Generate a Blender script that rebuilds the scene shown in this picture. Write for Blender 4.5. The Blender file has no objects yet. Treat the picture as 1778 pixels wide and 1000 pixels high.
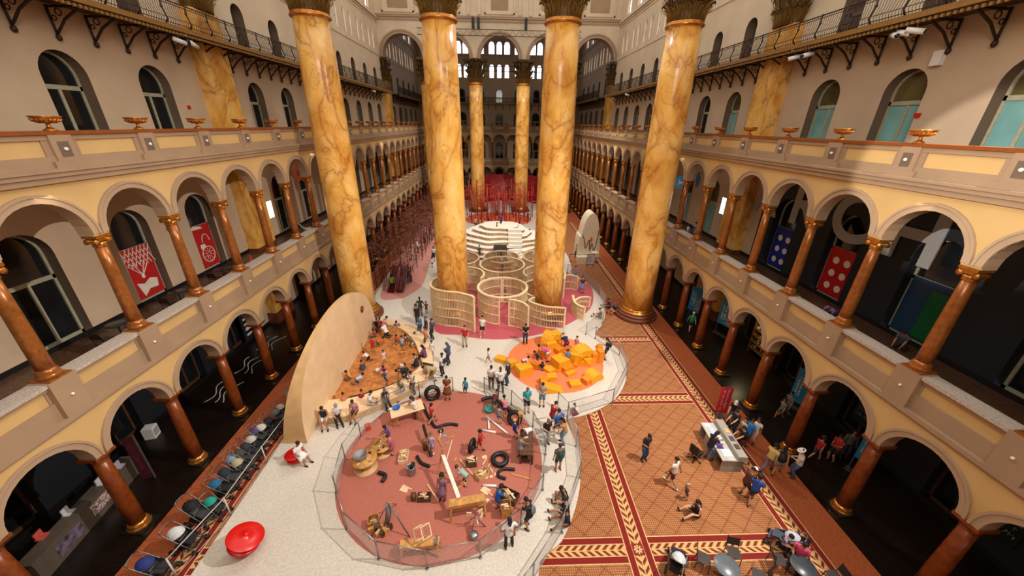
import bpy, math, random
from mathutils import Vector, Matrix
from math import pi, sin, cos, sqrt, radians
random.seed(11)
S = bpy.context.scene
col = S.collection
# ------------------------------------------------------------------ camera
F, PITCH, YAW, ROLL = 634.469, .4226, .0398, -.0158
CX, CZ = -.155, 15.0314
def ray(u, v):
    x = (u-889)/F; y = -(v-500)/F
    c, s = cos(ROLL), sin(ROLL); r = c*x+s*y; up = -s*x+c*y
    c, s = cos(PITCH), sin(PITCH); Y = c+s*up; Z = -s+c*up
    c, s = cos(YAW), sin(YAW)
    return Vector((c*r+s*Y, -s*r+c*Y, Z))
def at(u, v, z=0.):                      # the world point at height z seen at a pixel of the 1778x1000 photograph
    d = ray(u, v); return Vector((CX, 0, CZ))+d*((z-CZ)/d.z)
def atx(u, v, x):
    d = ray(u, v); return Vector((CX, 0, CZ))+d*((x-CX)/d.x)
def aty(u, v, y):
    d = ray(u, v); return Vector((CX, 0, CZ))+d*(y/d.y)
cam = bpy.data.cameras.new('camera'); co = bpy.data.objects.new('camera', cam); col.objects.link(co)
fw = ray(889, 500); rt = ray(889+F, 500)-fw; up = ray(889, 500-F)-fw
M = Matrix((rt.normalized(), up.normalized(), (-fw).normalized())).transposed().to_4x4()
M.translation = Vector((CX, 0, CZ)); co.matrix_world = M
cam.sensor_width = 36; cam.lens = F/1778*36; cam.clip_end = 300; cam.clip_start = .1
S.camera = co
# ------------------------------------------------------------------ light
S.view_settings.view_transform = 'Standard'; S.view_settings.look = 'None'
S.view_settings.gamma = 1; S.view_settings.use_curve_mapping = False
S.view_settings.exposure = 0.0
W = bpy.data.worlds.new('world'); S.world = W; W.use_nodes = True
bg = W.node_tree.nodes['Background']; bg.inputs[0].default_value = (1, .93, .85, 1); bg.inputs[1].default_value = 1.2
def lamp(kind, loc, aim, energy, color=(1, .85, .68), size=1., name='stage_light', **k):
    l = bpy.data.lights.new(name, kind); l.energy = energy; l.color = color
    if kind == 'AREA': l.size = size
    else: l.shadow_soft_size = size
    for a, b in k.items(): setattr(l, a, b)
    o = bpy.data.objects.new(name, l); col.objects.link(o); o.location = loc
    o.rotation_euler = (Vector(aim)-Vector(loc)).to_track_quat('-Z', 'Y').to_euler()
    return o
lamp('SPOT', (15.6, 8.5, 23.5), (-3, 17, 0), 25000, (1, .95, .89), .14, 'balcony_spotlight', spot_size=radians(88), spot_blend=.7)
lamp('SPOT', (5, 33, 30), (0, 15, 0), 8000, (1, .95, .88), .15, 'ceiling_spotlight', spot_size=radians(80), spot_blend=.7)
lamp('AREA', (0, -1, 25), (0, 34, 11), 2600, (1, .92, .82), 9, 'near_end_window_daylight')  # added fill lamp behind the view, brightens the column faces
lamp('SPOT', (8, 40, 30), (0, 60, 0), 24000, (1, .94, .86), .4, 'ceiling_spotlight', spot_size=radians(90), spot_blend=.7)
lamp('SPOT', (-8, -.5, 19), (14.4, 11.2, 14.0), 26000, (1, .95, .88), .1, 'ceiling_spotlight', spot_size=radians(15), spot_blend=.25)

# ------------------------------------------------------------------ materials
def srgb(h):
    if isinstance(h, str): h = [int(h[i:i+2], 16)/255 for i in (0, 2, 4)]
    return [x/12.92 if x <= .04045 else ((x+.055)/1.055)**2.4 for x in h]
MATS = {}
class N:                                  # tiny node helper
    def __init__(s, m): s.t = m.node_tree; s.n = s.t.nodes; s.l = s.t.links
    def new(s, typ, **k):
        n = s.n.new(typ)
        for a, b in k.items(): setattr(n, a, b)
        return n
    def put(s, sock, v):
        if isinstance(v, bpy.types.NodeSocket): s.l.new(v, sock)
        else: sock.default_value = v
    def math(s, op, a, b=0.):
        n = s.new('ShaderNodeMath', operation=op); s.put(n.inputs[0], a); s.put(n.inputs[1], b); return n.outputs[0]
    def mix(s, f, a, b):
        n = s.new('ShaderNodeMix', data_type='RGBA'); s.put(n.inputs[0], f)
        s.put(n.inputs[6], (*a, 1) if isinstance(a, (list, tuple)) and len(a) == 3 else a)
        s.put(n.inputs[7], (*b, 1) if isinstance(b, (list, tuple)) and len(b) == 3 else b); return n.outputs[2]
    def pos(s):
        g = s.new('ShaderNodeNewGeometry'); x = s.new('ShaderNodeSeparateXYZ'); s.l.new(g.outputs[0], x.inputs[0]); return g.outputs[0], x.outputs
    def noise(s, vec, scale, detail=3, dist=0.):
        n = s.new('ShaderNodeTexNoise'); s.put(n.inputs['Vector'], vec); n.inputs['Scale'].default_value = scale
        n.inputs['Detail'].default_value = detail; n.inputs['Distortion'].default_value = dist; return n.outputs[0]
    def ramp(s, f, stops):
        n = s.new('ShaderNodeValToRGB'); s.put(n.inputs[0], f); e = n.color_ramp.elements
        while len(e) < len(stops): e.new(.5)
        for i, (p, c) in enumerate(stops): e[i].position = p; e[i].color = (*c, 1) if not isinstance(c, (int, float)) else (c, c, c, 1)
        return n.outputs[0]
def mat(name, c, rough=.6, metal=0., var=.08, scale=6., emit=0., alpha=None, spec=.5):
    if name in MATS: return MATS[name]
    m = bpy.data.materials.new(name); m.use_nodes = True; h = N(m); b = h.n['Principled BSDF']
    c = srgb(c) if isinstance(c, str) else list(c)
    b.inputs['Roughness'].default_value = rough; b.inputs['Metallic'].default_value = metal
    b.inputs['Specular IOR Level'].default_value = spec
    if var:
        tc = h.new('ShaderNodeTexCoord')
        f = h.noise(tc.outputs['Object'], scale, 2)
        lo = [x*(1-var*1.6) for x in c]; hi = [min(1, x*(1+var)) for x in c]
        h.put(b.inputs['Base Color'], h.ramp(f, [(.3, lo), (.7, hi)]))
    else: b.inputs['Base Color'].default_value = (*c, 1)
    if emit:
        b.inputs['Emission Color'].default_value = (*c, 1); b.inputs['Emission Strength'].default_value = emit
    if alpha is not None: b.inputs['Alpha'].default_value = alpha
    MATS[name] = m; return m
def marble():
    m = bpy.data.materials.new('yellow_marble'); m.use_nodes = True; h = N(m); b = h.n['Principled BSDF']
    p, _ = h.pos(); mp = h.new('ShaderNodeMapping'); h.put(mp.inputs[0], p); mp.inputs['Scale'].default_value = (1, 1, .62)
    mp.inputs['Rotation'].default_value = (.5, .35, 0); v = mp.outputs[0]
    n1 = h.noise(v, .42, 7, .8); vein = h.math('ABSOLUTE', h.math('SUBTRACT', n1, .5))
    v1 = h.ramp(vein, [(0, .8), (.006, .5), (.025, .25), (.11, 0.)])
    n2 = h.noise(v, .9, 8, .9); vein2 = h.math('ABSOLUTE', h.math('SUBTRACT', n2, .47))
    v2 = h.ramp(h.math('MULTIPLY', vein2, h.math('ADD', .6, h.math('MULTIPLY', h.noise(v, .4, 2), 2.))), [(0, .55), (.005, .3), (.03, 0.)])
    base = h.ramp(h.noise(v, .8, 3, .6), [(.3, srgb('d8963c')), (.5, srgb('f0b85c')), (.7, srgb('f9cc80'))])
    c = h.mix(v2, base, srgb('a85c22')); c = h.mix(v1, c, srgb('a0561f'))
    h.put(b.inputs['Base Color'], c); b.inputs['Roughness'].default_value = .22
    MATS['marble'] = m; return m
marble()
M_CREAM = mat('cream_wall_paint', 'caa66c', .75, var=.05, scale=.6)
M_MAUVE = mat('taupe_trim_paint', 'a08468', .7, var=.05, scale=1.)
M_TRIM = mat('arch_trim_paint', 'a98e72', .65, var=.05, scale=1.)
M_WALL = mat('grey_mauve_wall_paint', 'c6ac90', .8, var=.06, scale=.5)
M_UPPER = mat('pale_wall_paint', 'd6c2a6', .8, var=.06, scale=.5)
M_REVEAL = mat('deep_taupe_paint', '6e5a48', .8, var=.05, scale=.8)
M_COPING = mat('stone_coping', 'b5a79a', .6, var=.15, scale=14.)
M_RAIL = mat('varnished_rail', '8a4a20', .35)
M_BRONZE = mat('bronze_column_paint', 'a0602a', .3, metal=.35, var=.18, scale=5.)
M_BROWN = mat('russet_column_paint', '7f3c14', .33, metal=.15, var=.18, scale=5.)
M_GOLD = mat('gold_leaf', 'c8843a', .25, metal=.75, var=.2, scale=9.)
M_DKGOLD = mat('aged_gilding', '5c4422', .45, metal=.5, var=.55, scale=11.)
M_IRON = mat('brown_cast_iron', '3c2a1a', .5, metal=.3, var=.2)
M_DARK = mat('black_paint', '0e0c0c', .5)
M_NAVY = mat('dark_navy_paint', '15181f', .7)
M_SLABC = mat('gallery_ceiling_paint', '5c4636', .8)
M_PORPH = mat('red_stone', '6d3826', .35, var=.25, scale=7)
M_PLY = mat('pale_plywood', 'e4c49a', .55, var=.05, scale=1.5)
M_PLY2 = mat('warm_plywood', 'd0a874', .55, var=.08, scale=2.)
M_WOOD = mat('pine_wood', 'c68f4c', .5, var=.2, scale=5.)
M_DWOOD = mat('dark_wood', '5a3a22', .6, var=.3, scale=6.)
M_WHITE = mat('white_plastic', 'e6e2dc', .4, var=.03)
M_BLACK = mat('black_rubber', '141415', .5, var=.3, scale=10)
M_GREY = mat('grey_metal', '77777a', .35, metal=.7)
M_STEEL = mat('galvanised_steel', '9a9a9c', .35, metal=.8)
M_RED = mat('glossy_red', 'd01210', .3, var=.03)
M_DGLASS = mat('dark_glass', '1a1c1e', .08, var=.2, scale=.7)
M_TEAL = mat('teal_glass', '7fb2b0', .15, var=.15, scale=.8)
M_FRAME = mat('sage_door_frame', 'a9a489', .5)
def floor_mats():
    # dark gallery tiles
    m = bpy.data.materials.new('dark_gallery_tiles'); m.use_nodes = True; h = N(m); b = h.n['Principled BSDF']
    p, x = h.pos(); br = h.new('ShaderNodeTexBrick'); h.put(br.inputs['Vector'], p)
    br.inputs['Scale'].default_value = 3.2; br.inputs['Mortar Size'].default_value = .02
    for i, c in ((1, '20140e'), (2, '170e0a'), (3, '0e0906')): br.inputs[i].default_value = (*srgb(c), 1)
    h.put(b.inputs['Base Color'], br.outputs[0]); b.inputs['Roughness'].default_value = .28; MATS['tiles'] = m
    m = bpy.data.materials.new('brown_gallery_brick'); m.use_nodes = True; h = N(m); b = h.n['Principled BSDF']
    p, x = h.pos(); br = h.new('ShaderNodeTexBrick'); h.put(br.inputs['Vector'], p)
    br.inputs['Scale'].default_value = 4.5; br.inputs['Mortar Size'].default_value = .03
    for i, c in ((1, '6b4a34'), (2, '4d3324'), (3, '2e1d14')): br.inputs[i].default_value = (*srgb(c), 1)
    h.put(b.inputs['Base Color'], br.outputs[0]); b.inputs['Roughness'].default_value = .35; MATS['tiles2'] = m
    # plain carpet
    m = bpy.data.materials.new('rust_carpet'); m.use_nodes = True; h = N(m); b = h.n['Principled BSDF']
    p, x = h.pos()
    h.put(b.inputs['Base Color'], h.ramp(h.noise(p, 14, 4), [(.3, srgb('8a3f1a')), (.7, srgb('a65528'))])); b.inputs['Roughness'].default_value = .95
    MATS['carpet'] = m
    # lattice carpet field
    m = bpy.data.materials.new('lattice_carpet'); m.use_nodes = True; h = N(m); b = h.n['Principled BSDF']
    p, x = h.pos(); X, Y = x[0], x[1]
    def tri(e, per):                      # distance to the nearest line of a family
        return h.math('ABSOLUTE', h.math('SUBTRACT', h.math('FRACT', h.math('DIVIDE', e, per)), .5))
    a = h.math('ADD', X, h.math('MULTIPLY', Y, 1.12)); c = h.math('SUBTRACT', X, h.math('MULTIPLY', Y, 1.12))
    a2 = tri(a, .94); c2 = tri(c, .94)
    ln = h.math('MAXIMUM', h.ramp(a2, [(.0, 1.), (.014, 1.), (.02, 0.), (.045, 0.), (.05, .4), (.06, .4), (.066, 0.)]),
                h.ramp(c2, [(.0, 1.), (.014, 1.), (.02, 0.), (.045, 0.), (.05, .4), (.06, .4), (.066, 0.)]))
    s1 = tri(X, .085); s2 = tri(Y, .085); chk = h.math('GREATER_THAN', h.math('MULTIPLY', s1, s2), .055)
    base = h.mix(chk, srgb('84492a'), srgb('b58250'))
    base = h.mix(h.ramp(h.noise(p, 3, 2), [(.3, 0.), (.7, .5)]), base, srgb('985830'))
    h.put(b.inputs['Base Color'], h.mix(ln, base, srgb('682e17'))); b.inputs['Roughness'].default_value = .95; MATS['lattice'] = m
    # chevron strips, along y or along x
    for nm, ax in (('chevron_y', 1), ('chevron_x', 0)):
        m = bpy.data.materials.new('leaf_chevron_'+'xy'[ax]); m.use_nodes = True; h = N(m); b = h.n['Principled BSDF']
        tc = h.new('ShaderNodeTexCoord'); sx = h.new('ShaderNodeSeparateXYZ'); h.put(sx.inputs[0], tc.outputs['Object'])
        A, B = sx.outputs[ax], sx.outputs[1-ax]
        ab = h.math('ABSOLUTE', B); e = h.math('SUBTRACT', A, h.math('MULTIPLY', ab, 1.1))
        f = h.math('FRACT', h.math('DIVIDE', e, .30))
        leaf = h.math('MULTIPLY', h.math('LESS_THAN', f, .48), h.math('LESS_THAN', ab, .2))
        gap = h.math('GREATER_THAN', ab, .02)
        h.put(b.inputs['Base Color'], h.mix(h.math('MULTIPLY', leaf, gap), srgb('cf9f66'), srgb('6b2d16')))
        b.inputs['Roughness'].default_value = .95; MATS[nm] = m
    # pour-in-place rubber and sand
    for nm, c1, c2, sc in (('rose_rubber', 'a3594a', 'b8705e', 30), ('pink_rubber', 'b34a54', 'c05a62', 22), ('coral_rubber', 'dd7444', 'ea8654', 30),
                           ('pale_pink_path', 'bd7d70', 'c98c80', 18), ('sand', 'a0612c', 'c27d40', 3.), ('cream_floor', 'c4baab', 'd3cabd', 12), ('beige_floor', 'c6ac8c', 'd3bb9c', 16)):
        m = bpy.data.materials.new(nm); m.use_nodes = True; h = N(m); b = h.n['Principled BSDF']; p, x = h.pos()
        h.put(b.inputs['Base Color'], h.ramp(h.noise(p, sc, 5), [(.35, srgb(c1)), (.65, srgb(c2))])); b.inputs['Roughness'].default_value = .85
        MATS[nm] = m
floor_mats()

# ------------------------------------------------------------------ mesh helpers
class MB:
    def __init__(s): s.v = []; s.f = []; s.mi = []; s.m = 0; s.sm = []
    def add(s, vs, fs, smooth=False):
        k = len(s.v); s.v += [tuple(a) for a in vs]
        for f in fs: s.f.append([k+i for i in f]); s.mi.append(s.m); s.sm.append(smooth)
        return s
    def box(s, lo, hi, rz=0, piv=None):
        (a, b, c), (d, e, f) = lo, hi
        vs = [(x, y, z) for z in (c, f) for y in (b, e) for x in (a, d)]
        if rz:
            px, py = piv if piv else ((a+d)/2, (b+e)/2); C, Q = cos(rz), sin(rz)
            vs = [(px+C*(x-px)-Q*(y-py), py+Q*(x-px)+C*(y-py), z) for x, y, z in vs]
        return s.add(vs, [(0, 2, 3, 1), (4, 5, 7, 6), (0, 1, 5, 4), (2, 6, 7, 3), (0, 4, 6, 2), (1, 3, 7, 5)])
    def beam(s, p0, p1, w, h=None):       # rectangular bar between two points
        h = h or w; p0 = Vector(p0); p1 = Vector(p1); d = (p1-p0).normalized()
        a = d.cross(Vector((0, 0, 1)));  a = a.normalized() if a.length > 1e-4 else Vector((1, 0, 0)); b = a.cross(d)
        vs = [p+a*(i*w/2)+b*(j*h/2) for p in (p0, p1) for i, j in ((-1, -1), (1, -1), (1, 1), (-1, 1))]
        return s.add(vs, [(3, 2, 1, 0), (4, 5, 6, 7), (0, 1, 5, 4), (1, 2, 6, 5), (2, 3, 7, 6), (3, 0, 4, 7)])
    def tube(s, pts, r, n=8, caps=True, closed=False, smooth=True):
        pts = [Vector(p) for p in pts]; R = r if isinstance(r, (list, tuple)) else [r]*len(pts); L = len(pts); vs = []; fs = []
        ref = None
        for i, p in enumerate(pts):
            if closed: d = pts[(i+1) % L]-pts[i-1]
            else: d = pts[min(i+1, L-1)]-pts[max(i-1, 0)]
            if d.length < 1e-9: d = Vector((0, 0, 1))
            d.normalize()
            if ref is None:
                ref = d.cross(Vector((0, 0, 1)))
                if ref.length < 1e-3: ref = Vector((1, 0, 0))
            ref = (ref-d*ref.dot(d)); ref = ref.normalized() if ref.length > 1e-6 else d.orthogonal().normalized()
            b = d.cross(ref)
            for k in range(n): t = 2*pi*k/n; vs.append(p+ref*(R[i]*cos(t))+b*(R[i]*sin(t)))
        for i in range(L if closed else L-1):
            j = (i+1) % L
            for k in range(n): fs.append((i*n+k, i*n+(k+1) % n, j*n+(k+1) % n, j*n+k))
        if caps and not closed: fs.append(tuple(range(n))[::-1]); fs.append(tuple((L-1)*n+k for k in range(n)))
        return s.add(vs, fs, smooth)
    def cyl(s, c, r, z0, z1, n=24, r1=None): return s.tube([(c[0], c[1], z0), (c[0], c[1], z1)], [r, r if r1 is None else r1], n)
    def lathe(s, prof, c=(0, 0, 0), n=32, smooth=True, a0=0, sq=None):
        vs = []; fs = []; L = len(prof)
        for r, z in prof:
            for k in range(n): t = a0+2*pi*k/n; vs.append((c[0]+r*cos(t), c[1]+r*sin(t), c[2]+z))
        for i in range(L-1):
            for k in range(n): fs.append((i*n+k, i*n+(k+1) % n, (i+1)*n+(k+1) % n, (i+1)*n+k))
        if prof[0][0] > 1e-4: fs.append(tuple(range(n))[::-1])
        if prof[-1][0] > 1e-4: fs.append(tuple((L-1)*n+k for k in range(n)))
        return s.add(vs, fs, smooth)
    def prism(s, poly, z0, z1):           # xy outline pulled up
        n = len(poly); vs = [(p[0], p[1], z0) for p in poly]+[(p[0], p[1], z1) for p in poly]
        return s.add(vs, [tuple(range(n))[::-1], tuple(range(n, 2*n))]+[(i, (i+1) % n, n+(i+1) % n, n+i) for i in range(n)])
    def ell(s, c, r, n=10, m=7, M3=None):
        vs = []; fs = []
        for i in range(m+1):
            a = pi*i/m
            for k in range(n):
                t = 2*pi*k/n; p = Vector((r[0]*sin(a)*cos(t), r[1]*sin(a)*sin(t), r[2]*cos(a)))
                if M3 is not None: p = M3 @ p
                vs.append(Vector(c)+p)
        for i in range(m):
            for k in range(n): fs.append((i*n+k, (i+1)*n+k, (i+1)*n+(k+1) % n, i*n+(k+1) % n))
        return s.add(vs, fs, True)
    def mesh(s, name, mats):
        me = bpy.data.meshes.new(name); me.from_pydata(s.v, [], s.f)
        for m in (mats if isinstance(mats, (list, tuple)) else [mats]): me.materials.append(MATS[m] if isinstance(m, str) else m)
        me.polygons.foreach_set('material_index', s.mi); me.polygons.foreach_set('use_smooth', s.sm); me.update(); return me
    def build(s, name, mats, parent=None, loc=None, rz=0):
        o = bpy.data.objects.new(name, s.mesh(name, mats)); col.objects.link(o)
        if loc is not None: o.location = loc
        if rz: o.rotation_euler.z = rz
        if parent: o.parent = parent
        return o
def tag(o, label=None, cat=None, group=None, kind=None):
    if label: o['label'] = label
    if cat: o['category'] = cat
    if group: o['group'] = group
    if kind: o['kind'] = kind
    return o
def struct(o): o['kind'] = 'structure'; return o
def empty(name, loc=(0, 0, 0), rz=0, label=None, cat=None, group=None):
    o = bpy.data.objects.new(name, None); col.objects.link(o); o.location = loc; o.rotation_euler.z = rz; o.empty_display_size = .2
    return tag(o, label, cat, group)
def dup(o, loc=None, rz=None, label=None, scale=None, parent=None, top=True):
    c = o.copy(); col.objects.link(c)
    if parent: c.parent = parent
    for ch in KIDS(o): dup(ch, parent=c, top=False)
    if top:
        if loc is not None: c.location = loc
        if rz is not None: c.rotation_euler.z = rz
        if label: c['label'] = label
        if scale: c.scale = (scale,)*3 if isinstance(scale, (int, float)) else scale
    return c
def KIDS(o): return KID.get(o.name) or list(o.children)
KID = {}
ORD = ['nearest', 'second', 'third', 'fourth', 'fifth', 'sixth', 'seventh', 'eighth', 'ninth', 'tenth', 'eleventh', 'twelfth', 'thirteenth', 'fourteenth', 'fifteenth', 'sixteenth',
       'seventeenth', 'eighteenth', 'nineteenth', 'twentieth', 'twenty-first', 'twenty-second', 'twenty-third', 'twenty-fourth', 'twenty-fifth', 'twenty-sixth', 'twenty-seventh', 'twenty-eighth']
# ================================================================== the hall
B = 3.15; AX = 14.35; WX = 18.7; Y0 = 10.04
ROW1, ROW2 = 27.7, 68.4; YE = 93.3; YW = 97.4; YN = -1.2
def mapL(s, t, z): return (-AX-t, s, z)
def mapR(s, t, z): return (AX+t, s, z)
def mapE(s, t, z): return (s, YE+t, z)
def bmapL(s, t, z): return (-WX-t, s, z)
def bmapR(s, t, z): return (WX+t, s, z)
def bmapE(s, t, z): return (s, YW+t, z)
def map2(s, t, z): return (s, ROW2-.75+t, z)
def arch_wall(mb, f, s0, s1, z0, z1, ops, th, n=14, wm=0, rm=1):
    """wall strip with arched openings (centre, radius, sill, springing, [extra stilt])"""
    ops = sorted(ops); cur = s0
    def quad(a, b, c, d): mb.add([a, b, c, d], [(0, 1, 2, 3)])
    def both(sa, za0, za1, sb, zb0, zb1):
        mb.m = wm
        for t in (0, th): quad(f(sa, t, za0), f(sb, t, zb0), f(sb, t, zb1), f(sa, t, za1))
    for c, r, sill, spr in ops:
        both(cur, z0, z1, c-r, z0, z1)
        if sill > z0+1e-4: both(c-r, z0, sill, c+r, z0, sill); mb.m = rm; quad(f(c-r, 0, sill), f(c+r, 0, sill), f(c+r, th, sill), f(c-r, th, sill))
        mb.m = rm
        for e in (-r, r): quad(f(c+e, 0, sill), f(c+e, th, sill), f(c+e, th, spr), f(c+e, 0, spr))
        ps = [(c-r*cos(pi*k/n), spr+r*sin(pi*k/n)) for k in range(n+1)]
        for (a, za), (b, zb) in zip(ps, ps[1:]):
            both(a, za, z1, b, zb, z1); mb.m = rm; quad(f(a, 0, za), f(b, 0, zb), f(b, th, zb), f(a, th, za))
        cur = c+r
    both(cur, z0, z1, s1, z0, z1)
    for z in (z0, z1): mb.m = wm; 
    quad(f(s0, 0, z1), f(s1, 0, z1), f(s1, th, z1), f(s0, th, z1))
    mb.m = 0
def ring(mb, f, c, spr, r0, r1, t0, t1, n=16):
    for k in range(n):
        a, b = pi*k/n, pi*(k+1)/n
        P = lambda r, a, t: f(c-r*cos(a), t, spr+r*sin(a))
        mb.add([P(r0, a, t1), P(r0, b, t1), P(r1, b, t1), P(r1, a, t1), P(r0, a, t0), P(r0, b, t0), P(r1, b, t0), P(r1, a, t0)],
               [(0, 1, 2, 3), (3, 2, 6, 7), (0, 4, 5, 1)])
def band(mb, f, s0, s1, z0, z1, t0, t1):  # box in wall coordinates
    vs = [f(s, t, z) for z in (z0, z1) for t in (t0, t1) for s in (s0, s1)]
    mb.add(vs, [(0, 2, 3, 1), (4, 5, 7, 6), (0, 1, 5, 4), (2, 6, 7, 3), (0, 4, 6, 2), (1, 3, 7, 5)])
# column positions along the sides: Y0 + k*B
KS = list(range(-4, 27)); YS = [Y0+B*k for k in KS]          # -2.56 .. 91.94
BE = 3.2; XS = [-4.5*BE+BE*k for k in range(10)]             # end wall piers, nine arches
SIDES = (('left', mapL, bmapL, -1), ('right', mapR, bmapR, 1))
trimno = 0
def trim(mb, m=M_TRIM):
    global trimno; trimno += 1; return struct(mb.build('trim_%d' % trimno, m))
def parapets(f, s0, s1, cols, bay):
    # second floor dado: panel, coping, pedestals;   third floor parapet: panel, rail, mouldings
    p = MB(); m = MB()
    p.m = 0; band(p, f, s0, s1, 5.95, 7.22, .12, .42)
    p.m = 1; band(p, f, s0, s1, 6.0, 6.62, .04, .13); band(p, f, s0, s1, 7.1, 7.24, .02, .13)
    band(p, f, s0, s1, 5.86, 6.02, -.12, .13); band(p, f, s0, s1, 5.76, 5.87, -.05, .13)
    p.m = 2; band(p, f, s0, s1, 7.24, 7.36, -.08, .52)
    p.m = 3
    for c in cols:
        p.m = 1; band(p, f, c-.40, c+.40, 6.02, 7.37, -.12, .55); band(p, f, c-.47, c+.47, 6.62, 7.24, .09, .15)
        p.m = 4; x = f(c, -.15, 6.7); p.ell(x, (.05, .05, .05), 8, 5)
    p.m = 1; band(p, f, s0, s1, 13.1, 13.28, -.16, .3); band(p, f, s0, s1, 13.28, 13.42, -.24, .3); band(p, f, s0, s1, 13.42, 13.52, -.3, .3)
    band(p, f, s0, s1, 13.52, 13.86, -.04, .3); band(p, f, s0, s1, 14.34, 14.5, -.02, .3)
    p.m = 0; band(p, f, s0, s1, 13.86, 14.36, .05, .28)
    p.m = 3; band(p, f, s0, s1, 14.5, 14.61, -.1, .36)
    for c in cols:
        p.m = 1; band(p, f, c-.34, c+.34, 13.52, 14.5, -.09, .32); band(p, f, c-.5, c+.5, 13.52, 13.72, -.14, .32)
        band(p, f, c-.52, c+.52, 13.86, 14.36, .0, .05)
        p.m = 5; band(p, f, c-.17, c+.17, 13.84, 14.3, -.1, -.085)
        p.m = 4; p.ell(f(c, -.12, 14.07), (.06, .06, .06), 8, 5)
    return struct(p.build('trim_%d' % (trimno+1), [M_CREAM, M_MAUVE, M_COPING, M_RAIL, M_WHITE, M_REVEAL]))
DOORP = 4.52
DY1 = [ROW1+DOORP*k for k in (-5, -4, -3, -2, -1)]+[ROW1+DOORP*k for k in range(1, 9)]+[ROW2+DOORP*k for k in range(1, 6)]
DX = [-13.2, -8.8, -4.4, 0, 4.4, 8.8, 13.2]
doorno = 0; winno = 0
def door(f, c, r, z0, spr, depth, glass, frame=M_FRAME, leaf=True, tr=1.12, top_glass=None):
    """glazed arched door set back in its recess"""
    global doorno; doorno += 1
    o = MB(); n = 12; t = depth
    o.m = 0
    band(o, f, c-r, c-r+.1, z0, spr, t-.06, t+.04); band(o, f, c+r-.1, c+r, z0, spr, t-.06, t+.04)
    band(o, f, c-r, c+r, spr-tr, spr-tr+.18, t-.06, t+.04); band(o, f, c-r, c+r, z0, z0+.16, t-.06, t+.04)
    if leaf: band(o, f, c-.06, c+.06, z0, spr-tr+.1, t-.05, t+.04)
    ring(o, f, c, spr, r-.1, r, t+.04, t-.06, 12)
    top = struct(o.build('door_%d' % doorno, frame))
    zt = spr-tr+.1
    g = MB(); pts = [f(c-r, t, zt), f(c+r, t, zt)]+[f(c+r*cos(pi*k/n), t, spr+r*sin(pi*k/n)) for k in range(n+1)]
    g.add(pts, [tuple(range(len(pts)))]); g.build('fanlight_pane', top_glass or M_FAN if glass is M_TEAL else glass, top)
    g = MB(); g.add([f(c-r, t, z0), f(c+r, t, z0), f(c+r, t, zt), f(c-r, t, zt)], [(0, 1, 2, 3)]); g.build('pane', glass, top)
    return top
M_FAN = mat('olive_fanlight_glass', '5c5230', .15, var=.3, scale=.9)
def column_proto(kind):
    e = empty(kind+'_column'); KID
    if kind == 'doric':
        b = MB(); b.m = 1; b.box((-.5, -.5, 0), (.5, .5, .07)); b.m = 0
        b.lathe([(.46, .07), (.47, .12), (.44, .17), (.40, .2), (.42, .24), (.38, .3), (.335, .36)]); b.build('base', [M_GOLD, M_DARK], e)
        s = MB(); s.lathe([(.32, .34), (.315, 1.4), (.295, 2.6), (.265, 3.64)]); s.build('shaft', M_BROWN, e)
        c = MB(); c.lathe([(.265, 3.62), (.30, 3.66), (.28, 3.7), (.28, 3.78), (.33, 3.83), (.38, 3.9)]); c.box((-.42, -.42, 3.9), (.42, .42, 4.03)); c.build('capital', M_BROWN, e)
    else:
        b = MB(); b.box((-.37, -.37, 0), (.37, .37, .06)); b.lathe([(.34, .06), (.35, .12), (.32, .17), (.3, .2), (.315, .25), (.285, .3), (.255, .36)]); b.build('base', M_BRONZE, e)
        s = MB(); s.lathe([(.25, .34), (.245, 1.2), (.225, 2.4), (.2, 3.3)]); s.build('shaft', M_BRONZE, e)
        c = MB(); c.lathe([(.2, 3.28), (.24, 3.33), (.22, 3.37), (.26, 3.46)]); c.box((-.3, -.3, 3.63), (.3, .3, 3.73)); c.box((-.25, -.2, 3.5), (.25, .2, 3.63))
        for sx in (-1, 1):
            c.tube([(sx*.25, -.24, 3.5), (sx*.25, -.1, 3.5), (sx*.25, .1, 3.5), (sx*.25, .24, 3.5)], [.105, .07, .07, .105], 12)
            for sy in (-1, 1): c.tube([(sx*.25+.05*cos(a)*(1-a/14), sy*.25, 3.5+.05*sin(a)*(1-a/14)) for a in [k*.8 for k in range(12)]], .018, 5)
        c.build('capital', M_GOLD, e)
    KID[e.name] = list(e.children); return e
PROTO = []
def proto_done(e): 
    KID[e.name] = [o for o in bpy.data.objects if o.parent == e]
    for o in KID[e.name]:
        k = [q for q in bpy.data.objects if q.parent == o]
        if k: KID[o.name] = k
    return e
doric = proto_done(column_proto('doric')); ionic = proto_done(column_proto('ionic'))
doric.name = 'doric_column'; ionic.name = 'ionic_column'
used = set()
def inst(pr, loc, rz, label, group=None, scale=None):
    """first use moves the proto itself, later uses copy it"""
    if pr.name not in used:
        used.add(pr.name); o = pr; o.location = loc; o.rotation_euler.z = rz; o['label'] = label
        if scale: o.scale = (scale,)*3 if isinstance(scale, (int, float)) else scale
    else: o = dup(pr, loc, rz, label, scale); 
    if group: o['group'] = group
    return o
tag(doric, cat='column'); tag(ionic, cat='column')
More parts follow.
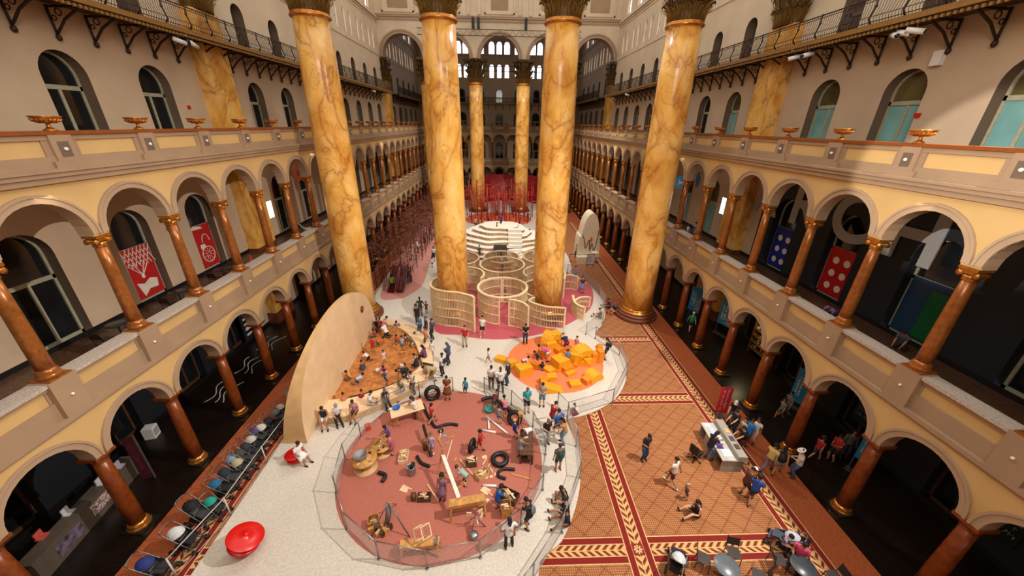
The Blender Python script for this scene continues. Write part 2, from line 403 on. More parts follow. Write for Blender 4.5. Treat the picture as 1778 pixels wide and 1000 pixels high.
# urn
u = MB(); u.lathe([(.2, 0), (.2, .04), (.15, .07), (.08, .12), (.06, .2), (.07, .26), (.2, .29), (.36, .35), (.42, .42), (.4, .46), (.46, .5), (.47, .53), (.4, .53), (.34, .45), (0, .4)], n=28)
for k in range(20):
    a = 2*pi*k/20; u.tube([(.2*cos(a), .2*sin(a), .285), (.37*cos(a+.1), .37*sin(a+.1), .345), (.425*cos(a+.2), .425*sin(a+.2), .42)], .022, 5)
urn = u.build('bronze_urn', M_GOLD); tag(urn, cat='urn')
# side arcades, back walls, galleries
for side, f, g, sg in SIDES:
    nm = 'wall_'+side; L, E = -2.56+0, YE+.1
    w = MB()
    bays = [(y+B/2) for y in YS[:-1]]
    arch_wall(w, f, YS[0], YE, 4.03, 5.8, [(c, 1.27, 4.03, 4.03) for c in bays], .55)
    arch_wall(w, f, YS[0], YE, 11.2, 13.15, [(c, 1.3, 11.2, 11.28) for c in bays], .5)
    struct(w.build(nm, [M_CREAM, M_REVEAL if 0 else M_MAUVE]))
    t = MB()
    for c in bays:
        for (a, b, sp) in ((1.27, 1.55, 4.03), (1.3, 1.56, 11.28)):
            ring(t, f, c, sp, a, b-.06, 0, -.05); ring(t, f, c, sp, b-.08, b, 0, -.09)
    trim(t); trimno += 1; trimno -= 1
    parapets(f, YS[0], YE, YS, B); trimno += 1
    # gallery slabs and floors
    for z0, z1, mm in ((5.55, 6.05, 'tiles2'), (12.9, 13.35, 'tiles2')):
        s = MB(); s.m = 0; vs = [f(YS[0], .1, z1), f(YE+4, .1, z1), f(YE+4, WX-AX+.1, z1), f(YS[0], WX-AX+.1, z1)]
        s.add(vs, [(0, 1, 2, 3)]); s.m = 1; s.add([f(YS[0], .1, z0), f(YE+4, .1, z0), f(YE+4, WX-AX+.1, z0), f(YS[0], WX-AX+.1, z0)], [(0, 1, 2, 3)])
        struct(s.build('floor', [MATS[mm], M_SLABC]))
    # back wall by storeys
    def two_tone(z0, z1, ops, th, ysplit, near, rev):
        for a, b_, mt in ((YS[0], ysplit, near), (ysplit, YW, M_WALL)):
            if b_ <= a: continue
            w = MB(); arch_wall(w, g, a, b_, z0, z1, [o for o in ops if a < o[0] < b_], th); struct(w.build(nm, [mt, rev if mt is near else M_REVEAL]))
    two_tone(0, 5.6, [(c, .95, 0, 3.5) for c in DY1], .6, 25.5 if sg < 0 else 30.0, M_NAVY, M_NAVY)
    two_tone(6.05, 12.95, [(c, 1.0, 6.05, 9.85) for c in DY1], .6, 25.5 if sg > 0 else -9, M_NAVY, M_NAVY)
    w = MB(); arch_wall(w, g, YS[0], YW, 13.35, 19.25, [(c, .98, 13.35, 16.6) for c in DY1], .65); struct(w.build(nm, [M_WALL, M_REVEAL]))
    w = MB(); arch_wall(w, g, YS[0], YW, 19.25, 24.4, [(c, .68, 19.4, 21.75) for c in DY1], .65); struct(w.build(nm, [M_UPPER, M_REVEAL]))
    cw = []
    for c in DY1: cw += [(c-.95, .42, 24.95, 27.1), (c+.95, .42, 24.95, 27.1)]
    w = MB(); arch_wall(w, g, YS[0], YW, 24.4, 29.2, cw, .5, 8); struct(w.build(nm, [M_UPPER, M_UPPER]))
    w = MB(); arch_wall(w, g, YS[0], YW, 29.2, 36, [(c, .85, 29.8, 33.2) for c in DY1], .5, 8); struct(w.build(nm, [M_UPPER, M_UPPER]))
    t = MB()
    for z, d, h_ in ((28.95, .14, .14), (29.2, .26, .22), (24.35, .08, .12), (28.6, .07, .08)): band(t, g, YS[0], YW, z, z+h_, -d, 0)
    trim(t, M_UPPER)
    # dark skirting
    t = MB()
    for z in (0, 6.05): band(t, g, YS[0], YW, z, z+.22, -.03, 0)
    bb = struct(t.build('baseboard_'+side, M_DARK))
    # windows: bright daylight panes of the clerestory
    for row, lst in ((0, cw), (1, [(c, .85, 29.8, 33.2) for c in DY1])):
        for (c, r, z0, sp) in lst:
            if c < 26: continue
            winno += 1
            fr = MB(); ring(fr, g, c, sp, r-.05, r, .3, .22, 8)
            for e in (-r+.03, 0, r-.03): band(fr, g, c+e-.025, c+e+.025, z0, sp+(r*.9 if e == 0 else 0), .22, .28)
            for zz in (z0+.03, z0+(sp-z0)*.5, sp): band(fr, g, c-r, c+r, zz-.03, zz+.03, .22, .28)
            wo = struct(fr.build('window_%d' % winno, M_GREY))
            p = MB(); pts = [g(c-r, .3, z0), g(c+r, .3, z0)]+[g(c+r*cos(pi*k/8), .3, sp+r*sin(pi*k/8)) for k in range(9)]
            p.add(pts, [tuple(range(len(pts)))]); p.build('pane', mat('daylit_pane', 'fff4ea', .3, var=0, emit=1.5), wo)
    # doors of every storey
    for i, c in enumerate(DY1):
        door(g, c, .95, 0, 3.5, .5, M_DGLASS, M_DWOOD)
        door(g, c, 1.0, 6.05, 9.85, .5, M_TEAL if (sg > 0 and i in (5, 6)) else M_DGLASS)
        door(g, c, .98, 13.35, 16.6, .55, M_TEAL if (sg > 0 and i < 6) or (sg < 0 and i < 2) else M_DGLASS, tr=.5)
        door(g, c, .68, 19.4, 21.75, .55, mat('brown_door_panel', '54433a', .6), M_REVEAL, False)
    # columns
    for k, y in zip(KS, YS):
        if k < -1: continue
        o_ = ORD[k+1] if k > -1 else 'nearest'
        x, yy, _ = f(y, .3, 0)
        inst(doric, (x, yy, 0), 0, 'russet column of the %s ground-floor arcade, %s' % (side, o_ if k == -1 else o_+' from the front'), 'ground-floor arcade columns', (.84, .84, 1))
        x, yy, _ = f(y, .22, 0)
        inst(ionic, (x, yy, 7.37), pi/2, 'bronze scroll-capital column of the %s second-floor arcade, %s' % (side, o_ if k == -1 else o_+' from the front'), 'second-floor arcade columns', (.87, .87, 1.03))
        inst(urn, (f(y, .1, 0)[0], y, 14.61), 0, 'gilt bronze urn on the %s third-floor parapet, %s' % (side, o_ if k == -1 else o_+' from the front'), 'urns on the parapets', .82)
    # marble pilasters standing against the back wall
    for y, far in ((ROW1, 'near'), (ROW2, 'far')):
        e = empty('marble_pilaster', (sg*(WX-.35), y, 0), 0, 'veined yellow marble square pilaster against the %s wall, %s row' % (side, far), 'pilaster', 'marble pilasters')
        for z0, z1 in ((0, 5.55), (6.05, 12.9), (13.35, 19.2), (19.45, 20.95)):
            s = MB(); s.box((-.36, -1.15, z0), (.36, 1.15, z1)); s.build('shaft', MATS['marble'], e)
        b = MB(); b.box((-.42, -1.25, 0), (.42, 1.25, .9)); b.build('base', M_PORPH, e); b = MB(); b.box((-.4, -1.2, 6.05), (.4, 1.2, 6.3)); b.build('plinth', M_PORPH, e)
        c = MB(); corinth(c, 1.15, 20.95, 3.25, flat=(-sg)) if 0 else None
    # wall behind: dark navy exhibition paint on panels
struct(MB().add([(-19.6, YN-3, 0), (19.6, YN-3, 0), (19.6, YW+.6, 0), (-19.6, YW+.6, 0)], [(0, 1, 2, 3)]).build('floor', MATS['tiles']))
# end wall
w = MB(); bays = [XS[i]+BE/2 for i in range(9)]
arch_wall(w, mapE, -AX-.5, AX+.5, 4.03, 5.8, [(c, 1.29, 4.03, 4.03) for c in bays], .55); arch_wall(w, mapE, -AX-.5, AX+.5, 11.2, 13.15, [(c, 1.32, 11.2, 11.28) for c in bays], .5)
struct(w.build('wall_back', [M_CREAM, M_MAUVE]))
t = MB()
for c in bays:
    for a, b, sp in ((1.29, 1.57, 4.03), (1.32, 1.58, 11.28)): ring(t, mapE, c, sp, a, b, 0, -.07)
trim(t); parapets(mapE, -AX, AX, XS, BE); trimno += 1
for z0, z1 in ((5.55, 6.05), (12.9, 13.35)):
    s = MB(); s.box((-AX-.1, YE+.1, z0), (AX+.1, YW+.1, z1)); struct(s.build('floor', MATS['tiles2']))
for z0, z1, ops in ((0, 5.6, [(c, .95, 0, 3.5) for c in DX]), (6.05, 12.95, [(c, 1., 6.05, 9.85) for c in DX]), (13.35, 19.25, [(c, .98, 13.35, 16.5) for c in DX]),
                    (19.25, 24.4, [(c, .8, 19.4, 21.6) for c in DX]), (24.4, 28.6, [(x+d, .5, 24.6, 26.9) for x in (-11, -5.9, 0, 5.9, 11) for d in (-1.75, 0, 1.75)] ),
                    (28.6, 36, [(x+d, .62, 29.3, 31.2) for x in (-11, -5.9, 0, 5.9, 11) for d in (-1.75, 0, 1.75)])):
    w = MB(); arch_wall(w, bmapE, -WX, WX, z0, z1, ops, .5, 10); struct(w.build('wall_back', [M_WALL if z0 < 19 else M_UPPER, M_REVEAL]))
    for c, r, a, sp in ops:
        if z0 < 24: door(bmapE, c, r, a, sp, .45, M_DGLASS, M_FRAME, z0 < 19)
        else:
            winno += 1; fr = MB(); ring(fr, bmapE, c, sp, r-.06, r, .3, .2, 8)
            for zz in (a+.03, sp): band(fr, bmapE, c-r, c+r, zz-.04, zz+.04, .2, .26)
            band(fr, bmapE, c-.03, c+.03, a, sp+r*.9, .2, .26)
            wo = struct(fr.build('window_%d' % winno, M_GREY))
            p = MB(); pts = [bmapE(c-r, .3, a), bmapE(c+r, .3, a)]+[bmapE(c+r*cos(pi*k/8), .3, sp+r*sin(pi*k/8)) for k in range(9)]
            p.add(pts, [tuple(range(len(pts)))]); p.build('pane', mat('bright_sky_pane', 'f4f4ff', .3, var=0, emit=3.2), wo)
for i, x in enumerate(XS):
    inst(doric, (x, YE+.3, 0), 0, 'russet column of the far-end ground-floor arcade, %s from the left' % ('first' if i == 0 else ORD[i]), 'ground-floor arcade columns', (.84, .84, 1))
    inst(ionic, (x, YE+.22, 7.37), 0, 'bronze column of the far-end second-floor arcade, %s from the left' % ('first' if i == 0 else ORD[i]), 'second-floor arcade columns', (.87, .87, 1.03))
    inst(urn, (x, YE+.1, 14.61), 0, 'gilt urn on the far-end parapet, %s from the left' % ('first' if i == 0 else ORD[i]), 'urns on the parapets', .82)
# wall with the great arches over the second row of columns
w = MB(); AO = [(0, 3.05, 24.3, 24.35), (-7.8, 3.05, 24.3, 24.35), (7.8, 3.05, 24.3, 24.35), (-15.2, 3.05, 24.3, 24.35), (15.2, 3.05, 24.3, 24.35)]
arch_wall(w, map2, -WX-.3, WX+.3, 24.3, 38, AO, 1.5, 24); struct(w.build('wall_back', [M_UPPER, M_MAUVE]))
t = MB()
for c, r, a, sp in AO:
    ring(t, map2, c, sp, 3.05, 3.35, 0, -.1, 28); ring(t, map2, c, sp, 3.4, 3.62, 0, -.16, 28)
for z, d, h_ in ((29.1, .12, .15), (29.5, .3, .2), (29.75, .2, .1)): band(t, map2, -WX, WX, z, z+h_, -d, 0)
trim(t, M_TRIM)
t = MB()
for c, hw in ((0, 2.1), (-15.3, 2.2), (15.3, 2.2), (-7.8, 1.6), (7.8, 1.6)):
    for a, b in ((c-hw-.2, c-hw), (c+hw, c+hw+.2)): band(t, map2, a, b, 30.1, 36, -.14, 0)
    band(t, map2, c-hw-.2, c+hw+.2, 30.1, 30.3, -.14, 0)
for x in (-12.4, -11, -4.7, -3.1, 3.1, 4.7, 11, 12.4): band(t, map2, x-.2, x+.2, 30, 36, -.18, 0)
trim(t, M_UPPER)
pn = MB()
for c, hw in ((0, 1.3), (-15.3, 1.5), (15.3, 1.5)): band(pn, map2, c-hw, c+hw, 30.6, 36, -.02, 0)
trim(pn, M_MAUVE)
# ceiling of the far court with its roof trusses
c_ = MB(); c_.box((-19, ROW2+.7, 33.0), (19, YW+.4, 33.3)); struct(c_.build('ceiling', mat('dark_roof_boards', '3a332e', .8)))
for i, y in enumerate((72, 78, 84, 90)):
    tr = MB()
    tr.beam((-18.6, y, 31.2), (18.6, y, 31.2), .14, .2); tr.beam((-18.6, y, 32.8), (18.6, y, 32.8), .14, .2)
    for k in range(18): x = -18+k*2; tr.beam((x, y, 31.2), (x+1, y, 32.8), .09); tr.beam((x+1, y, 32.8), (x+2, y, 31.2), .09)
    tag(tr.build('roof_truss', M_IRON), 'dark iron roof truss spanning the far court, %s' % (ORD[i]), 'truss', 'roof trusses')
# near end wall, behind the camera
w = MB(); arch_wall(w, lambda s, t, z: (s, YN-1.2-t, z), -WX, WX, 0, 24, [(c, 1.0, 0, 3.6) for c in DX], .5); struct(w.build('wall_front', [M_WALL, M_REVEAL]))
# ---------------------------------------------------------------- giant columns
def leaf(mb, c, a, r0, r1, z0, h, w):     # one curled acanthus leaf
    vs = []; fs = []; n = 5
    prof = [(r0, 0, .75), (r0+.03, .35, 1.), (r0+.1*h, .68, .95), (r1-.02, .93, .7), (r1+.08*h, 1.0, .35), (r1+.1*h, .86, .1)]
    for r, t, ww in prof:
        for k in range(n):
            q = (k-(n-1)/2)/((n-1)/2); da = q*ww*w/2/r0; rr = r-.05*q*q+(.03 if k % 2 else 0)
            vs.append((c[0]+rr*cos(a+da), c[1]+rr*sin(a+da), z0+t*h))
    for i in range(len(prof)-1):
        for k in range(n-1): fs.append((i*n+k, i*n+k+1, (i+1)*n+k+1, (i+1)*n+k))
    mb.add(vs, fs, True)
def corinth(mb, r, z0, h, c=(0, 0)):
    mb.lathe([(r*.9, z0), (r*.93, z0+h*.4), (r*1.0, z0+h*.7), (r*1.22, z0+h*.88), (r*1.22, z0+h*.9)], (c[0], c[1], 0), 24)
    for n_, off, hh, rt in ((12, 0, .30, 1.34), (12, .5, .56, 1.46)):
        for k in range(n_):
            a = 2*pi*(k+off)/n_; leaf(mb, c, a, r*.99, r*rt, z0+.02, h*hh, r*.56)
            mb.m = 1
            for da, q in ((0, 1.), (-.07, .85), (.07, .85), (-.13, .7), (.13, .7)):
                mb.tube([(c[0]+rr*cos(a+da), c[1]+rr*sin(a+da), z0+.02+t*h*hh*q) for rr, t in ((r*1.0+.02, 0), (r*1.0+.06, .4), (r*1.03+.12*h*hh, .72), (r*rt, .92))], .014, 4)
            mb.m = 0
    for k in range(4):                     # corner volutes
        a = pi/4+k*pi/2; pts = []
        for i in range(16):
            t = i*.55; rr = .19*r*(1-i/19); pts.append((c[0]+(r*1.5+rr*cos(t))*cos(a), c[1]+(r*1.5+rr*cos(t))*sin(a), z0+h*.77+rr*sin(t)))
        mb.tube(pts, [.11*r*(1-i/22) for i in range(16)], 6)
        mb.tube([(c[0]+r*cos(a), c[1]+r*sin(a), z0+h*.4), (c[0]+r*1.15*cos(a), c[1]+r*1.15*sin(a), z0+h*.66), (c[0]+r*1.5*cos(a), c[1]+r*1.5*sin(a), z0+h*.86)], [.1*r, .12*r, .13*r], 6)
        a2 = k*pi/2
        for q in (-.22, .22):
            mb.tube([(c[0]+(r*1.18)*cos(a2+q*s_), c[1]+(r*1.18)*sin(a2+q*s_), z0+h*(.62+.2*s_)) for s_ in (0, .5, 1.)], .09*r, 6)
        mb.ell((c[0]+r*1.3*cos(a2), c[1]+r*1.3*sin(a2), z0+h*.93), (.2*r, .2*r, .16*r), 8, 6)
    # concave abacus
    poly = []
    for k in range(4):
        a = pi/4+k*pi/2; R = r*1.78
        for q in (-.07, .07): poly.append((c[0]+R*cos(a+q), c[1]+R*sin(a+q)))
        for s_ in (.25, .5, .75):
            am = a+s_*pi/2; rr = r*(1.78-.56*sin(pi*s_)); poly.append((c[0]+rr*cos(am), c[1]+rr*sin(am)))
    mb.prism(poly, z0+h*.9, z0+h*.95); mb.prism([(c[0]+(x-c[0])*1.04, c[1]+(y-c[1])*1.04) for x, y in poly], z0+h*.95, z0+h)
gc = empty('giant_marble_column'); tag(gc, cat='column')
s = MB(); s.lathe([(1.22, .95), (1.22, 4), (1.21, 8), (1.18, 13), (1.12, 18), (1.06, 20.7)], n=48); s.build('shaft', MATS['marble'], gc)
b = MB(); b.m = 0; b.lathe([(1.72, 0), (1.75, .1), (1.75, .32), (1.66, .36)], n=48); b.m = 0; b.lathe([(1.6, .36), (1.62, .45), (1.55, .56), (1.4, .6)], n=48)
bs_ = b.build('base', M_PORPH, gc); b = MB(); b.lathe([(1.42, .58), (1.47, .68), (1.42, .78), (1.3, .8), (1.32, .88), (1.24, .98)], n=48); b.build('gilt_moulding', M_GOLD, bs_)
c = MB(); c.lathe([(1.06, 20.68), (1.18, 20.76), (1.2, 20.84), (1.1, 20.9), (1.14, 20.98), (1.05, 21.02)], n=40); c.build('necking_ring', M_GOLD, gc)
c = MB(); corinth(c, 1.08, 21.0, 3.25); c.build('capital', [M_DKGOLD, mat('rib_gilding', '9a7430', .4, metal=.4)], gc); proto_done(gc)
for row, y, rn in ((0, ROW1, 'near'), (1, ROW2, 'far')):
    for i, x in enumerate((-11.7, -3.9, 3.9, 11.7)):
        inst(gc, (x, y, 0), i*.9, 'colossal veined yellow marble column, %s row, %s' % (rn, ('leftmost', 'second from the left', 'third from the left', 'rightmost')[i]), 'giant marble columns')
# half capitals of the wall pilasters
pc = MB(); corinth(pc, .95, 0, 3.2); pcm = pc.mesh('capital', [M_DKGOLD, MATS['rib_gilding']])
for o in [o for o in bpy.data.objects if o.name.startswith('marble_pilaster')]:
    q = bpy.data.objects.new('capital', pcm); col.objects.link(q); q.parent = o; q.location = (0, 0, 20.95); q.scale = (.62, 1.1, 1)
# ---------------------------------------------------------------- iron balconies at fourth-floor level
BX = 1.75                                    # how far they stand out from the wall
def balcony(f, s0, s1, label, step=B/2, pl=()):
    e = empty('iron_balcony', (0, 0, 0), 0, label, 'balcony', 'fourth-floor iron balconies')
    d = MB(); d.m = 0; band(d, f, s0, s1, 19.26, 19.4, -BX, 0)
    d.m = 1; band(d, f, s0, s1, 19.2, 19.42, -BX-.06, -BX+.02)
    k = s0
    while k < s1: band(d, f, k, k+.1, 19.02, 19.13, -BX-.05, -BX+.04); k += .22
    d.build('deck', [M_DWOOD, mat('gilded_iron_edge', '9a7238', .5, metal=.3)], e)
    n = int((s1-s0)/step)
    for i in range(n):
        s = s0+step*(i+.5); br = MB()
        P = lambda t, z: f(s, -t, z)
        br.tube([P(.06, 19.2), P(.06, 18.1)], .045, 6); br.tube([P(BX-.1, 19.14), P(.05, 19.14)], .05, 6)
        br.tube([P(BX-.25, 19.12), P(1.1, 18.98), P(.6, 18.7), P(.25, 18.35), P(.08, 18.2)], .05, 6)
        br.tube([P(.45+.13*cos(a), 18.95+.13*sin(a)) for a in [q*.9 for q in range(8)]], .025, 5, closed=False)
        br.tube([P(.2+.09*cos(a), 18.75+.09*sin(a)) for a in [q*.9 for q in range(8)]], .025, 5)
        br.ell(P(.08, 18.06), (.1, .1, .13), 8, 6)
        br.build('bracket', M_IRON, e)
        # railing segment: bellied balusters between two posts
        rs = MB(); m = 11
        for j in range(m):
            ss = s-step/2+step*j/m; q = lambda t, z: f(ss, -t, z)
            if j == 0:
                rs.tube([q(BX, 19.4), q(BX+.16, 19.62), q(BX+.02, 20.1), q(BX+.04, 20.52)], .04, 6); rs.ell(q(BX+.02, 20.12), (.07, .07, .07), 6, 5)
            else: rs.tube([q(BX, 19.42), q(BX+.1, 19.62), q(BX-.02, 20.05), q(BX, 20.45)], .013, 4)
        for z, r in ((20.48, .035), (20.36, .02), (19.72, .016), (19.5, .02)):
            tt = BX+(.09 if z < 19.8 else 0); rs.tube([f(s-step/2, -tt, z), f(s+step/2, -tt, z)], r, 5)
        rs.build('railing_panel', M_IRON, e)
    return e
balcony(bmapL, 4, 66, 'dark cast-iron balcony with scroll brackets along the left wall, near court')
balcony(bmapR, 4, 66, 'dark cast-iron balcony with scroll brackets along the right wall, near court')
balcony(bmapL, 70.5, 95.4, 'dark iron balcony along the left wall beyond the far columns')
balcony(bmapR, 70.5, 95.4, 'dark iron balcony along the right wall beyond the far columns')
balcony(bmapE, -17, 17, 'dark iron balcony crossing the far end wall', 1.7)
# second-row pilaster positions are bridged by the same balconies; lights hang under them
def track_light(x, y, z, ang, label, colr=M_WHITE):
    e = empty('track_spotlight', (x, y, z), ang, label, 'light', 'spotlights under the iron balconies')
    m = MB(); m.tube([(0, 0, 0), (0, 0, -.28)], .02, 6); m.box((-.25, -.02, -.02), (.25, .02, .02)); m.build('clamp', M_GREY, e)
    m = MB(); m.tube([(-.3, 0, -.28), (.3, 0, -.42)], .11, 12); m.build('housing', colr, e)
    m = MB(); m.tube([(.3, 0, -.42), (.31, 0, -.422)], .09, 12); m.build('lens', M_DGLASS, e)
    return e
for k, (u, v, sg, lb, mt) in enumerate(((309, 62, -1, 'white cylinder spotlight under the left balcony, nearest of the pair by the pilaster', M_WHITE), (334, 70, -1, 'white cylinder spotlight under the left balcony, against the yellow pilaster', M_WHITE),
        (326, 72, -1, 'black slim spotlight under the left balcony between two white ones', M_BLACK), (1381, 94, 1, 'white spotlight under the right balcony beside the pilaster', M_WHITE), (1405, 88, 1, 'white tilted spotlight under the right balcony beside a black one', M_WHITE),
        (1396, 100, 1, 'black small spotlight under the right balcony', M_BLACK), (1557, 53, 1, 'leftmost white spotlight of the three under the near right balcony', M_WHITE), (1574, 50, 1, 'middle white spotlight of the three under the near right balcony', M_WHITE),
        (1592, 47, 1, 'rightmost white spotlight of the three under the near right balcony', M_WHITE), (1090, 160, 1, 'pale spotlight under the far right balcony', M_WHITE), (648, 152, -1, 'pale spotlight under the far left balcony', M_WHITE))):
    p = atx(u, v, sg*(WX-BX+.1)); track_light(p.x, p.y, 19.12, 1.2+k*.5, lb, mt)

for side, f, g, sg in SIDES:
    for k, y in enumerate((12, 30, 48, 66, 84)):
        l = lamp('AREA', (sg*16.6, y, 12.85), (sg*17.2, y, 0), 75 if sg < 0 else 55, (1, .82, .62), 10, 'gallery_fill_light'); l.data.shape = 'RECTANGLE'; l.data.size = .5; l.data.size_y = 14  # strip lamps added under the gallery ceilings to brighten the back walls

for o in list(bpy.data.objects):              # free-standing columns and pilasters are counted one by one
    if o.parent is None and o.get('category') in ('column', 'pilaster'): o['kind'] = 'thing'
# ================================================================== floor coverings
FZ = .10                                     # top of the raised play floor
def P(u, v, z=FZ): p = at(u, v, z); return (p.x, p.y)
def smooth(pts, n=6, closed=True):
    pts = [Vector((*p[:2], 0)) for p in pts]; L = len(pts); out = []
    rng = range(L) if closed else range(L-1)
    for i in rng:
        g = lambda k: pts[k % L] if closed else pts[max(0, min(L-1, k))]
        p0, p1, p2, p3 = g(i-1), g(i), g(i+1), g(i+2)
        for k in range(n):
            t = k/n; out.append(.5*((2*p1)+(p2-p0)*t+(2*p0-5*p1+4*p2-p3)*t*t+(3*p1-p0-3*p2+p3)*t**3))
    if not closed: out.append(pts[-1])
    return [(p.x, p.y) for p in out]
def circ(cx, cy, r, n=72, ry=None): return [(cx+r*cos(2*pi*k/n), cy+(ry or r)*sin(2*pi*k/n)) for k in range(n)]
def slab(poly, z0, z1, m, name='floor', edge=None):
    b = MB(); n = len(poly)
    b.add([(p[0], p[1], z1) for p in poly], [tuple(range(n))]); b.m = 1
    b.add([(p[0], p[1], z) for z in (z0, z1) for p in poly], [(i, (i+1) % n, n+(i+1) % n, n+i) for i in range(n)])
    return struct(b.build(name, [MATS[m] if isinstance(m, str) else m, edge or M_PLY2]))
slab([(-13.95, YN), (13.95, YN), (13.95, YE-.6), (-13.95, YE-.6)], 0, .012, 'carpet')
for a, b in ((8.95, 16.7), (17.5, 23.4), (24.0, 27.5), (3.2, 8.25), (31, 60)):
    for x0, x1 in ((-11.4, 4.75), (5.75, 11.45)): slab([(x0, a), (x1, a), (x1, b), (x0, b)], 0, .02, 'lattice')
def strip(p0, p1, ax, z=.024):               # red band with cream piping and a chevron runner
    (x0, y0), (x1, y1) = p0, p1; L = (x1-x0) if ax == 0 else (y1-y0); o = MB()
    q = (lambda a, b: (x0+a, y0+b)) if ax == 0 else (lambda a, b: (x0+b, y0+a))
    def r(mi, b0, b1, zz):
        o.m = mi; o.add([(*q(0, b0), zz), (*q(L, b0), zz), (*q(L, b1), zz), (*q(0, b1), zz)], [(0, 1, 2, 3)])
    for s in (-1, 1):
        r(0, s*.50, s*.46, z); r(1, s*.46, s*.235, z); r(0, s*.235, s*.215, z)
    struct(o.build('floor', [mat('cream_piping', 'd6ae78', .95), mat('crimson_band', '7a150d', .95)]))
    c = MB(); hw = .215
    vs = [(0, -hw, 0), (L, -hw, 0), (L, hw, 0), (0, hw, 0)] if ax == 0 else [(-hw, 0, 0), (hw, 0, 0), (hw, L, 0), (-hw, L, 0)]
    c.add(vs, [(0, 1, 2, 3)]); oo = struct(c.build('floor', MATS['chevron_x' if ax == 0 else 'chevron_y'])); oo.location = (x0, y0, z)
for yy in (8.6, 17.1, 23.7): strip((-11.5, yy), (11.95, yy), 0, .024)
for xx in (11.95, 5.25): strip((xx, 2), (xx, 60 if xx > 6 else 24), 1, .028)
strip((-11.95, 2), (-11.95, 60), 1, .028)
for yy in (8.6, 17.1, 23.7):
    for xx in (5.25, 11.95):
        s = MB(); s.add([(xx-.22, yy-.22, .031), (xx+.22, yy-.22, .031), (xx+.22, yy+.22, .031), (xx-.22, yy+.22, .031)], [(0, 1, 2, 3)])
        s.m = 1
        for k in range(8): a = k*pi/4; s.add([(xx+.03*cos(a+.8), yy+.03*sin(a+.8), .033), (xx+.17*cos(a+.2), yy+.17*sin(a+.2), .033), (xx+.17*cos(a-.2), yy+.17*sin(a-.2), .033), (xx+.03*cos(a-.8), yy+.03*sin(a-.8), .033)], [(0, 1, 2, 3)])
        struct(s.build('floor', [mat('rosette_red', '7c2413', .95), MATS['cream_piping']]))
# raised cream play floor
edge = [(-11.2, 1.5), (-11.2, 15.6), (-11.0, 25.5), (-11.6, 29), (-11.9, 33)]
left = [(p[0], p[1]) for p in edge]
right = [P(935, 1000), P(975, 940), P(995, 895), P(1006, 850), P(1008, 812), P(1002, 775), P(990, 745), P(984, 728), P(1010, 722), P(1045, 708), P(1070, 690), P(1084, 668), P(1088, 645), P(1083, 622), P(1068, 602),
         P(1042, 586), P(1034, 578), P(1046, 562), P(1051, 543), P(1046, 520), P(1030, 500), P(1010, 484), P(992, 474), (8.2, 39), (8.4, 44), (7.5, 50), (7.2, 55)]
far = [(9.6, 60), (9.0, 66), (10, 72), (8, 78), (0, 80), (-8, 78), (-11, 70), (-11, 60), (-12.2, 50), (-12.1, 40)]
poly = [(3.0, 1.5)]+smooth([(2.6, 4.0)]+right, 4, False)+smooth(far, 3, False)[1:]+left[::-1]
slab(poly, 0.03, FZ, 'cream_floor')
slab(circ(-2.88, 13.0, 4.83), FZ-.02, FZ+.006, 'rose_rubber')
slab(circ(3.71, 20.83, 3.28), FZ-.02, FZ+.006, 'coral_rubber')
slab(smooth([P(690, 540), P(720, 552), P(752, 564), P(800, 582), P(850, 589), P(900, 587), P(950, 577), P(990, 561), P(1020, 541), P(1030, 522), P(1027, 500), P(1010, 487), P(985, 474), P(960, 462), P(900, 452), P(830, 452), P(780, 470), P(740, 500), P(716, 520)][2:-2], 5), FZ-.02, FZ+.006, 'pink_rubber')
slab(smooth([P(660, 513), P(690, 519), P(715, 510), P(735, 492), P(745, 462), P(757, 425), P(758, 390), P(762, 370), P(745, 372), P(720, 410), P(690, 455)], 5), FZ-.02, FZ+.006, 'pale_pink_path')
slab(circ(-.2, 62.0, 5.6, ry=5.2), FZ-.02, FZ+.006, mat('orange_rubber', 'd9603c', .85))
slab(circ(-3.9, ROW2, 3.0), FZ-.02, FZ+.004, mat('white_pad', 'ded6cc', .8)); slab(circ(3.9, ROW2, 3.0), FZ-.02, FZ+.004, MATS['white_pad'])
# painted round lights' scoops and floor seams on the cream floor
m = MB()
for (a, b, c, d) in ((515, 735, 545, 770), (545, 770, 560, 860), (545, 770, 600, 772)): pass
# ---------------------------------------------------------------- sandpit
sand = smooth([P(574, 693), P(615, 691), P(650, 682), P(687, 668), P(712, 652), P(731, 637), P(727, 618), P(718, 596), P(700, 580), P(682, 572), P(645, 570)], 4)
SX0 = -9.75
b = MB(); import random as _r
# heaped sand surface
xs = [SX0+.15+i*(sand and (max(p[0] for p in sand)-SX0)/34) for i in range(36)]; ys = [15.4+j*.3 for j in range(36)]
def inside(x, y, poly):
    c = False; n = len(poly)
    for i in range(n):
        (x1, y1), (x2, y2) = poly[i], poly[i-1]
        if (y1 > y) != (y2 > y) and x < (x2-x1)*(y-y1)/(y2-y1)+x1: c = not c
    return c
cx = sum(p[0] for p in sand)/len(sand); cy = sum(p[1] for p in sand)/len(sand)
from mathutils import noise as mn
rings = 16; vs = []; fs = []; n = len(sand)
for i in range(rings+1):
    t = i/rings
    for x, y in sand:
        X = cx+(x-cx)*t; Y = cy+(y-cy)*t
        vs.append((X, Y, .30+.16*mn.fractal(Vector((X*.9, Y*.9, 0)), .7, 2., 4)*(1-t**6)+.03*mn.noise(Vector((X*4, Y*4, 1)))))
for i in range(rings):
    for k in range(n): fs.append((i*n+k, i*n+(k+1) % n, (i+1)*n+(k+1) % n, (i+1)*n+k))
b.add(vs, fs, True); sd = b.build('sand', MATS['sand']); tag(sd, 'brown play sand filling the pit beside the tall plywood wall', 'sand', kind='stuff')
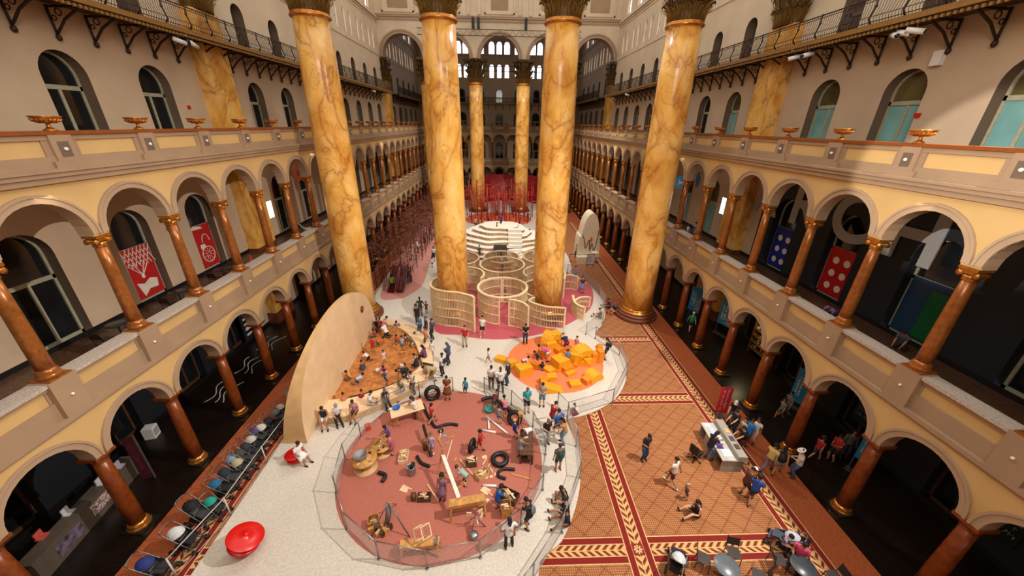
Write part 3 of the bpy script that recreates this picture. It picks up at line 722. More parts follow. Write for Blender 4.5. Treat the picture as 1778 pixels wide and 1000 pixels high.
inner = [P(u, v, .5) for u, v in ((570, 694), (613, 690), (650, 679), (687, 665), (712, 650), (731, 635))]
outer = [P(u, v, .5) for u, v in ((552, 727), (600, 722), (650, 706), (700, 683), (732, 663), (750, 643))]
def bench(inner, outer, label):
    e = empty('plywood_bench', (0, 0, 0), 0, label, 'bench', 'sandpit benches')
    inner = smooth(inner, 4, False); outer = smooth(outer, 4, False); n = len(inner); s = MB(); pl = inner+outer[::-1]; s.prism(pl, .47, .5); s.build('seat', M_PLY, e)
    for line in (inner, outer):
        s = MB()
        for a, b_ in zip(line, line[1:]): s.beam((*a, .29), (*b_, .29), .03, .36)
        s.build('side_panel', M_PLY2, e)
    return e
bench(inner, outer, 'long curved plywood bench edging the front of the sandpit')
inner2 = [P(u, v, .5) for u, v in ((733, 628), (727, 610), (718, 590), (702, 574), (682, 565), (648, 560))]
outer2 = [P(u, v, .5) for u, v in ((752, 632), (748, 606), (738, 585), (718, 566), (690, 556), (652, 551))]
bench(inner2, outer2, 'curved plywood bench edging the back and right of the sandpit')
# tall rounded plywood wall
e = empty('plywood_wall', (0, 0, 0), 0, 'tall rounded pale plywood wall standing along the sandpit', 'wall panel')
prof = [(y0_, z_) for y0_, z_ in [(19.75-5.75*cos(pi*k/36), FZ+4.95*(max(0, sin(pi*k/36))**.78)) for k in range(37)]]
xf = lambda z: -9.85; xb = lambda z: -10.05-1.0*(1-max(0, z)/5.2)
s = MB(); n = len(prof); s.add([(xf(z), y, z) for y, z in prof], [tuple(range(n))]); s.add([(xb(z), y, z) for y, z in prof], [tuple(range(n))[::-1]]); s.build('face_panel', M_PLY, e)
s = MB(); s.add([(xf(z), y, z) for y, z in prof]+[(xb(z), y, z) for y, z in prof], [(i, i+1, n+i+1, n+i) for i in range(n-1)], True); s.build('edge_strip', M_PLY2, e)
s = MB(); s.tube([(-9.84, 23.3, 2.9), (-9.80, 23.3, 2.9)], .24, 24); s.m = 1; s.tube([(-9.80, 23.3, 2.9), (-9.795, 23.3, 2.9)], .15, 20); s.build('round_badge', [mat('maroon_badge', '6b1c1c', .5), mat('pink_badge', 'a04a48', .5)], e)
# ---------------------------------------------------------------- net fences
M_NET = mat('grey_net', 'b4b0aa', .6, var=0)
def fence(pts, label, h=1.05, z=FZ, net=True, mt=M_STEEL, closed=False):
    pts = [Vector((*p[:2], z)) for p in pts]; e = empty('net_fence', pts[0], 0, label, 'fence', 'low fences'); o0 = pts[0]
    for p in pts:
        m = MB(); q = p-o0; m.tube([q, q+Vector((0, 0, h))], .028, 8); m.cyl((q.x, q.y), .07, q.z, q.z+.02, 10); m.tube([q+Vector((0, 0, h)), q+Vector((0, 0, h+.03))], .036, 8); m.build('post', mt, e)
    for a, b_ in zip(pts, pts[1:]):
        a = a-o0; b_ = b_-o0; u_ = Vector((0, 0, 1)); m = MB(); m.tube([a+u_*h, b_+u_*h], .02, 6); m.tube([a+u_*.08, b_+u_*.08], .012, 5); m.build('rail', mt, e)
        if net:
            m = MB(); L = (b_-a).length; n = max(2, int(L/.075)); w = .0035
            dx = (b_-a)/n; hh = h-.1
            nz = int(hh/.075)
            for j in range(nz): zz = .1+hh*j/nz; m.beam(a+u_*zz, b_+u_*zz, w*1.3)
            for i in range(n): m.beam(a+dx*i+u_*.1, a+dx*i+u_*h, w*1.3)
            m.build('net', M_NET, e)
    return e
A_ = [P(u, v) for u, v in ((729, 689), (673, 711), (627, 759), (600, 799), (585, 856), (603, 919), (658, 970), (742, 987), (834, 968), (904, 912), (942, 851), (947, 789), (925, 741), (888, 703), (841, 680))]
fence(A_, 'low steel net fence ringing the rose-red loose-parts circle')
fence([P(787, 680), P(756, 680), P(729, 689)], 'short net fence behind the big tyre at the back of the rose-red circle')
fence([P(905, 1035), P(925, 1008), P(975, 925), P(1006, 830), P(1000, 775), P(985, 728)], 'net fence along the outer right edge of the cream floor, near the carpet')
fence([P(968, 707), P(985, 724), P(1063, 700), P(1087, 652), P(1075, 617), P(1033, 588)], 'net fence around the right side of the orange foam circle')
fence([P(1017, 581), P(1046, 562), P(1050, 535), P(1040, 512), P(1012, 484), P(985, 474)], 'net fence curving along the right of the lattice maze')
fence([P(308, 1002, .0), P(402, 895, 0), P(464, 804, 0), P(515, 733, 0)], 'pale rope-and-post barrier beside the parked strollers', 1.05, 0, False, mat('pale_rope', 'c9c2b8', .5))
# ---------------------------------------------------------------- lattice maze
M_LAT = mat('pale_birch_lattice', 'e8cfa4', .5, var=.06, scale=3.)
def latwall(path, h, tiers, label, closed=False, n=5, z=FZ):
    pts = smooth(path, n, closed); e = empty('lattice_wall', (pts[0][0], pts[0][1], z), 0, label, 'maze wall', 'curved lattice maze walls'); o0 = pts[0]
    q = [Vector((a-o0[0], b_-o0[1], 0)) for a, b_ in pts]
    if closed: q.append(q[0])
    def flat(mb, z0, z1, w):
        L = len(q); nn = []
        for i in range(L):
            d = (q[min(i+1, L-1)]-q[max(i-1, 0)]) if not closed else (q[(i+1) % (L-1)]-q[(i-1) % (L-1)]); d.normalize(); nn.append(Vector((-d.y, d.x, 0))*w/2)
        vs = [q[i]+s*nn[i]+Vector((0, 0, zz)) for i in range(L) for s, zz in ((-1, z0), (1, z0), (1, z1), (-1, z1))]
        mb.add(vs, [(4*i+a, 4*i+(a+1) % 4, 4*i+4+(a+1) % 4, 4*i+4+a) for i in range(L-1) for a in range(4)]+[(0, 1, 2, 3), (4*L-1, 4*L-2, 4*L-3, 4*L-4)])
    m = MB(); flat(m, h-.06, h, .2); m.build('top_rail', M_LAT, e)
    for t in range(tiers): m = MB(); flat(m, h*t/tiers, h*t/tiers+.04, .16); m.build('shelf_rail', M_LAT, e)
    # slats
    m = MB(); acc = 0; step = .13
    for a, b_ in zip(q, q[1:]):
        L = (b_-a).length; d = (b_-a)/max(L, 1e-6)
        while acc < L:
            p = a+d*acc; nrm = Vector((-d.y, d.x, 0)); m.beam(p+nrm*0, p+Vector((0, 0, h-.05)), .022, .13 if 0 else .03); 
            vs = [p+nrm*s*.07+d*r_*.012+Vector((0, 0, zz)) for zz in (.03, h-.05) for s, r_ in ((-1, -1), (1, -1), (1, 1), (-1, 1))]
            m.add(vs, [(0, 1, 5, 4), (1, 2, 6, 5), (2, 3, 7, 6), (3, 0, 4, 7)]); acc += step
        acc -= L
    m.build('slat_panel', M_LAT, e)
    if not closed:
        for i, (a, b_) in enumerate(((q[0], q[1]), (q[-1], q[-2]))):
            m = MB(); m.beam(a, a+Vector((0, 0, h)), .2, .05) if 0 else m.beam(a, a+Vector((0, 0, h)), .12); m.build('end_post', M_LAT, e)
    return e
def topP(l, h): return [P(u, v, h+FZ) for u, v in l]
latwall(topP(((776, 476), (762, 480), (751, 485.6), (747.5, 494), (755, 501), (773, 505), (792, 506.5), (808, 510), (819, 513), (823, 516)), 3.1), 3.1, 4, 'tallest S-curved birch lattice wall wrapping the second marble column')
def arc(cx, cy, r, a0, a1, n=14): return [(cx+r*cos(radians(a0+(a1-a0)*k/n)), cy+r*sin(radians(a0+(a1-a0)*k/n))) for k in range(n+1)]
ra = 2.05; ca = (.17, 28.0)
m = MB(); 
latwall(arc(*ca, ra, -98, -268), 2.4, 3, 'left half of the front lattice ring, open to the camera', n=2)
latwall(topP(((884, 519), (897, 521), (909, 525), (918, 532)), 2.4), 2.4, 3, 'curved birch lattice fin at the front opening, between the two middle columns')
latwall(arc(*ca, ra, -62, 88), 2.4, 3, 'right half of the front lattice ring', n=2)
hr = empty('ring_rail', (ca[0], ca[1], 0), 0, 'full circle wooden top rail joining the halves of the front lattice ring', 'ring rail')
m = MB(); R_ = []; nn = 64
for k in range(nn): R_.append((cos(2*pi*k/nn), sin(2*pi*k/nn)))
m.add([(x*r, y*r, z) for r, z in ((ra-.11, 2.5), (ra+.11, 2.5), (ra+.11, 2.57), (ra-.11, 2.57)) for x, y in R_], [(a*nn+i, a*nn+(i+1) % nn, ((a+1) % 4)*nn+(i+1) % nn, ((a+1) % 4)*nn+i) for a in range(4) for i in range(nn)]); m.build('rim', M_LAT, hr)
latwall(arc(3.9, 29.0, 2.0, 100, 240)+topP(((918, 521), (931, 527), (951, 532), (966, 533), (982, 534)), 1.9), 1.9, 3, 'S-curved birch lattice wall in front of the third marble column', n=2)
latwall([P(u, v) for u, v in ((993, 534), (995, 545), (1002, 552), (1013, 556))], 1.25, 3, 'small curved lattice wall at the right edge of the maze', n=4)
latwall([P(u, v) for u, v in ((995, 540), (1004, 534), (1014, 532), (1023, 533))], 1.0, 2, 'short curved lattice wall branching at the right edge of the maze', n=4)
latwall(circ(.2, 33.6, 2.15, 26), 2.4, 3, 'second lattice ring, behind the front ring', True, 2)
latwall(circ(.15, 37.0, 1.9, 24), 2.0, 3, 'third lattice ring, nearest the stepped hill', True, 2)
latwall(circ(4.5, 36.2, 2.1, 24), 2.3, 3, 'lattice ring behind the third marble column', True, 2)
latwall(circ(-4.3, 36.0, 2.1, 24), 2.2, 3, 'lattice ring left of the second ring, behind the second column', True, 2)
latwall(arc(-3.4, 31.0, 1.9, 120, -30), 2.4, 3, 'curved lattice wall right of the second marble column', n=2)
latwall(arc(4.2, 31.9, 2.0, 60, 210), 2.2, 3, 'curved lattice wall between the second ring and the third column', n=2)
latwall(topP(((962, 461), (975, 465), (981, 474), (980, 484)), 2.0), 2.0, 3, 'curved lattice wall right behind the third marble column', n=4)
latwall(topP(((981, 477), (992, 477), (1004, 480)), 1.5), 1.5, 2, 'low straight lattice panel at the back right of the maze', n=4)
# ---------------------------------------------------------------- stepped hill
e = empty('stepped_hill', (.0, 46.6, FZ), 0, 'white plywood hill of wavy stacked terraces behind the maze', 'climbing hill')
def blob(rx, ry, ph, n=72): return [(rx*(1+.05*sin(3*t+ph)+.045*sin(7*t+2*ph))*cos(t), ry*(1+.06*sin(4*t+ph)+.03*sin(9*t))*sin(t)) for t in [2*pi*k/n for k in range(n)]]
M_TER = mat('whitewashed_plywood', 'ece3d4', .6, var=.04)
for k in range(8):
    t = k/7; rx = 8.3*(1-t)+2.5*t; ry = 7.4*(1-t)+2.0*t; z0 = k*.37
    m = MB(); m.m = 0; pl = blob(rx, ry, k*.8); m.prism(pl, z0+.32, z0+.37); m.build('terrace', M_TER, e)
    m = MB(); pi_ = blob(rx-.3, ry-.3, k*.8); n = len(pi_)
    m.add([(x, y, z) for z in (z0, z0+.32) for x, y in pi_], [(i, (i+1) % n, n+(i+1) % n, n+i) for i in range(n)])
    for i in range(0, n, 3): x, y = pl[i]; X, Y = pi_[i]; m.beam((x*.985, y*.985, z0+.16), (X, Y, z0+.16), .04, .32)
    m.build('riser', M_PLY, e)
m = MB()
for k in range(9): m.prism([(1.0, -7.2+k*.6), (2.6+.1*(k%2), -7.25+k*.6), (2.7, -6.4+k*.6), (1.0, -6.4+k*.6)], k*.33, k*.33+.3) if k < 9 else 0
m.build('stairs', M_TER, e)
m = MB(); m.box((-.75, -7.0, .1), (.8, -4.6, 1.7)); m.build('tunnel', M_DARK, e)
# white climbing wall on the right
e = empty('climbing_wall', (10.6, 41.4, 0), 0, 'tall cream domed climbing wall with looping rope line, right of the maze', 'climbing wall')
pr = [(-1.35, 0), (-1.3, 1.5), (-1.2, 2.9), (-1.0, 3.1), (-.8, 4.3), (-.45, 5.3), (0, 5.75), (.45, 5.6), (.8, 4.9), (1.05, 3.6), (1.25, 2.0), (1.35, 0)]
pr = smooth([(a, b_) for a, b_ in pr], 4, False); n = len(pr)
m = MB(); m.add([(x, 0, z) for x, z in pr]+[(x, 2.2, z) for x, z in pr], [tuple(range(n))[::-1], tuple(range(n, 2*n))]+[(i, i+1, n+i+1, n+i) for i in range(n-1)]); m.build('panel', mat('cream_climb_panel', 'e4d6ba', .6), e)
rp = smooth([(-.95, 3.3), (-.6, 2.5), (-.45, 1.6), (-.1, 2.6), (.0, 2.2), (.1, 1.3), (.3, 2.2), (.55, 1.3), (.8, 2.2), (.95, 3.8)], 6, False)
m = MB(); m.tube([(x, -.05, z) for x, z in rp], .045, 6); m.build('rope', M_DWOOD, e)
m = MB(); m.ell((.15, -.08, 2.7), (.13, .06, .35)); m.build('hold', mat('orange_hold', 'd8622c', .4), e)
m = MB(); m.box((-1.5, -1.1, 0), (.6, -.02, .85)); m.box((.3, -1.0, .85), (1.0, -.02, 1.3)); m.build('landing_box', MATS['cream_climb_panel'], e)
for i, (a, b_) in enumerate(((at(989, 455), at(1005, 456)), (at(1005, 456), at(1019, 456)))):
    br = empty('crowd_barrier', a, 0, ('left' if i == 0 else 'right')+' dark tube barrier in front of the climbing wall', 'barrier', 'barriers'); d = b_-a; d.z = 0
    m = MB()
    m.tube([(0, 0, 1), d+Vector((0, 0, 1))], .03, 6); m.tube([(0, 0, .15), d+Vector((0, 0, .15))], .02, 6); m.build('rail', M_DARK, br)
    for q in (0, 1): m = MB(); m.tube([d*q, d*q+Vector((0, 0, 1))], .03, 6); m.box((d.x*q-.2, d.y*q-.12, 0), (d.x*q+.2, d.y*q+.12, .03)); m.build('post', M_DARK, br)
p = at(1024, 464); sg_ = empty('notice_board', p, 0, 'pale notice board on a dark frame beside the climbing wall barriers', 'sign')
m = MB(); m.box((-.42, -.02, .35), (.42, .02, 1.6)); m.build('frame', M_DARK, sg_)
m = MB(); m.box((-.37, -.03, .42), (.37, -.02, 1.54)); m.build('sheet', mat('pale_notice_sheet', 'c9ccd0', .5), sg_)
m = MB()
for k in range(9): m.box((-.28, -.034, .6+k*.09), (-.28+.4+.13*sin(k*2), -.031, .63+k*.09))
m.build('text_lines', M_GREY, sg_); m = MB(); m.beam((-.35, 0, .36), (-.35, -.3, 0), .03); m.beam((.35, 0, .36), (.35, -.3, 0), .03); m.beam((-.35, 0, .36), (-.35, .3, 0), .03); m.beam((.35, 0, .36), (.35, .3, 0), .03); m.build('stand', M_DARK, sg_)
# ---------------------------------------------------------------- thicket of brown poles on the left
M_POLE = mat('red_brown_stain', '5e2c1c', .5, var=.25)
e = empty('pole_thicket', (-10.5, 31.5, FZ), 0, 'dark red-brown climbing thicket of upright poles and tangled rods along the left arcade', 'climbing structure')
_r.seed(5)
m = 0
for k in range(46):
    y = .4+k*.62; xo = [-1.7, 1.0][k % 2]+_r.uniform(-.2, .2)+y*.012; mb = MB(); mb.tube([(xo, y, 0), (xo, y, _r.uniform(3.6, 4.4))], .04, 6); mb.build('pole', M_POLE, e)
for k in range(24):
    y = .9+k*1.15; xo = _r.uniform(-1.2, .4); mb = MB(); mb.tube([(xo, y, 0), (xo, y, 4)], .035, 6); mb.build('pole', M_POLE, e)
mb = MB()
for k in range(1100):
    y = _r.uniform(-.2, 29); x = _r.uniform(-2.2, 1.5); z = _r.uniform(2.3, 4.9); a = _r.uniform(0, pi); L = _r.uniform(.5, 1.5); dz = _r.uniform(-.35, .35)
    mb.tube([(x-L/2*cos(a), y-L/2*sin(a), z-dz), (x+L/2*cos(a), y+L/2*sin(a), z+dz)], .022, 4)
tag(mb.build('rod_tangle', mat('lighter_brown_rods', '7a4128', .5, var=.3), e), kind='stuff')
mb = MB()
for x in (-1.75, 1.15): 
    for z in (.9, 1.3): mb.tube([(x, 0, z), (x+.3, 28, z)], .03, 6)
mb.build('side_rail', M_POLE, e)
e = empty('twin_slide', (-10.0, 33.3, FZ), 0, 'glossy dark red double slide coming out of the pole thicket', 'slide')
for q in (-.42, .42):
    mb = MB(); pts = [(q, -1.4, .18), (q, -.9, .22), (q, .2, .95), (q, 1.0, 1.6), (q, 1.5, 1.75)]
    for dx, r in ((-.3, .07), (.3, .07)): mb.tube([(x+dx, y, z+.12) for x, y, z in pts], r, 8)
    vs = [(x+d_, y, z) for x, y, z in pts for d_ in (-.3, .3)]; mb.add(vs, [(2*i, 2*i+1, 2*i+3, 2*i+2) for i in range(4)], True); mb.build('chute', mat('oxblood_gloss', '5c1018', .12, var=.02), e)
mb = MB(); mb.box((-1.1, 1.4, 1.6), (1.1, 3.0, 1.7)); mb.build('deck', mat('pink_deck', 'b0766a', .7), e)
for q in (-.9, .9): mb = MB(); mb.tube([(q, 1.6, 0), (q, 1.6, 1.65)], .06, 8); mb.build('leg', M_POLE, e)
# far court: red poles and curved screen
M_RP = mat('vermilion_poles', 'a82818', .4, var=.15)
e = empty('red_pole_structure', (-.2, 62, FZ), 0, 'vermilion pole-and-rod climbing frame on the orange circle between the far columns', 'climbing structure')
for k in range(44):
    a = k*2.4; r = 5.0*sqrt((k+.5)/44); x = r*cos(a)*1.25; y = r*sin(a)*1.1; mb = MB(); mb.tube([(x, y, 0), (x, y, _r.uniform(4.5, 6.2))], .06, 6)
    mb.build('pole', M_RP, e)
mb = MB()
for k in range(200):
    a = _r.uniform(0, 6.3); r = 6*sqrt(_r.random()); x, y = r*cos(a), r*sin(a); z = _r.uniform(2.6, 5.6); b_ = _r.uniform(0, 6.3); L = _r.uniform(.8, 2.6)
    mb.tube([(x, y, z), (x+L*cos(b_), y+L*sin(b_), z+_r.uniform(-.6, .6))], .028, 4)
tag(mb.build('rod_tangle', mat('orange_red_rods', 'c23a20', .4), e), kind='stuff')
e = empty('curved_red_screen', (1.6, 71.5, FZ), 0, 'large curved crimson screen wall behind the far columns', 'screen')
mb = MB(); A = [(7*cos(radians(a)), 7*sin(radians(a))) for a in range(-8, 189, 4)]; n = len(A)
mb.add([(x*s_, y*s_, z) for s_ in (1, 1.02) for z in (0, 5.4) for x, y in A], [(i, i+1, n+i+1, n+i) for i in range(n-1)]+[(2*n+i, 2*n+i+1, 3*n+i+1, 3*n+i) for i in range(n-1)]+[(n+i, n+i+1, 3*n+i+1, 3*n+i) for i in range(n-1)], True)
mb.build('panel', mat('crimson_panel', '8e0f12', .5, var=.1, scale=.7), e)
mb = MB()
for x, y in A[::4]: mb.tube([(x*.99, y*.99, 0), (x*.99, y*.99, 5.5)], .05, 6)
mb.build('frame', M_RP, e)
# lighting truss hung in front of the great arches
for zz, lb in ((27.2, 'upper'), (24.0, 'lower')):
    e = empty('lighting_truss', (0, ROW2-1.6 if zz > 25 else 80, zz), 0, lb+' dark lighting truss spanning the hall across the far arches', 'truss', 'lighting trusses')
    mb = MB()
    for dz in (0, .8): mb.tube([(-12.5, 0, dz), (12.5, 0, dz)], .05, 6)
    for k in range(25): mb.tube([(-12.5+k, 0, 0), (-12+k, 0, .8), (-11.5+k, 0, 0)], .025, 4)
    mb.build('lattice_beam', M_IRON, e)
    mb = MB()
    for x in (-11, 0.01, 11): mb.tube([(x, 0, .8), (x, .9 if zz > 25 else 0, .8 if zz > 25 else 9.0)], .02, 5)
    mb.build('hanger', M_IRON, e)
    if zz > 25:
        for x in (-4, 4, -3.2):
            mb = MB(); mb.box((x-.2, -.2, .9), (x+.2, .2, 2.3)); mb.build('winch_box', M_DARK, e)
# ================================================================== people
V3 = Vector
def loft(mb, secs, n=10, fwd=V3((0, 1, 0))):
    """elliptical sections (centre, half width, half depth) along a spine; width lies across fwd"""
    vs = []; fs = []; L = len(secs)
    for i, (c, rx, ry) in enumerate(secs):
        d = (V3(secs[min(i+1, L-1)][0])-V3(secs[max(i-1, 0)][0])).normalized()
        r = d.cross(fwd); r = r.normalized() if r.length > .2 else V3((1, 0, 0)); f = r.cross(d)
        for k in range(n): t = 2*pi*k/n; vs.append(V3(c)+r*(rx*cos(t))+f*(ry*sin(t)))
    for i in range(L-1):
        for k in range(n): fs.append((i*n+k, i*n+(k+1) % n, (i+1)*n+(k+1) % n, (i+1)*n+k))
    fs += [tuple(range(n))[::-1], tuple((L-1)*n+k for k in range(n))]
    mb.add(vs, fs, True)
def ik(a, b, l1, l2, pole):
    a, b = V3(a), V3(b); d = b-a; D = min(d.length, (l1+l2)*.995); d.normalize(); b = a+d*D
    x = (l1*l1-l2*l2+D*D)/(2*D); h = sqrt(max(0, l1*l1-x*x)); p = V3(pole); p = p-d*p.dot(d)
    p = p.normalized() if p.length > 1e-3 else d.orthogonal().normalized()
    return a+d*x+p*h, b
# pose: pelvis height, torso lean (forward), hand targets (x out, y fwd, z), foot targets, head pitch, knee pole
POSES = {
 'stand': dict(hip=.9, lean=.03, hands=((.27, .05, .78), (.27, .08, .80)), feet=((.11, 0, .07), (.13, .06, .07))),
 'walk':  dict(hip=.88, lean=.08, hands=((.25, .22, .86), (.27, -.18, .84)), feet=((.09, -.28, .12), (.09, .28, .07))),
 'phone': dict(hip=.9, lean=.05, hands=((.07, .3, 1.14), (.10, .28, 1.10)), feet=((.11, 0, .07), (.12, .05, .07)), head=.5),
 'akimbo': dict(hip=.9, lean=.02, hands=((.2, .06, 1.0), (.2, .06, 1.0)), feet=((.14, 0, .07), (.15, .04, .07)), out=1),
 'reach': dict(hip=.88, lean=.22, hands=((.16, .55, 1.05), (.17, .5, .95)), feet=((.12, 0, .07), (.12, .12, .07)), head=.4),
 'bend':  dict(hip=.82, lean=1.15, hands=((.14, .62, .38), (.15, .55, .34)), feet=((.16, 0, .07), (.16, .1, .07)), head=.5),
 'sit':   dict(hip=.53, lean=.18, hands=((.12, .36, .66), (.15, .34, .62)), feet=((.13, .50, .07), (.15, .44, .07)), head=.4),
 'floor': dict(hip=.13, lean=.12, hands=((.16, .36, .30), (.18, .34, .28)), feet=((.16, .72, .08), (.26, .66, .08)), head=.5, knee=(.15, .1, 1)),
 'cross': dict(hip=.13, lean=.3, hands=((.12, .34, .24), (.15, .36, .2)), feet=((-.08, .32, .08), (-.05, .42, .08)), head=.5, knee=(1, .5, .25)),
 'kneel': dict(hip=.34, lean=.5, hands=((.12, .48, .2), (.15, .44, .22)), feet=((.12, -.28, .08), (.12, -.24, .08)), head=.5, knee=(.1, 1, -.2)),
 'crawl': dict(hip=.36, lean=1.35, hands=((.17, .62, .06), (.17, .52, .06)), feet=((.12, -.36, .07), (.12, -.3, .07)), head=-.4, knee=(.1, .4, -1)),
 'arms':  dict(hip=.9, lean=.03, hands=((.5, .05, .9), (.5, .08, .88)), feet=((.11, 0, .07), (.12, .08, .07))),
}
def skeleton(pose, child):
    p = POSES[pose]; J = {}; hip = V3((0, 0, p['hip'])); ln = p['lean']
    up_ = V3((0, sin(ln), cos(ln))); J['up'] = up_; J['hip'] = hip; J['waist'] = hip+up_*.16; J['chest'] = hip+up_*.36; J['neck'] = hip+up_*.54
    hp = ln*.55+p.get('head', 0); J['hup'] = V3((0, sin(hp), cos(hp))); J['hf'] = V3((0, cos(hp), -sin(hp)))
    J['head'] = J['neck']+up_*.05+J['hup']*(.15 if not child else .18)
    for i, s in enumerate((-1, 1)):
        sh = hip+up_*.47+V3((s*.175, 0, 0)); h = p['hands'][i]; tgt = V3((s*h[0], h[1], h[2]))
        pole = V3((s*1, -.3, -.2)) if p.get('out') else V3((s*.5, -1, -.3))
        el, w = ik(sh, tgt, .28, .25, pole); J['sh', s] = sh; J['el', s] = el; J['wr', s] = w
        hj = hip+V3((s*.09, 0, -.02)); f = p['feet'][i]; an = V3((s*f[0], f[1], f[2]))
        kn, an = ik(hj, an, .43, .42, V3(p.get('knee', (.15, 1, .1)))*1 if not p.get('knee') else V3((s*p['knee'][0], p['knee'][1], p['knee'][2])))
        J['hj', s] = hj; J['kn', s] = kn; J['an', s] = an
    return J
def remeshed(mb, vox):
    me = mb.mesh('tmp', []); o = bpy.data.objects.new('tmp', me); col.objects.link(o)
    m = o.modifiers.new('r', 'REMESH'); m.mode = 'VOXEL'; m.voxel_size = vox; m.use_smooth_shade = True
    s = o.modifiers.new('s', 'SMOOTH'); s.iterations = 2; s.factor = .5
    dg = bpy.context.evaluated_depsgraph_get(); out = bpy.data.meshes.new_from_object(o.evaluated_get(dg)); bpy.data.objects.remove(o); return out
def lerp(a, b, t): return a+(b-a)*t
SK = mat('skin', 'c08a68', .55, var=.04); CL = mat('cloth', '888888', .8, var=.08)
def body_mesh(pose, child):
    J = skeleton(pose, child); mb = MB(); up_ = J['up']; hk = 1.38 if child else 1.
    loft(mb, [(J['hip']-up_*.09, .12, .09), (J['hip'], .155, .115), (J['waist'], .135, .10), (J['chest'], .155, .11), (J['hip']+up_*.47, .17, .095), (J['neck'], .07, .06)])
    mb.tube([J['neck']-up_*.06, J['neck']+up_*.02, J['head']-J['hup']*.03], [.062, .052, .055], 10)
    hd = J['head']; R = Matrix((V3((1, 0, 0)), J['hf'], J['hup'])).transposed()
    mb.ell(hd+R @ V3((0, -.008, .015)), (.078*hk, .098*hk, .105*hk), 14, 10, R); mb.ell(hd+R @ V3((0, .03, -.06*hk)), (.052*hk, .058*hk, .062*hk), 10, 8, R)
    mb.tube([hd+R @ V3((0, .085*hk, .02)), hd+R @ V3((0, .118*hk, -.025)), hd+R @ V3((0, .09*hk, -.035))], [.010, .017, .012], 6)
    for s in (-1, 1): mb.ell(hd+R @ V3((s*.08*hk, 0, -.01)), (.012, .02, .032), 6, 5, R)
    for s in (-1, 1):
        sh, el, wr, hj, kn, an = (J[k, s] for k in ('sh', 'el', 'wr', 'hj', 'kn', 'an'))
        mb.tube([sh-V3((s*.05, 0, 0)), sh, lerp(sh, el, .4), el, lerp(el, wr, .3), wr], [.05, .058, .047, .038, .041, .026], 10)
        d = (wr-el).normalized(); side = d.cross(V3((s, 0, 0))); side = side.normalized() if side.length > .1 else V3((0, 1, 0))
        mb.ell(wr+d*.05, (.036, .036, .036), 8, 6)
        mb.tube([hj, lerp(hj, kn, .35), kn, lerp(kn, an, .3), an], [.088, .075, .052, .054, .036], 10)
        fd = V3((0, 1, 0)) if pose not in ('kneel', 'crawl') else V3((0, -1, -.1)); fd = fd if pose != 'floor' else V3((s*.2, .35, .9)).normalized()
        mb.tube([an-fd*.03, an+fd*.07-V3((0, 0, .03)), an+fd*.16-V3((0, 0, .04))], [.036, .034, .026], 8)
        J['hd', s] = (d, side)
    me = remeshed(mb, .017)
    # fingers, eyes and mouth join the same mesh afterwards
    ex = MB(); k = len(me.vertices)
    for s in (-1, 1):
        wr = J['wr', s]; d, side = J['hd', s]; lat = d.cross(side).normalized()
        for i, L in enumerate((.062, .075, .07, .056)):
            b0 = wr+d*.07+side*((i-1.5)*.018); ex.tube([b0, b0+d*L*.5+lat*.006*s, b0+d*L*.85+lat*.022*s], [.0095, .009, .007], 6)
        b0 = wr+d*.03-side*.03; ex.tube([b0, b0+d*.03-side*.022, b0+d*.058-side*.026], [.012, .011, .008], 6)
    ex.m = 1
    for s in (-1, 1): ex.ell(hd+R @ V3((s*.033*hk, .088*hk, .022*hk)), (.012, .008, .008), 6, 5, R)
    ex.m = 2; ex.tube([hd+R @ V3((-.024, .083*hk, -.062*hk)), hd+R @ V3((0, .09*hk, -.064*hk)), hd+R @ V3((.024, .083*hk, -.062*hk))], .006, 5)
    vs = [tuple(v.co) for v in me.vertices]; fs = [list(p.vertices) for p in me.polygons]
    out = MB(); out.add(vs, fs, True); out.m = 0; kk = len(out.v); out.v += ex.v; out.f += [[kk+i for i in f] for f in ex.f]; out.mi += ex.mi; out.sm += ex.sm
    bpy.data.meshes.remove(me)
    return out.mesh('person_body', [SK, M_DARK, mat('lip', '8a4a40', .5, var=0)])
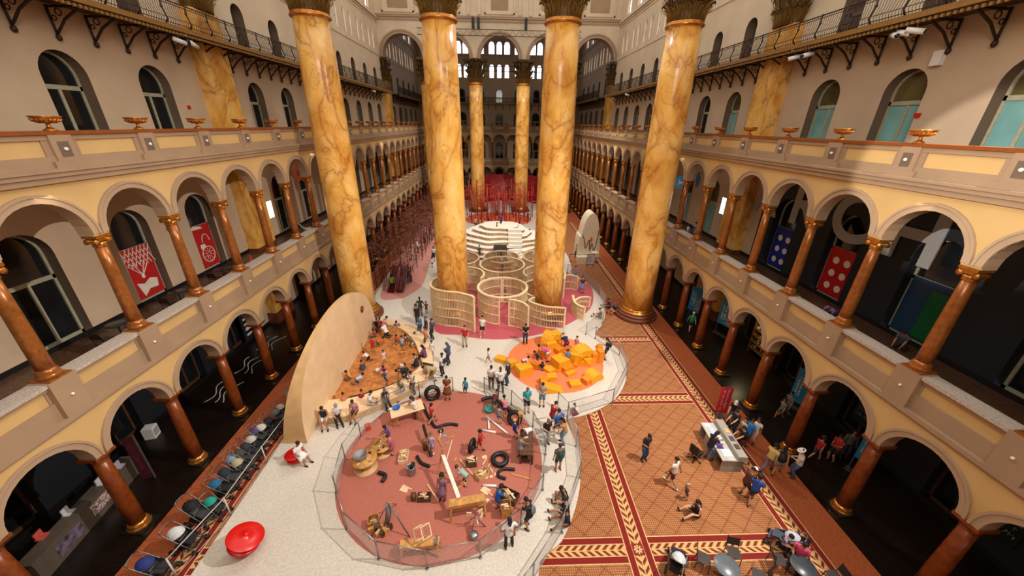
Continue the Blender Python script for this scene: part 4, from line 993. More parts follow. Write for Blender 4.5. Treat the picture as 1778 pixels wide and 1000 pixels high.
def clothes(pose, child):
    J = skeleton(pose, child); up_ = J['up']; hip = J['hip']; P_ = {}; hd = J['head']; hk = 1.38 if child else 1.
    R = Matrix((V3((1, 0, 0)), J['hf'], J['hup'])).transposed()
    def top(sl):
        m = MB(); loft(m, [(hip-up_*.04, .172, .132), (hip+up_*.03, .172, .13), (J['waist'], .158, .122), (J['chest'], .178, .130), (hip+up_*.47, .188, .115), (hip+up_*.525, .10, .085)], 14)
        for s in (-1, 1):
            sh, el, wr = J['sh', s], J['el', s], J['wr', s]
            if sl > 0: pts = [sh-V3((s*.05, 0, 0)), sh, lerp(sh, el, .35), lerp(sh, el, min(1, sl))]; rr = [.06, .07, .064, .058]
            if sl > 1: pts += [lerp(el, wr, sl-1)]; rr += [.042]
            if sl > 0: m.tube(pts, rr, 10)
        return m.mesh('shirt', CL)
    P_['tee'] = top(.6); P_['long'] = top(1.85); P_['tank'] = top(0)
    def legs(t):
        m = MB(); loft(m, [(hip-up_*.10, .13, .11), (hip-up_*.02, .168, .128), (hip+up_*.06, .163, .124)], 12)
        for s in (-1, 1):
            hj, kn, an = J['hj', s], J['kn', s], J['an', s]; pts = [hj+V3((0, 0, .02)), lerp(hj, kn, .35)]; rr = [.1, .09]
            if t < 1: pts += [lerp(hj, kn, t)]; rr += [.085]
            else: pts += [kn, lerp(kn, an, .5), lerp(kn, an, t-1)]; rr += [.068, .062, .056]
            m.tube(pts, rr, 10)
        return m.mesh('trousers', CL)
    P_['shorts'] = legs(.8); P_['trousers'] = legs(1.93)
    m = MB(); k0 = (J['kn', 1]+J['kn', -1])/2
    b_ = lerp(hip, k0, 1.05); loft(m, [(J['waist'], .15, .118), (hip, .18, .145), (lerp(hip, b_, .5), .22, .17), (b_, .27, .2)], 16); P_['skirt'] = m.mesh('skirt', CL)
    def hair(lng):
        m = MB(); m.ell(hd+R @ V3((0, -.02*hk, .034*hk)), (.088*hk, .104*hk, .098*hk), 14, 9, R)
        if lng: m.ell(hd+R @ V3((0, -.07*hk, -.06)), (.085*hk, .05*hk, .15), 12, 8, R); m.ell(hd+R @ V3((0, -.085, -.17)), (.06, .035, .1), 10, 7, R)
        return m.mesh('hair', CL)
    P_['short'] = hair(0); P_['longhair'] = hair(1)
    m = MB(); m.ell(hd+R @ V3((0, -.01, .05*hk)), (.092*hk, .108*hk, .085*hk), 14, 8, R); m.ell(hd+R @ V3((0, .1*hk, .04*hk)), (.07*hk, .08*hk, .012), 12, 6, R); P_['cap'] = m.mesh('cap', CL)
    m = MB(); m.ell(hd+R @ V3((0, 0, .05*hk)), (.092*hk, .108*hk, .09*hk), 14, 8, R); m.ell(hd+R @ V3((0, 0, .05*hk)), (.17, .18, .012), 18, 6, R); P_['hat'] = m.mesh('sun_hat', CL)
    for s, nm in ((-1, 'shoeL'), (1, 'shoeR')):
        m = MB(); an = J['an', s]; fd = V3((0, 1, 0)) if pose not in ('kneel', 'crawl') else V3((0, -1, -.1)); fd = fd if pose != 'floor' else V3((s*.2, .35, .9)).normalized()
        R2 = Matrix((V3((1, 0, 0)), fd.normalized(), V3((1, 0, 0)).cross(fd).normalized())).transposed()
        m.ell(an+fd*.055-V3((0, 0, .028)), (.048, .135, .044), 12, 8, R2); P_[nm] = m.mesh('shoe', CL)
    bk = MB(); c_ = hip+up_*.3+J['up'].cross(V3((-1, 0, 0)))*-.0; bkd = V3((0, -cos(POSES[pose]['lean']), sin(POSES[pose]['lean'])))
    R3 = Matrix((V3((1, 0, 0)), -bkd, up_)).transposed(); bk.ell(c_+bkd*.2, (.14, .09, .2), 12, 8, R3)
    for s in (-1, 1): bk.tube([c_+V3((s*.1, 0, 0))+bkd*.13-up_*.12, c_+V3((s*.11, 0, 0))-bkd*.13-up_*.02, c_+V3((s*.1, 0, 0))-bkd*.12+up_*.1, c_+V3((s*.1, 0, 0))+up_*.2, c_+V3((s*.09, 0, 0))+bkd*.14+up_*.14], .02, 5)
    P_['backpack'] = bk.mesh('backpack', CL)
    bg_ = MB(); bg_.box((.14, -.09, .78-(.9-POSES[pose]['hip'])), (.22, .13, .98-(.9-POSES[pose]['hip'])));  bg_.tube([hip+V3((.18, 0, .05)), J['chest']+V3((0, .15, 0)), hip+up_*.5+V3((-.09, 0, .01)), J['chest']+V3((-.02, -.15, 0)), hip+V3((.18, -.05, .05))], .014, 5); P_['bag'] = bg_.mesh('shoulder_bag', CL)
    return P_
BODY = {}; CLO = {}
CM = {}
def cmat(hexc, nm='fabric'):
    if hexc not in CM: CM[hexc] = mat('%s_%s' % (nm, hexc), hexc, .8, var=.1, scale=9)
    return CM[hexc]
SKINS = {'l': 'd29f7e', 'm': 'a8714c', 'd': '5a3826'}
def person(loc, pose, rz, label, top='tee', tc='ffffff', bot='shorts', bc='222222', hair='short', hc='1a1310', skin='m', child=False, size=1., shoe='222222', extra=(), name='person', grp=None, bare=False):
    key = (pose, child)
    if key not in BODY: BODY[key] = body_mesh(pose, child); CLO[key] = clothes(pose, child)
    b = bpy.data.objects.new(name, BODY[key]); col.objects.link(b); b.location = loc; b.rotation_euler.z = radians(rz)
    sc = size*(.66 if child else 1.); b.scale = (sc,)*3
    b.material_slots[0].link = 'OBJECT'; b.material_slots[0].material = mat('skin_'+skin, SKINS[skin], .55, var=.04)
    tag(b, label, 'person', grp)
    def add(k, hexc):
        o = bpy.data.objects.new(CLO[key][k].name.split('.')[0], CLO[key][k]); col.objects.link(o); o.parent = b
        o.material_slots[0].link = 'OBJECT'; o.material_slots[0].material = cmat(hexc); return o
    if top: add(top, tc)
    if bot == 'dress': add('skirt', bc)
    elif bot: add(bot, bc)
    if hair: add(hair, hc)
    if not bare: add('shoeL', shoe); add('shoeR', shoe)
    for k, c in extra: add(k, c)
    return b
def pp(u, v, pose, rz, label, z=FZ, **k):
    p = at(u, v, z+{'sit': .5, 'floor': .15, 'cross': .15}.get(pose, 0)); return person((p.x, p.y, z), pose, rz, label, **k)
W_, K_, NV, GY = 'e4e0da', '17161a', '1c2438', '5c5c60'
def kid(u, v, pose, rz, label, tc, bc='3a4660', z=FZ, **k): return pp(u, v, pose, rz, label, z=z, tc=tc, bc=bc, child=True, **k)
# sandpit edge
E = .5-.42
pp(563, 724, 'sit', -160, 'woman in black tank top and white shorts on the bench beside the tall plywood wall', z=E+.0, top='tank', tc=K_, bc=W_, hair='longhair', skin='m')
pp(586, 719, 'sit', -150, 'person in white shirt, grey cap and black trousers sitting on the bench looking down', z=E, tc=W_, bot='trousers', bc=K_, extra=(('cap', '8a8680'),), skin='l')
pp(617, 712, 'sit', 180, 'person in pink top and brown shorts sitting on the sandpit bench', z=E, tc='c98a98', bc='4a3424', skin='m')
pp(641, 700, 'sit', -75, 'person in plain white shirt sitting sideways on the sandpit bench', z=E, tc=W_, bc='b9b4aa', skin='m')
pp(668, 692, 'sit', -140, 'person in black top and grey cap sitting cross-armed on the bench edge', z=E, top='tank', tc=K_, bot='trousers', bc='2a2a30', extra=(('cap', '5a6068'),), skin='m')
pp(699, 676, 'sit', 150, 'person in patterned grey shirt and light blue shorts sitting on the bench', z=E, tc='77705e', bc='8fa6bc', hc='6a4a2c', skin='l')
pp(719, 683, 'phone', 150, 'person in white tank top and dark trousers standing at the corner of the bench', top='tank', tc=W_, bot='trousers', bc='33241f', skin='m')
pp(708, 660, 'bend', 140, 'person in black shirt with white marks bending over the sand by the bench', z=.3, tc=K_, bot='trousers', bc='2c2c30', skin='m')
SZ = .40
kid(652, 581, 'floor', 120, 'child in red and white sitting in the top left corner of the sand', 'c04030', z=SZ)
pp(672, 583, 'kneel', 60, 'adult in white shirt kneeling in the top of the sandpit', z=SZ, tc=W_, bot='trousers', bc=K_)
kid(662, 576, 'stand', 60, 'child in red shirt beside the kneeling adult in the sand', 'b01818', z=SZ)
kid(656, 598, 'crawl', -60, 'child in orange shirt crawling on the sand near the plywood wall', 'd8641c', z=SZ)
kid(649, 610, 'stand', 170, 'child in red shirt standing on the sand below the one in orange', 'c42420', bc='c42420', z=SZ)
kid(690, 590, 'floor', 170, 'child in coral shirt sitting near the back of the sand', 'd8543c', z=SZ)
kid(640, 624, 'crawl', 60, 'child in white shirt crawling by the plywood wall', W_, bc=NV, z=SZ)
kid(630, 639, 'cross', 30, 'child in grey shirt crouching on the sand against the plywood wall', '4a4248', z=SZ)
kid(668, 630, 'stand', 200, 'toddler in pale top standing in the middle of the sand', 'e6cfd0', bc='e6cfd0', z=SZ, size=.85)
kid(667, 643, 'cross', 190, 'child in bright pink top with white skirt sitting mid sand', 'd02a80', bc=W_, z=SZ)
kid(700, 608, 'stand', 160, 'child in light blue shirt holding a yellow spade in the sand', 'a9bfd6', bc='6a6e74', z=SZ)
kid(697, 638, 'crawl', -120, 'toddler in white crawling on the sand', W_, bc=W_, z=SZ, size=.85)
kid(608, 653, 'cross', 120, 'child in yellow shirt sitting by a bucket in the lower left sand', 'd8a830', z=SZ)
kid(620, 664, 'crawl', -50, 'child in pale blue shirt leaning in the lower left sand', 'a8c0dc', z=SZ)
kid(671, 669, 'stand', -60, 'child in royal blue shirt standing in the lower sand', '1c50a0', bc='14305c', z=SZ)
kid(627, 692, 'cross', 0, 'child in dark red top crouching behind the sandpit bench', '8a1c20', z=SZ-.1)
kid(598, 697, 'cross', 30, 'child with dark hair leaning on the bench from the sand side', 'c87858', z=SZ-.1)
pp(724, 634, 'sit', 60, 'person in navy vest sitting on the right edge of the sandpit', z=E, top='tank', tc=NV, bc=K_, skin='l')
pp(716, 600, 'kneel', 120, 'person in patterned shirt kneeling at the right of the sand', z=SZ, tc='6a5a44', bc='aa9a80')
kid(707, 588, 'cross', 100, 'child in white with a yellow hat at the back right of the sand', W_, z=SZ, extra=(('hat', 'd8a020'),))
pp(738, 618, 'sit', 70, 'person in black and purple sitting on the right bench of the sandpit', z=E, tc='6c3a70', bot='trousers', bc=K_, hair='longhair')
pp(741, 603, 'stand', 100, 'person in orange shirt and navy shorts standing behind the sandpit', tc='dd7040', bc=NV)
kid(751, 616, 'stand', 170, 'child in white standing beside the person in orange', W_, bc=W_)
kid(725, 585, 'cross', 120, 'child in grey blue sitting at the back edge of the sandpit', '6c7f90', skin='l')
pp(731, 581, 'phone', 150, 'person in bright blue shirt standing in the crowd behind the sand', tc='2c78b8', bot='trousers', bc='3a3e48')
pp(742, 584, 'stand', 120, 'person in royal blue cap and dark top in the crowd behind the sand', tc='20304c', bc='20304c', extra=(('cap', '1c50a8'),))
pp(752, 588, 'stand', 130, 'person with a grey backpack in the crowd behind the sand', tc='3a4c74', bot='trousers', bc='30343c', extra=(('backpack', '5f6a70'),))
pp(780, 633, 'phone', 60, 'person in long dark blue hooded coat standing alone on the cream floor', top='long', tc='3c5068', bot='trousers', bc='1e2c40', hair='longhair', hc='3c5068')
pp(756, 659, 'bend', 110, 'person in beige bending over beside the sandpit corner', tc='b39c74', bot='trousers', bc='8e7048')
pp(770, 652, 'stand', 60, 'person in white shirt with a black backpack near the sandpit corner', tc=W_, bot='trousers', bc=NV, extra=(('backpack', '26282e'),), skin='d')
pp(778, 692, 'phone', 180, 'woman in long brown patterned dress standing at the net fence', tc='7c4420', bot='dress', bc='7c4420', skin='l')
kid(809, 684, 'stand', 160, 'child in turquoise shirt and navy shorts standing alone near the rose circle', '28a0c0', bc=NV, skin='d', shoe='c8c4c0')
pp(808, 601, 'stand', 175, 'man in red polo shirt and khaki trousers standing in front of the maze', tc='b81822', bot='trousers', bc='b0a080', skin='l')
pp(838, 582, 'walk', 170, 'man in white shirt and black shorts walking out of the maze', tc=W_, bc=K_, skin='l', shoe=W_)
kid(849, 630, 'walk', 110, 'child in white shirt and pale shorts running across the cream floor', W_, bc='8d8a80', skin='m', shoe='c8b0a0')
pp(912, 596, 'phone', 180, 'person in black top and jeans looking at a phone in front of the lattice maze', tc=K_, bot='trousers', bc='2c3a54', skin='l')
pp(853, 673, 'phone', 190, 'woman in white tee with long black hair standing left of the man in white', tc=W_, bot='trousers', bc='3a342e', hair='longhair', skin='m')
pp(869, 681, 'akimbo', 190, 'bald man in white tee with a dark strap standing by the net fence', tc=W_, bot='trousers', bc='26231f', hair=None, skin='d', size=1.08, extra=(('bag', K_),))
pp(882, 668, 'stand', 60, 'man in navy shirt and blue jeans with grey hair beside the man in white', tc='1a2438', bot='trousers', bc='2c4668', hc='9a9a96', skin='l', size=1.05)
pp(914, 715, 'phone', 190, 'man in turquoise shirt and black shorts standing outside the net fence', tc='1ea0b8', bc=K_, hc='6a5a48', skin='l', size=1.04, shoe='6a3020')
pp(941, 704, 'phone', 170, 'person in patterned shirt and denim shorts looking at a phone by the orange circle', tc='a8988a', bc='6a7f96', skin='l')
pp(655, 567, 'sit', -150, 'person in black sitting against the first giant column', z=.1, tc=K_, bot='trousers', bc=K_)
pp(665, 572, 'kneel', -60, 'person in pale pink beside the first giant column', tc='d49a98', bot='trousers', bc='c06068')
pp(691, 569, 'cross', 180, 'person in patterned shirt sitting cross-legged behind the sandpit', tc='8f7c78', bc='6c7c90', skin='l')
pp(731, 548, 'arms', 180, 'man in dark grey shirt holding hands with two children', tc='3e3c3a', bot='trousers', bc='4a5058', skin='d')
kid(722, 548, 'arms', 170, 'small child in pale mint on the left of the man in dark grey', 'a8c0b0', size=.9)
kid(741, 543, 'arms', 190, 'small child in red on the right of the man in dark grey', 'b02028', size=.9)
pp(726, 562, 'stand', 200, 'person in black with long hair standing below the man with two children', tc=K_, bot='trousers', bc=K_, hair='longhair')
# orange circle
pp(983, 612, 'bend', 15, 'person in navy top and red shorts leaning over the foam blocks, seen from behind', tc=NV, bc='a81420', skin='l', hc='5a4a38')
kid(1000, 608, 'stand', 150, 'small child in pink with red hair tie among the foam blocks', 'd08a88', bc='d08a88', skin='l')
kid(985, 632, 'stand', 170, 'child in light blue shirt standing on the foam blocks', '5c92c0', bc='39414e', z=.25)
pp(952, 626, 'bend', 80, 'person in pink shirt and white shorts bending among the foam blocks', tc='d85a90', bc=W_, skin='m')
kid(934, 624, 'kneel', 100, 'child in black leaning on foam blocks', K_, skin='m')
kid(941, 636, 'cross', 180, 'child in dark green sitting on the orange circle', '1f3a34', skin='m')
kid(907, 631, 'crawl', -80, 'child in pale pink leaning on the large foam cube', 'e0b0c0', bc='3c4c6a', z=.62, skin='l')
pp(1052, 624, 'phone', 70, 'woman in black top and olive shorts with backpack by the right fence', tc=K_, bc='3c4030', hair='longhair', extra=(('backpack', '2c2a30'),), skin='l')
pp(1003, 714, 'cross', 90, 'child in white and burgundy sitting by the lower fence of the orange circle', tc=W_, bot='trousers', bc='7c1c44', skin='m', size=.8)
# path right of the rose circle
pp(967, 757, 'akimbo', 25, 'man in blue shirt with a dark cross-body strap, seen from behind', tc='3c64a8', bc='5a4a50', skin='l', shoe='b8d0d4', extra=(('bag', '22304c'),), size=1.05)
pp(957, 742, 'reach', -60, 'person in red shirt next to the man in blue', tc='a82024', bc='5a3a3a', skin='l')
pp(948, 770, 'phone', 200, 'woman in black tee and grey jeans holding a phone on the path', tc=K_, bot='trousers', bc='a8a8a8', hc='7a5c40', skin='l', shoe=K_)
pp(979, 770, 'reach', 75, 'woman in tan top and light denim at the fence with a dark ponytail', tc='b98550', bot='trousers', bc='6d86a0', hair='longhair', skin='m')
pp(969, 818, 'stand', 10, 'person in patterned grey shirt with a teal backpack seen from behind', tc='5c5c58', bot='shorts', bc='1c3034', hc='3c2418', extra=(('backpack', '1c464c'),), skin='m', shoe='7a3020')
pp(982, 862, 'cross', 110, 'person in black tank top sitting hunched on the path by the outer fence', top='tank', tc=K_, bc='c8c8c8', skin='m')
pp(984, 888, 'floor', 70, 'person in black shorts sitting with knees up against the outer fence', tc=K_, bc='22201f', skin='l')
pp(985, 905, 'floor', 100, 'person in navy sitting lowest against the outer fence', tc='141a2c', bc='4c3c34', skin='m')
pp(919, 917, 'reach', 60, 'person in black with a grey backpack holding the fence of the rose circle', tc=K_, bc='2c2c2e', extra=(('backpack', '6f7478'),), skin='m')
pp(884, 951, 'akimbo', 15, 'person in white shirt with an orange shoulder bag seen from behind at the net fence', tc='dcdce0', bot='trousers', bc='15151a', hair='longhair', hc='141020', extra=(('bag', 'b0521c'),), skin='m')
# rose circle
kid(724, 726, 'reach', 80, 'girl in white top and plum trousers standing at the pine table', W_, bot='trousers', bc='6a3c3c', hair='longhair', hc='4a2a18', size=1.3, skin='l')
kid(751, 735, 'walk', -30, 'boy in red and white striped shirt astride the black tube', 'c83c3c', bc='7a7064', size=1.15, skin='l')
kid(751, 786, 'stand', 165, 'small child in lavender beside the upright log', 'b8a4c8', bc='a8a0c0', hc='7c5a34', skin='l', shoe=W_, size=1.1)
kid(677, 768, 'reach', 100, 'child in purple behind the round spool table', '5c3c84', bc='5c3c84', skin='d')
kid(684, 788, 'reach', 90, 'child in pink dress at the round spool table', 'b85a7a', bot='dress', bc='b85a7a', hc='4a2418', skin='l', size=1.1)
kid(835, 780, 'walk', 80, 'boy in red shirt and shorts rolling a tyre', 'c0202c', bc='b01c28', skin='m', size=1.1)
kid(866, 736, 'stand', -20, 'boy in grey shirt and blue shorts seen from behind near the white gutters', '8e8c88', bc='4878b0', skin='l', size=1.1)
kid(877, 722, 'reach', 20, 'girl in pink shirt and violet shorts near the fence gap', 'd88a90', bc='4a40a0', skin='m', size=1.15)
kid(857, 712, 'bend', -20, 'child in maroon top bending beside a teal tub', '5c1424', bc='1c5c54', skin='m', size=1.2)
kid(893, 761, 'stand', -60, 'blond boy in royal blue holding a mallet', '1c3c98', bc='1c3c98', hc='c89a50', skin='l', size=1.1)
kid(920, 762, 'bend', 130, 'child in white shirt bending over the dark wooden workbench', W_, bc='4a5a40', skin='m', size=1.2)
kid(901, 795, 'reach', -60, 'girl in grey patterned dress reaching to the dark workbench', '8a8684', bot='dress', bc='8a8684', hc='3c2414', skin='m', size=1.3)
kid(770, 866, 'stand', 160, 'girl in purple and white patterned dress with long dark hair', '8a6480', bot='dress', bc='8a6480', hair='longhair', skin='m', size=1.3)
kid(811, 842, 'bend', 60, 'boy in pale green shirt bending behind the pine sawhorse', '9ab4a8', bc='5c6c58', hc='4c2c18', skin='l', size=1.1)
kid(864, 886, 'reach', -60, 'boy in bright blue shirt leaning on the crate bench', '1858b0', bc='14306a', skin='m', size=1.25)
kid(877, 868, 'kneel', 150, 'boy with dark hair kneeling across the crate from the boy in blue', '8a8c70', bc='3a3c40', skin='m', size=1.15)
# carpet
CZ0 = .03
pp(1116, 797, 'phone', 195, 'person in dark top and blue jeans standing on the patterned carpet', z=CZ0, tc='1c2230', bot='trousers', bc='24406c', skin='m')
pp(1165, 842, 'walk', 40, 'person in cream tee and dark shorts walking on the carpet seen from behind', z=CZ0, tc='e0d4c0', bc='4c2018', skin='m', shoe=W_)
pp(1211, 890, 'floor', 95, 'woman in black sitting on the carpet with legs stretched out', z=CZ0, top='tank', tc=K_, bc=K_, skin='l', hair='longhair')
kid(1188, 866, 'stand', -90, 'baby in grey standing in front of the seated woman', '5c544c', bc='4a4440', hc='c89860', skin='l', z=CZ0, size=.8)
pp(1226, 797, 'reach', -75, 'desk attendant in black tee and pale jeans leaning on the desk', z=CZ0, tc=K_, bot='trousers', bc='56688a', hair='longhair', skin='m', size=1.04)
pp(1268, 735, 'reach', 130, 'person in black tee and white cap beside the red banner', z=CZ0, tc=K_, bot='trousers', bc='28506c', extra=(('cap', W_),), skin='l')
pp(1293, 772, 'stand', 100, 'man in sky blue tee in front of the information desk', z=CZ0, tc='1c7cd0', bc='40424c', skin='m')
kid(1284, 765, 'stand', 110, 'child in cream beside the man in sky blue', 'e0d0b4', bc='cfc0a4', z=CZ0, size=1.3, skin='l')
pp(1304, 768, 'stand', 120, 'person in white holding a child behind the man in sky blue', z=CZ0, tc=W_, bot='trousers', bc='d0c0ac', skin='m', size=.96)
pp(1283, 783, 'reach', 95, 'person in black leaning on the front of the desk', z=CZ0, tc=K_, bc='6a1c1c', skin='l', hair='longhair')
pp(1271, 752, 'reach', 110, 'person in dark shirt with curly hair at the far end of the desk', z=CZ0, tc='22242c', bot='trousers', bc='1c2c3c', skin='l')
pp(1329, 817, 'walk', -60, 'woman in yellow top and lilac trousers walking arm in arm', z=CZ0, tc='d0b468', bot='trousers', bc='80688c', skin='m')
pp(1346, 822, 'walk', -50, 'woman in black tank top and denim shorts with a small backpack', z=CZ0, top='tank', tc=K_, bc='8498b4', hair='longhair', extra=(('backpack', '20242c'),), skin='m')
pp(1377, 828, 'phone', 60, 'person in white sun hat, white top and jeans at the carpet edge', z=CZ0, tc='d8d0c4', bot='trousers', bc='4a5c78', extra=(('hat', W_),), skin='l')
pp(1287, 860, 'reach', -80, 'person in white cap and brown clothes beside a boy in blue', z=CZ0, tc='4c2418', bc='4c2418', extra=(('cap', W_),), skin='m')
kid(1302, 872, 'walk', -30, 'boy in blue shirt and navy shorts on the red carpet band', '1c4ca0', bc=NV, z=CZ0, size=1.45, skin='m')
pp(1197, 574, 'walk', 165, 'man in green shirt, black shorts and pale cap walking in the right arcade', z=.0, tc='1c9050', bc=K_, extra=(('cap', 'd8c8b0'),), skin='l')
pp(1361, 722, 'walk', 100, 'person in dark grey shirt walking in the right arcade', z=0, tc='6a6864', bc='3a4a3a', skin='m')
kid(1352, 726, 'walk', 100, 'child in green shorts walking in the right arcade', '6c6a5e', bc='3c5c34', z=0, size=1.2)
pp(1442, 800, 'phone', 100, 'man in red shirt in the right arcade among dark figures', z=0, tc='b02020', bc=K_, skin='m')
kid(1412, 797, 'walk', -80, 'child in red shirt beside the man in red in the right arcade', '981c20', bc='24507c', z=0, size=1.3)
pp(1463, 792, 'stand', 150, 'person in grey hood behind the man in red in the right arcade', z=0, top='long', tc='5c5e62', bot='trousers', bc='2c2c30')
pp(1058, 532, 'floor', 90, 'person in dark clothes sitting by the base of the fourth giant column', z=CZ0, tc='20242e', bc='2c3040')
pp(1068, 540, 'floor', 120, 'person in blue cap and pale shorts sitting by the fourth giant column', z=CZ0, tc='1a1c24', bc='b09a84', extra=(('cap', '2c5ca8'),))
pp(1043, 550, 'floor', 60, 'person in grey sitting against the net fence right of the maze', tc='6c6460', bc='3c3438', skin='l')
# maze and hill
pp(1010, 508, 'stand', 175, 'woman in burgundy top and denim skirt at the right of the maze', tc='6a1c34', bot='skirt', bc='6a84a8', hair='longhair', skin='l')
pp(998, 488, 'phone', 160, 'person in lilac shirt behind the low lattice panel', tc='8c7ca4', bot='trousers', bc='8c7ca4', skin='l')
pp(871, 481, 'stand', 180, 'person in grey shirt standing in the second lattice ring', tc='5a5c5e', bot='trousers', bc='1c1c20', skin='m')
pp(871, 466, 'stand', 10, 'person in pale shirt between the second and third lattice rings', tc='b8b0b0', bot='trousers', bc='3a3434', skin='m')
pp(861, 441, 'stand', 10, 'person in mint green shirt at the dark tunnel of the stepped hill', tc='30a890', bot='trousers', bc='b8b0a0', hc='c0b090')
pp(833, 450, 'walk', 40, 'person in camouflage clothes left of the third lattice ring', z=.47, tc='5c5c48', bot='trousers', bc='4a4a40')
kid(848, 518, 'walk', -20, 'child in dark red inside the front lattice ring', '7c2030', skin='m')
kid(877, 518, 'walk', 10, 'child in black inside the front lattice ring', K_, skin='m')
pp(870, 392, 'walk', 10, 'person in blue shirt standing on top of the stepped hill', z=2.75, tc='1c3c98', bot='trousers', bc=NV, size=.9)
kid(863, 402, 'stand', 100, 'child on the upper terrace of the stepped hill', '6a5c40', z=2.4, size=1.)
pp(903, 392, 'stand', 100, 'person in navy shirt and jeans beyond the top of the hill', tc='1c3460', bot='trousers', bc=NV)
pp(919, 420, 'stand', 120, 'person in dark green on the right slope of the hill', z=.7, tc='1c2c28', bot='trousers', bc='24343c')
for i, (u, v, c, lb) in enumerate(((826, 396, 'b8b4ac', 'white'), (834, 398, 'b89050', 'tan'), (849, 394, '1c2434', 'dark'), (842, 400, 'd8ccc4', 'pale'), (916, 385, '4a5058', 'grey'), (889, 372, '7c4038', 'brick red'), (862, 374, '8a8a86', 'light grey'))):
    pp(u, v, 'stand', i*50, 'person in %s top standing among the vermilion poles in the far court' % lb, tc=c, bot='trousers', bc='30303a')
# pole thicket crowd
pp(682, 505, 'stand', 20, 'person in lime green shirt watching the dark red slide', tc='7c9a34', bot='trousers', bc=K_, hair='longhair')
pp(711, 492, 'stand', 20, 'person in brown shirt and jeans beside the dark red slide', tc='4a2c20', bot='trousers', bc='1c3c70')
pp(754, 452, 'stand', 160, 'woman in white tee and black skirt on the pink path', tc=W_, bot='skirt', bc=K_, hair='longhair')
kid(751, 464, 'walk', 40, 'toddler in white walking on the pink path', W_, bc='33343c')
for i, (u, v, c, lb) in enumerate(((754, 415, W_, 'white'), (748, 408, 'c03050', 'rose'), (743, 418, 'c8808c', 'pink'), (737, 422, 'b04858', 'coral'), (731, 432, '9c5c64', 'dusty pink'), (725, 438, W_, 'white and grey'), (716, 452, 'b0b4bc', 'pale blue'), (747, 395, '8c2c3c', 'wine red'))):
    pp(u, v, 'stand' if i % 2 else 'walk', 150+i*23, 'person in %s beside the pole thicket on the pink path' % lb, tc=c, bot='trousers', bc='2c2c34' if i % 2 else '8a8480', size=.95)
pp(700, 446, 'stand', 180, 'person standing on the pink deck above the slide', z=1.8, tc='c89088', bc='604048', size=.8)
for i, (u, v, c, lb) in enumerate(((1000, 448, '8c8478', 'khaki'), (1011, 447, '1c2c40', 'navy'), (1008, 432, 'b0a8a0', 'pale'), (1013, 415, K_, 'black'))):
    pp(u, v, 'stand', 90+i*60, 'person in %s standing left of the cream climbing wall' % lb, z=FZ if i < 2 else .03, tc=c, bot='trousers', bc='2c2c34')
# galleries
pp(1202, 420, 'walk', 100, 'man in blue shirt pushing along the right second-floor gallery', z=6.05, tc='2c6890', bot='trousers', bc='2c2c30', skin='l')
kid(1192, 412, 'walk', 100, 'child in white on the right second-floor gallery', 'd8d8dc', bc='5c4090', z=6.05)
pp(1437, 566, 'bend', 110, 'person in purple floral top bending on the right second-floor gallery', z=6.05, tc='8a6494', bc='2a2430', hair='longhair', hc='7a5a80')
pp(1562, 606, 'kneel', 110, 'person in grey top crouching on the near right second-floor gallery', z=6.05, tc='4c5058', bot='trousers', bc='1c1c20')
for i, (u, v, c) in enumerate(((648, 334, '1c9a50'), (655, 330, '3c7c9c'), (662, 322, '10803c'), (677, 320, '1c8a4c'))):
    p = atx(u, v, -14.9); person((-15.3, p.y, 6.05), 'stand', -90, ('person in %s shirt at the left second-floor parapet, %s of four' % (('bright green', 'blue', 'dark green', 'green')[i], ('leftmost', 'second', 'third', 'rightmost')[i])), tc=c, bot='trousers', bc='2c2c34', size=.97)
pp(518, 788, 'sit', -110, 'woman in white dress with red sash sitting on a red spinning stool', z=FZ-.02, tc='e8e4e2', bot='dress', bc='e8e4e2', hc='1c1410', skin='m')
pp(1388, 962, 'sit', 130, 'woman in bright pink top sitting at the cafe table by the stroller', z=CZ0, tc='d84a74', bot='trousers', bc='30242c', skin='m', hair='longhair')
kid(1362, 940, 'floor', -140, 'child in lilac lying back in the grey stroller', 'a68cb4', bc='c89890', z=.42, size=1.0, skin='l', bare=True)
pp(390, 872, 'sit', 0, 'x') if 0 else None
# ================================================================== things on the floor
def grp(name, loc, rz, label, cat, g=None): return empty(name, loc, rz, label, cat, g)
def pt(u, v, z=FZ): p = at(u, v, z); return (p.x, p.y, z)
R = radians
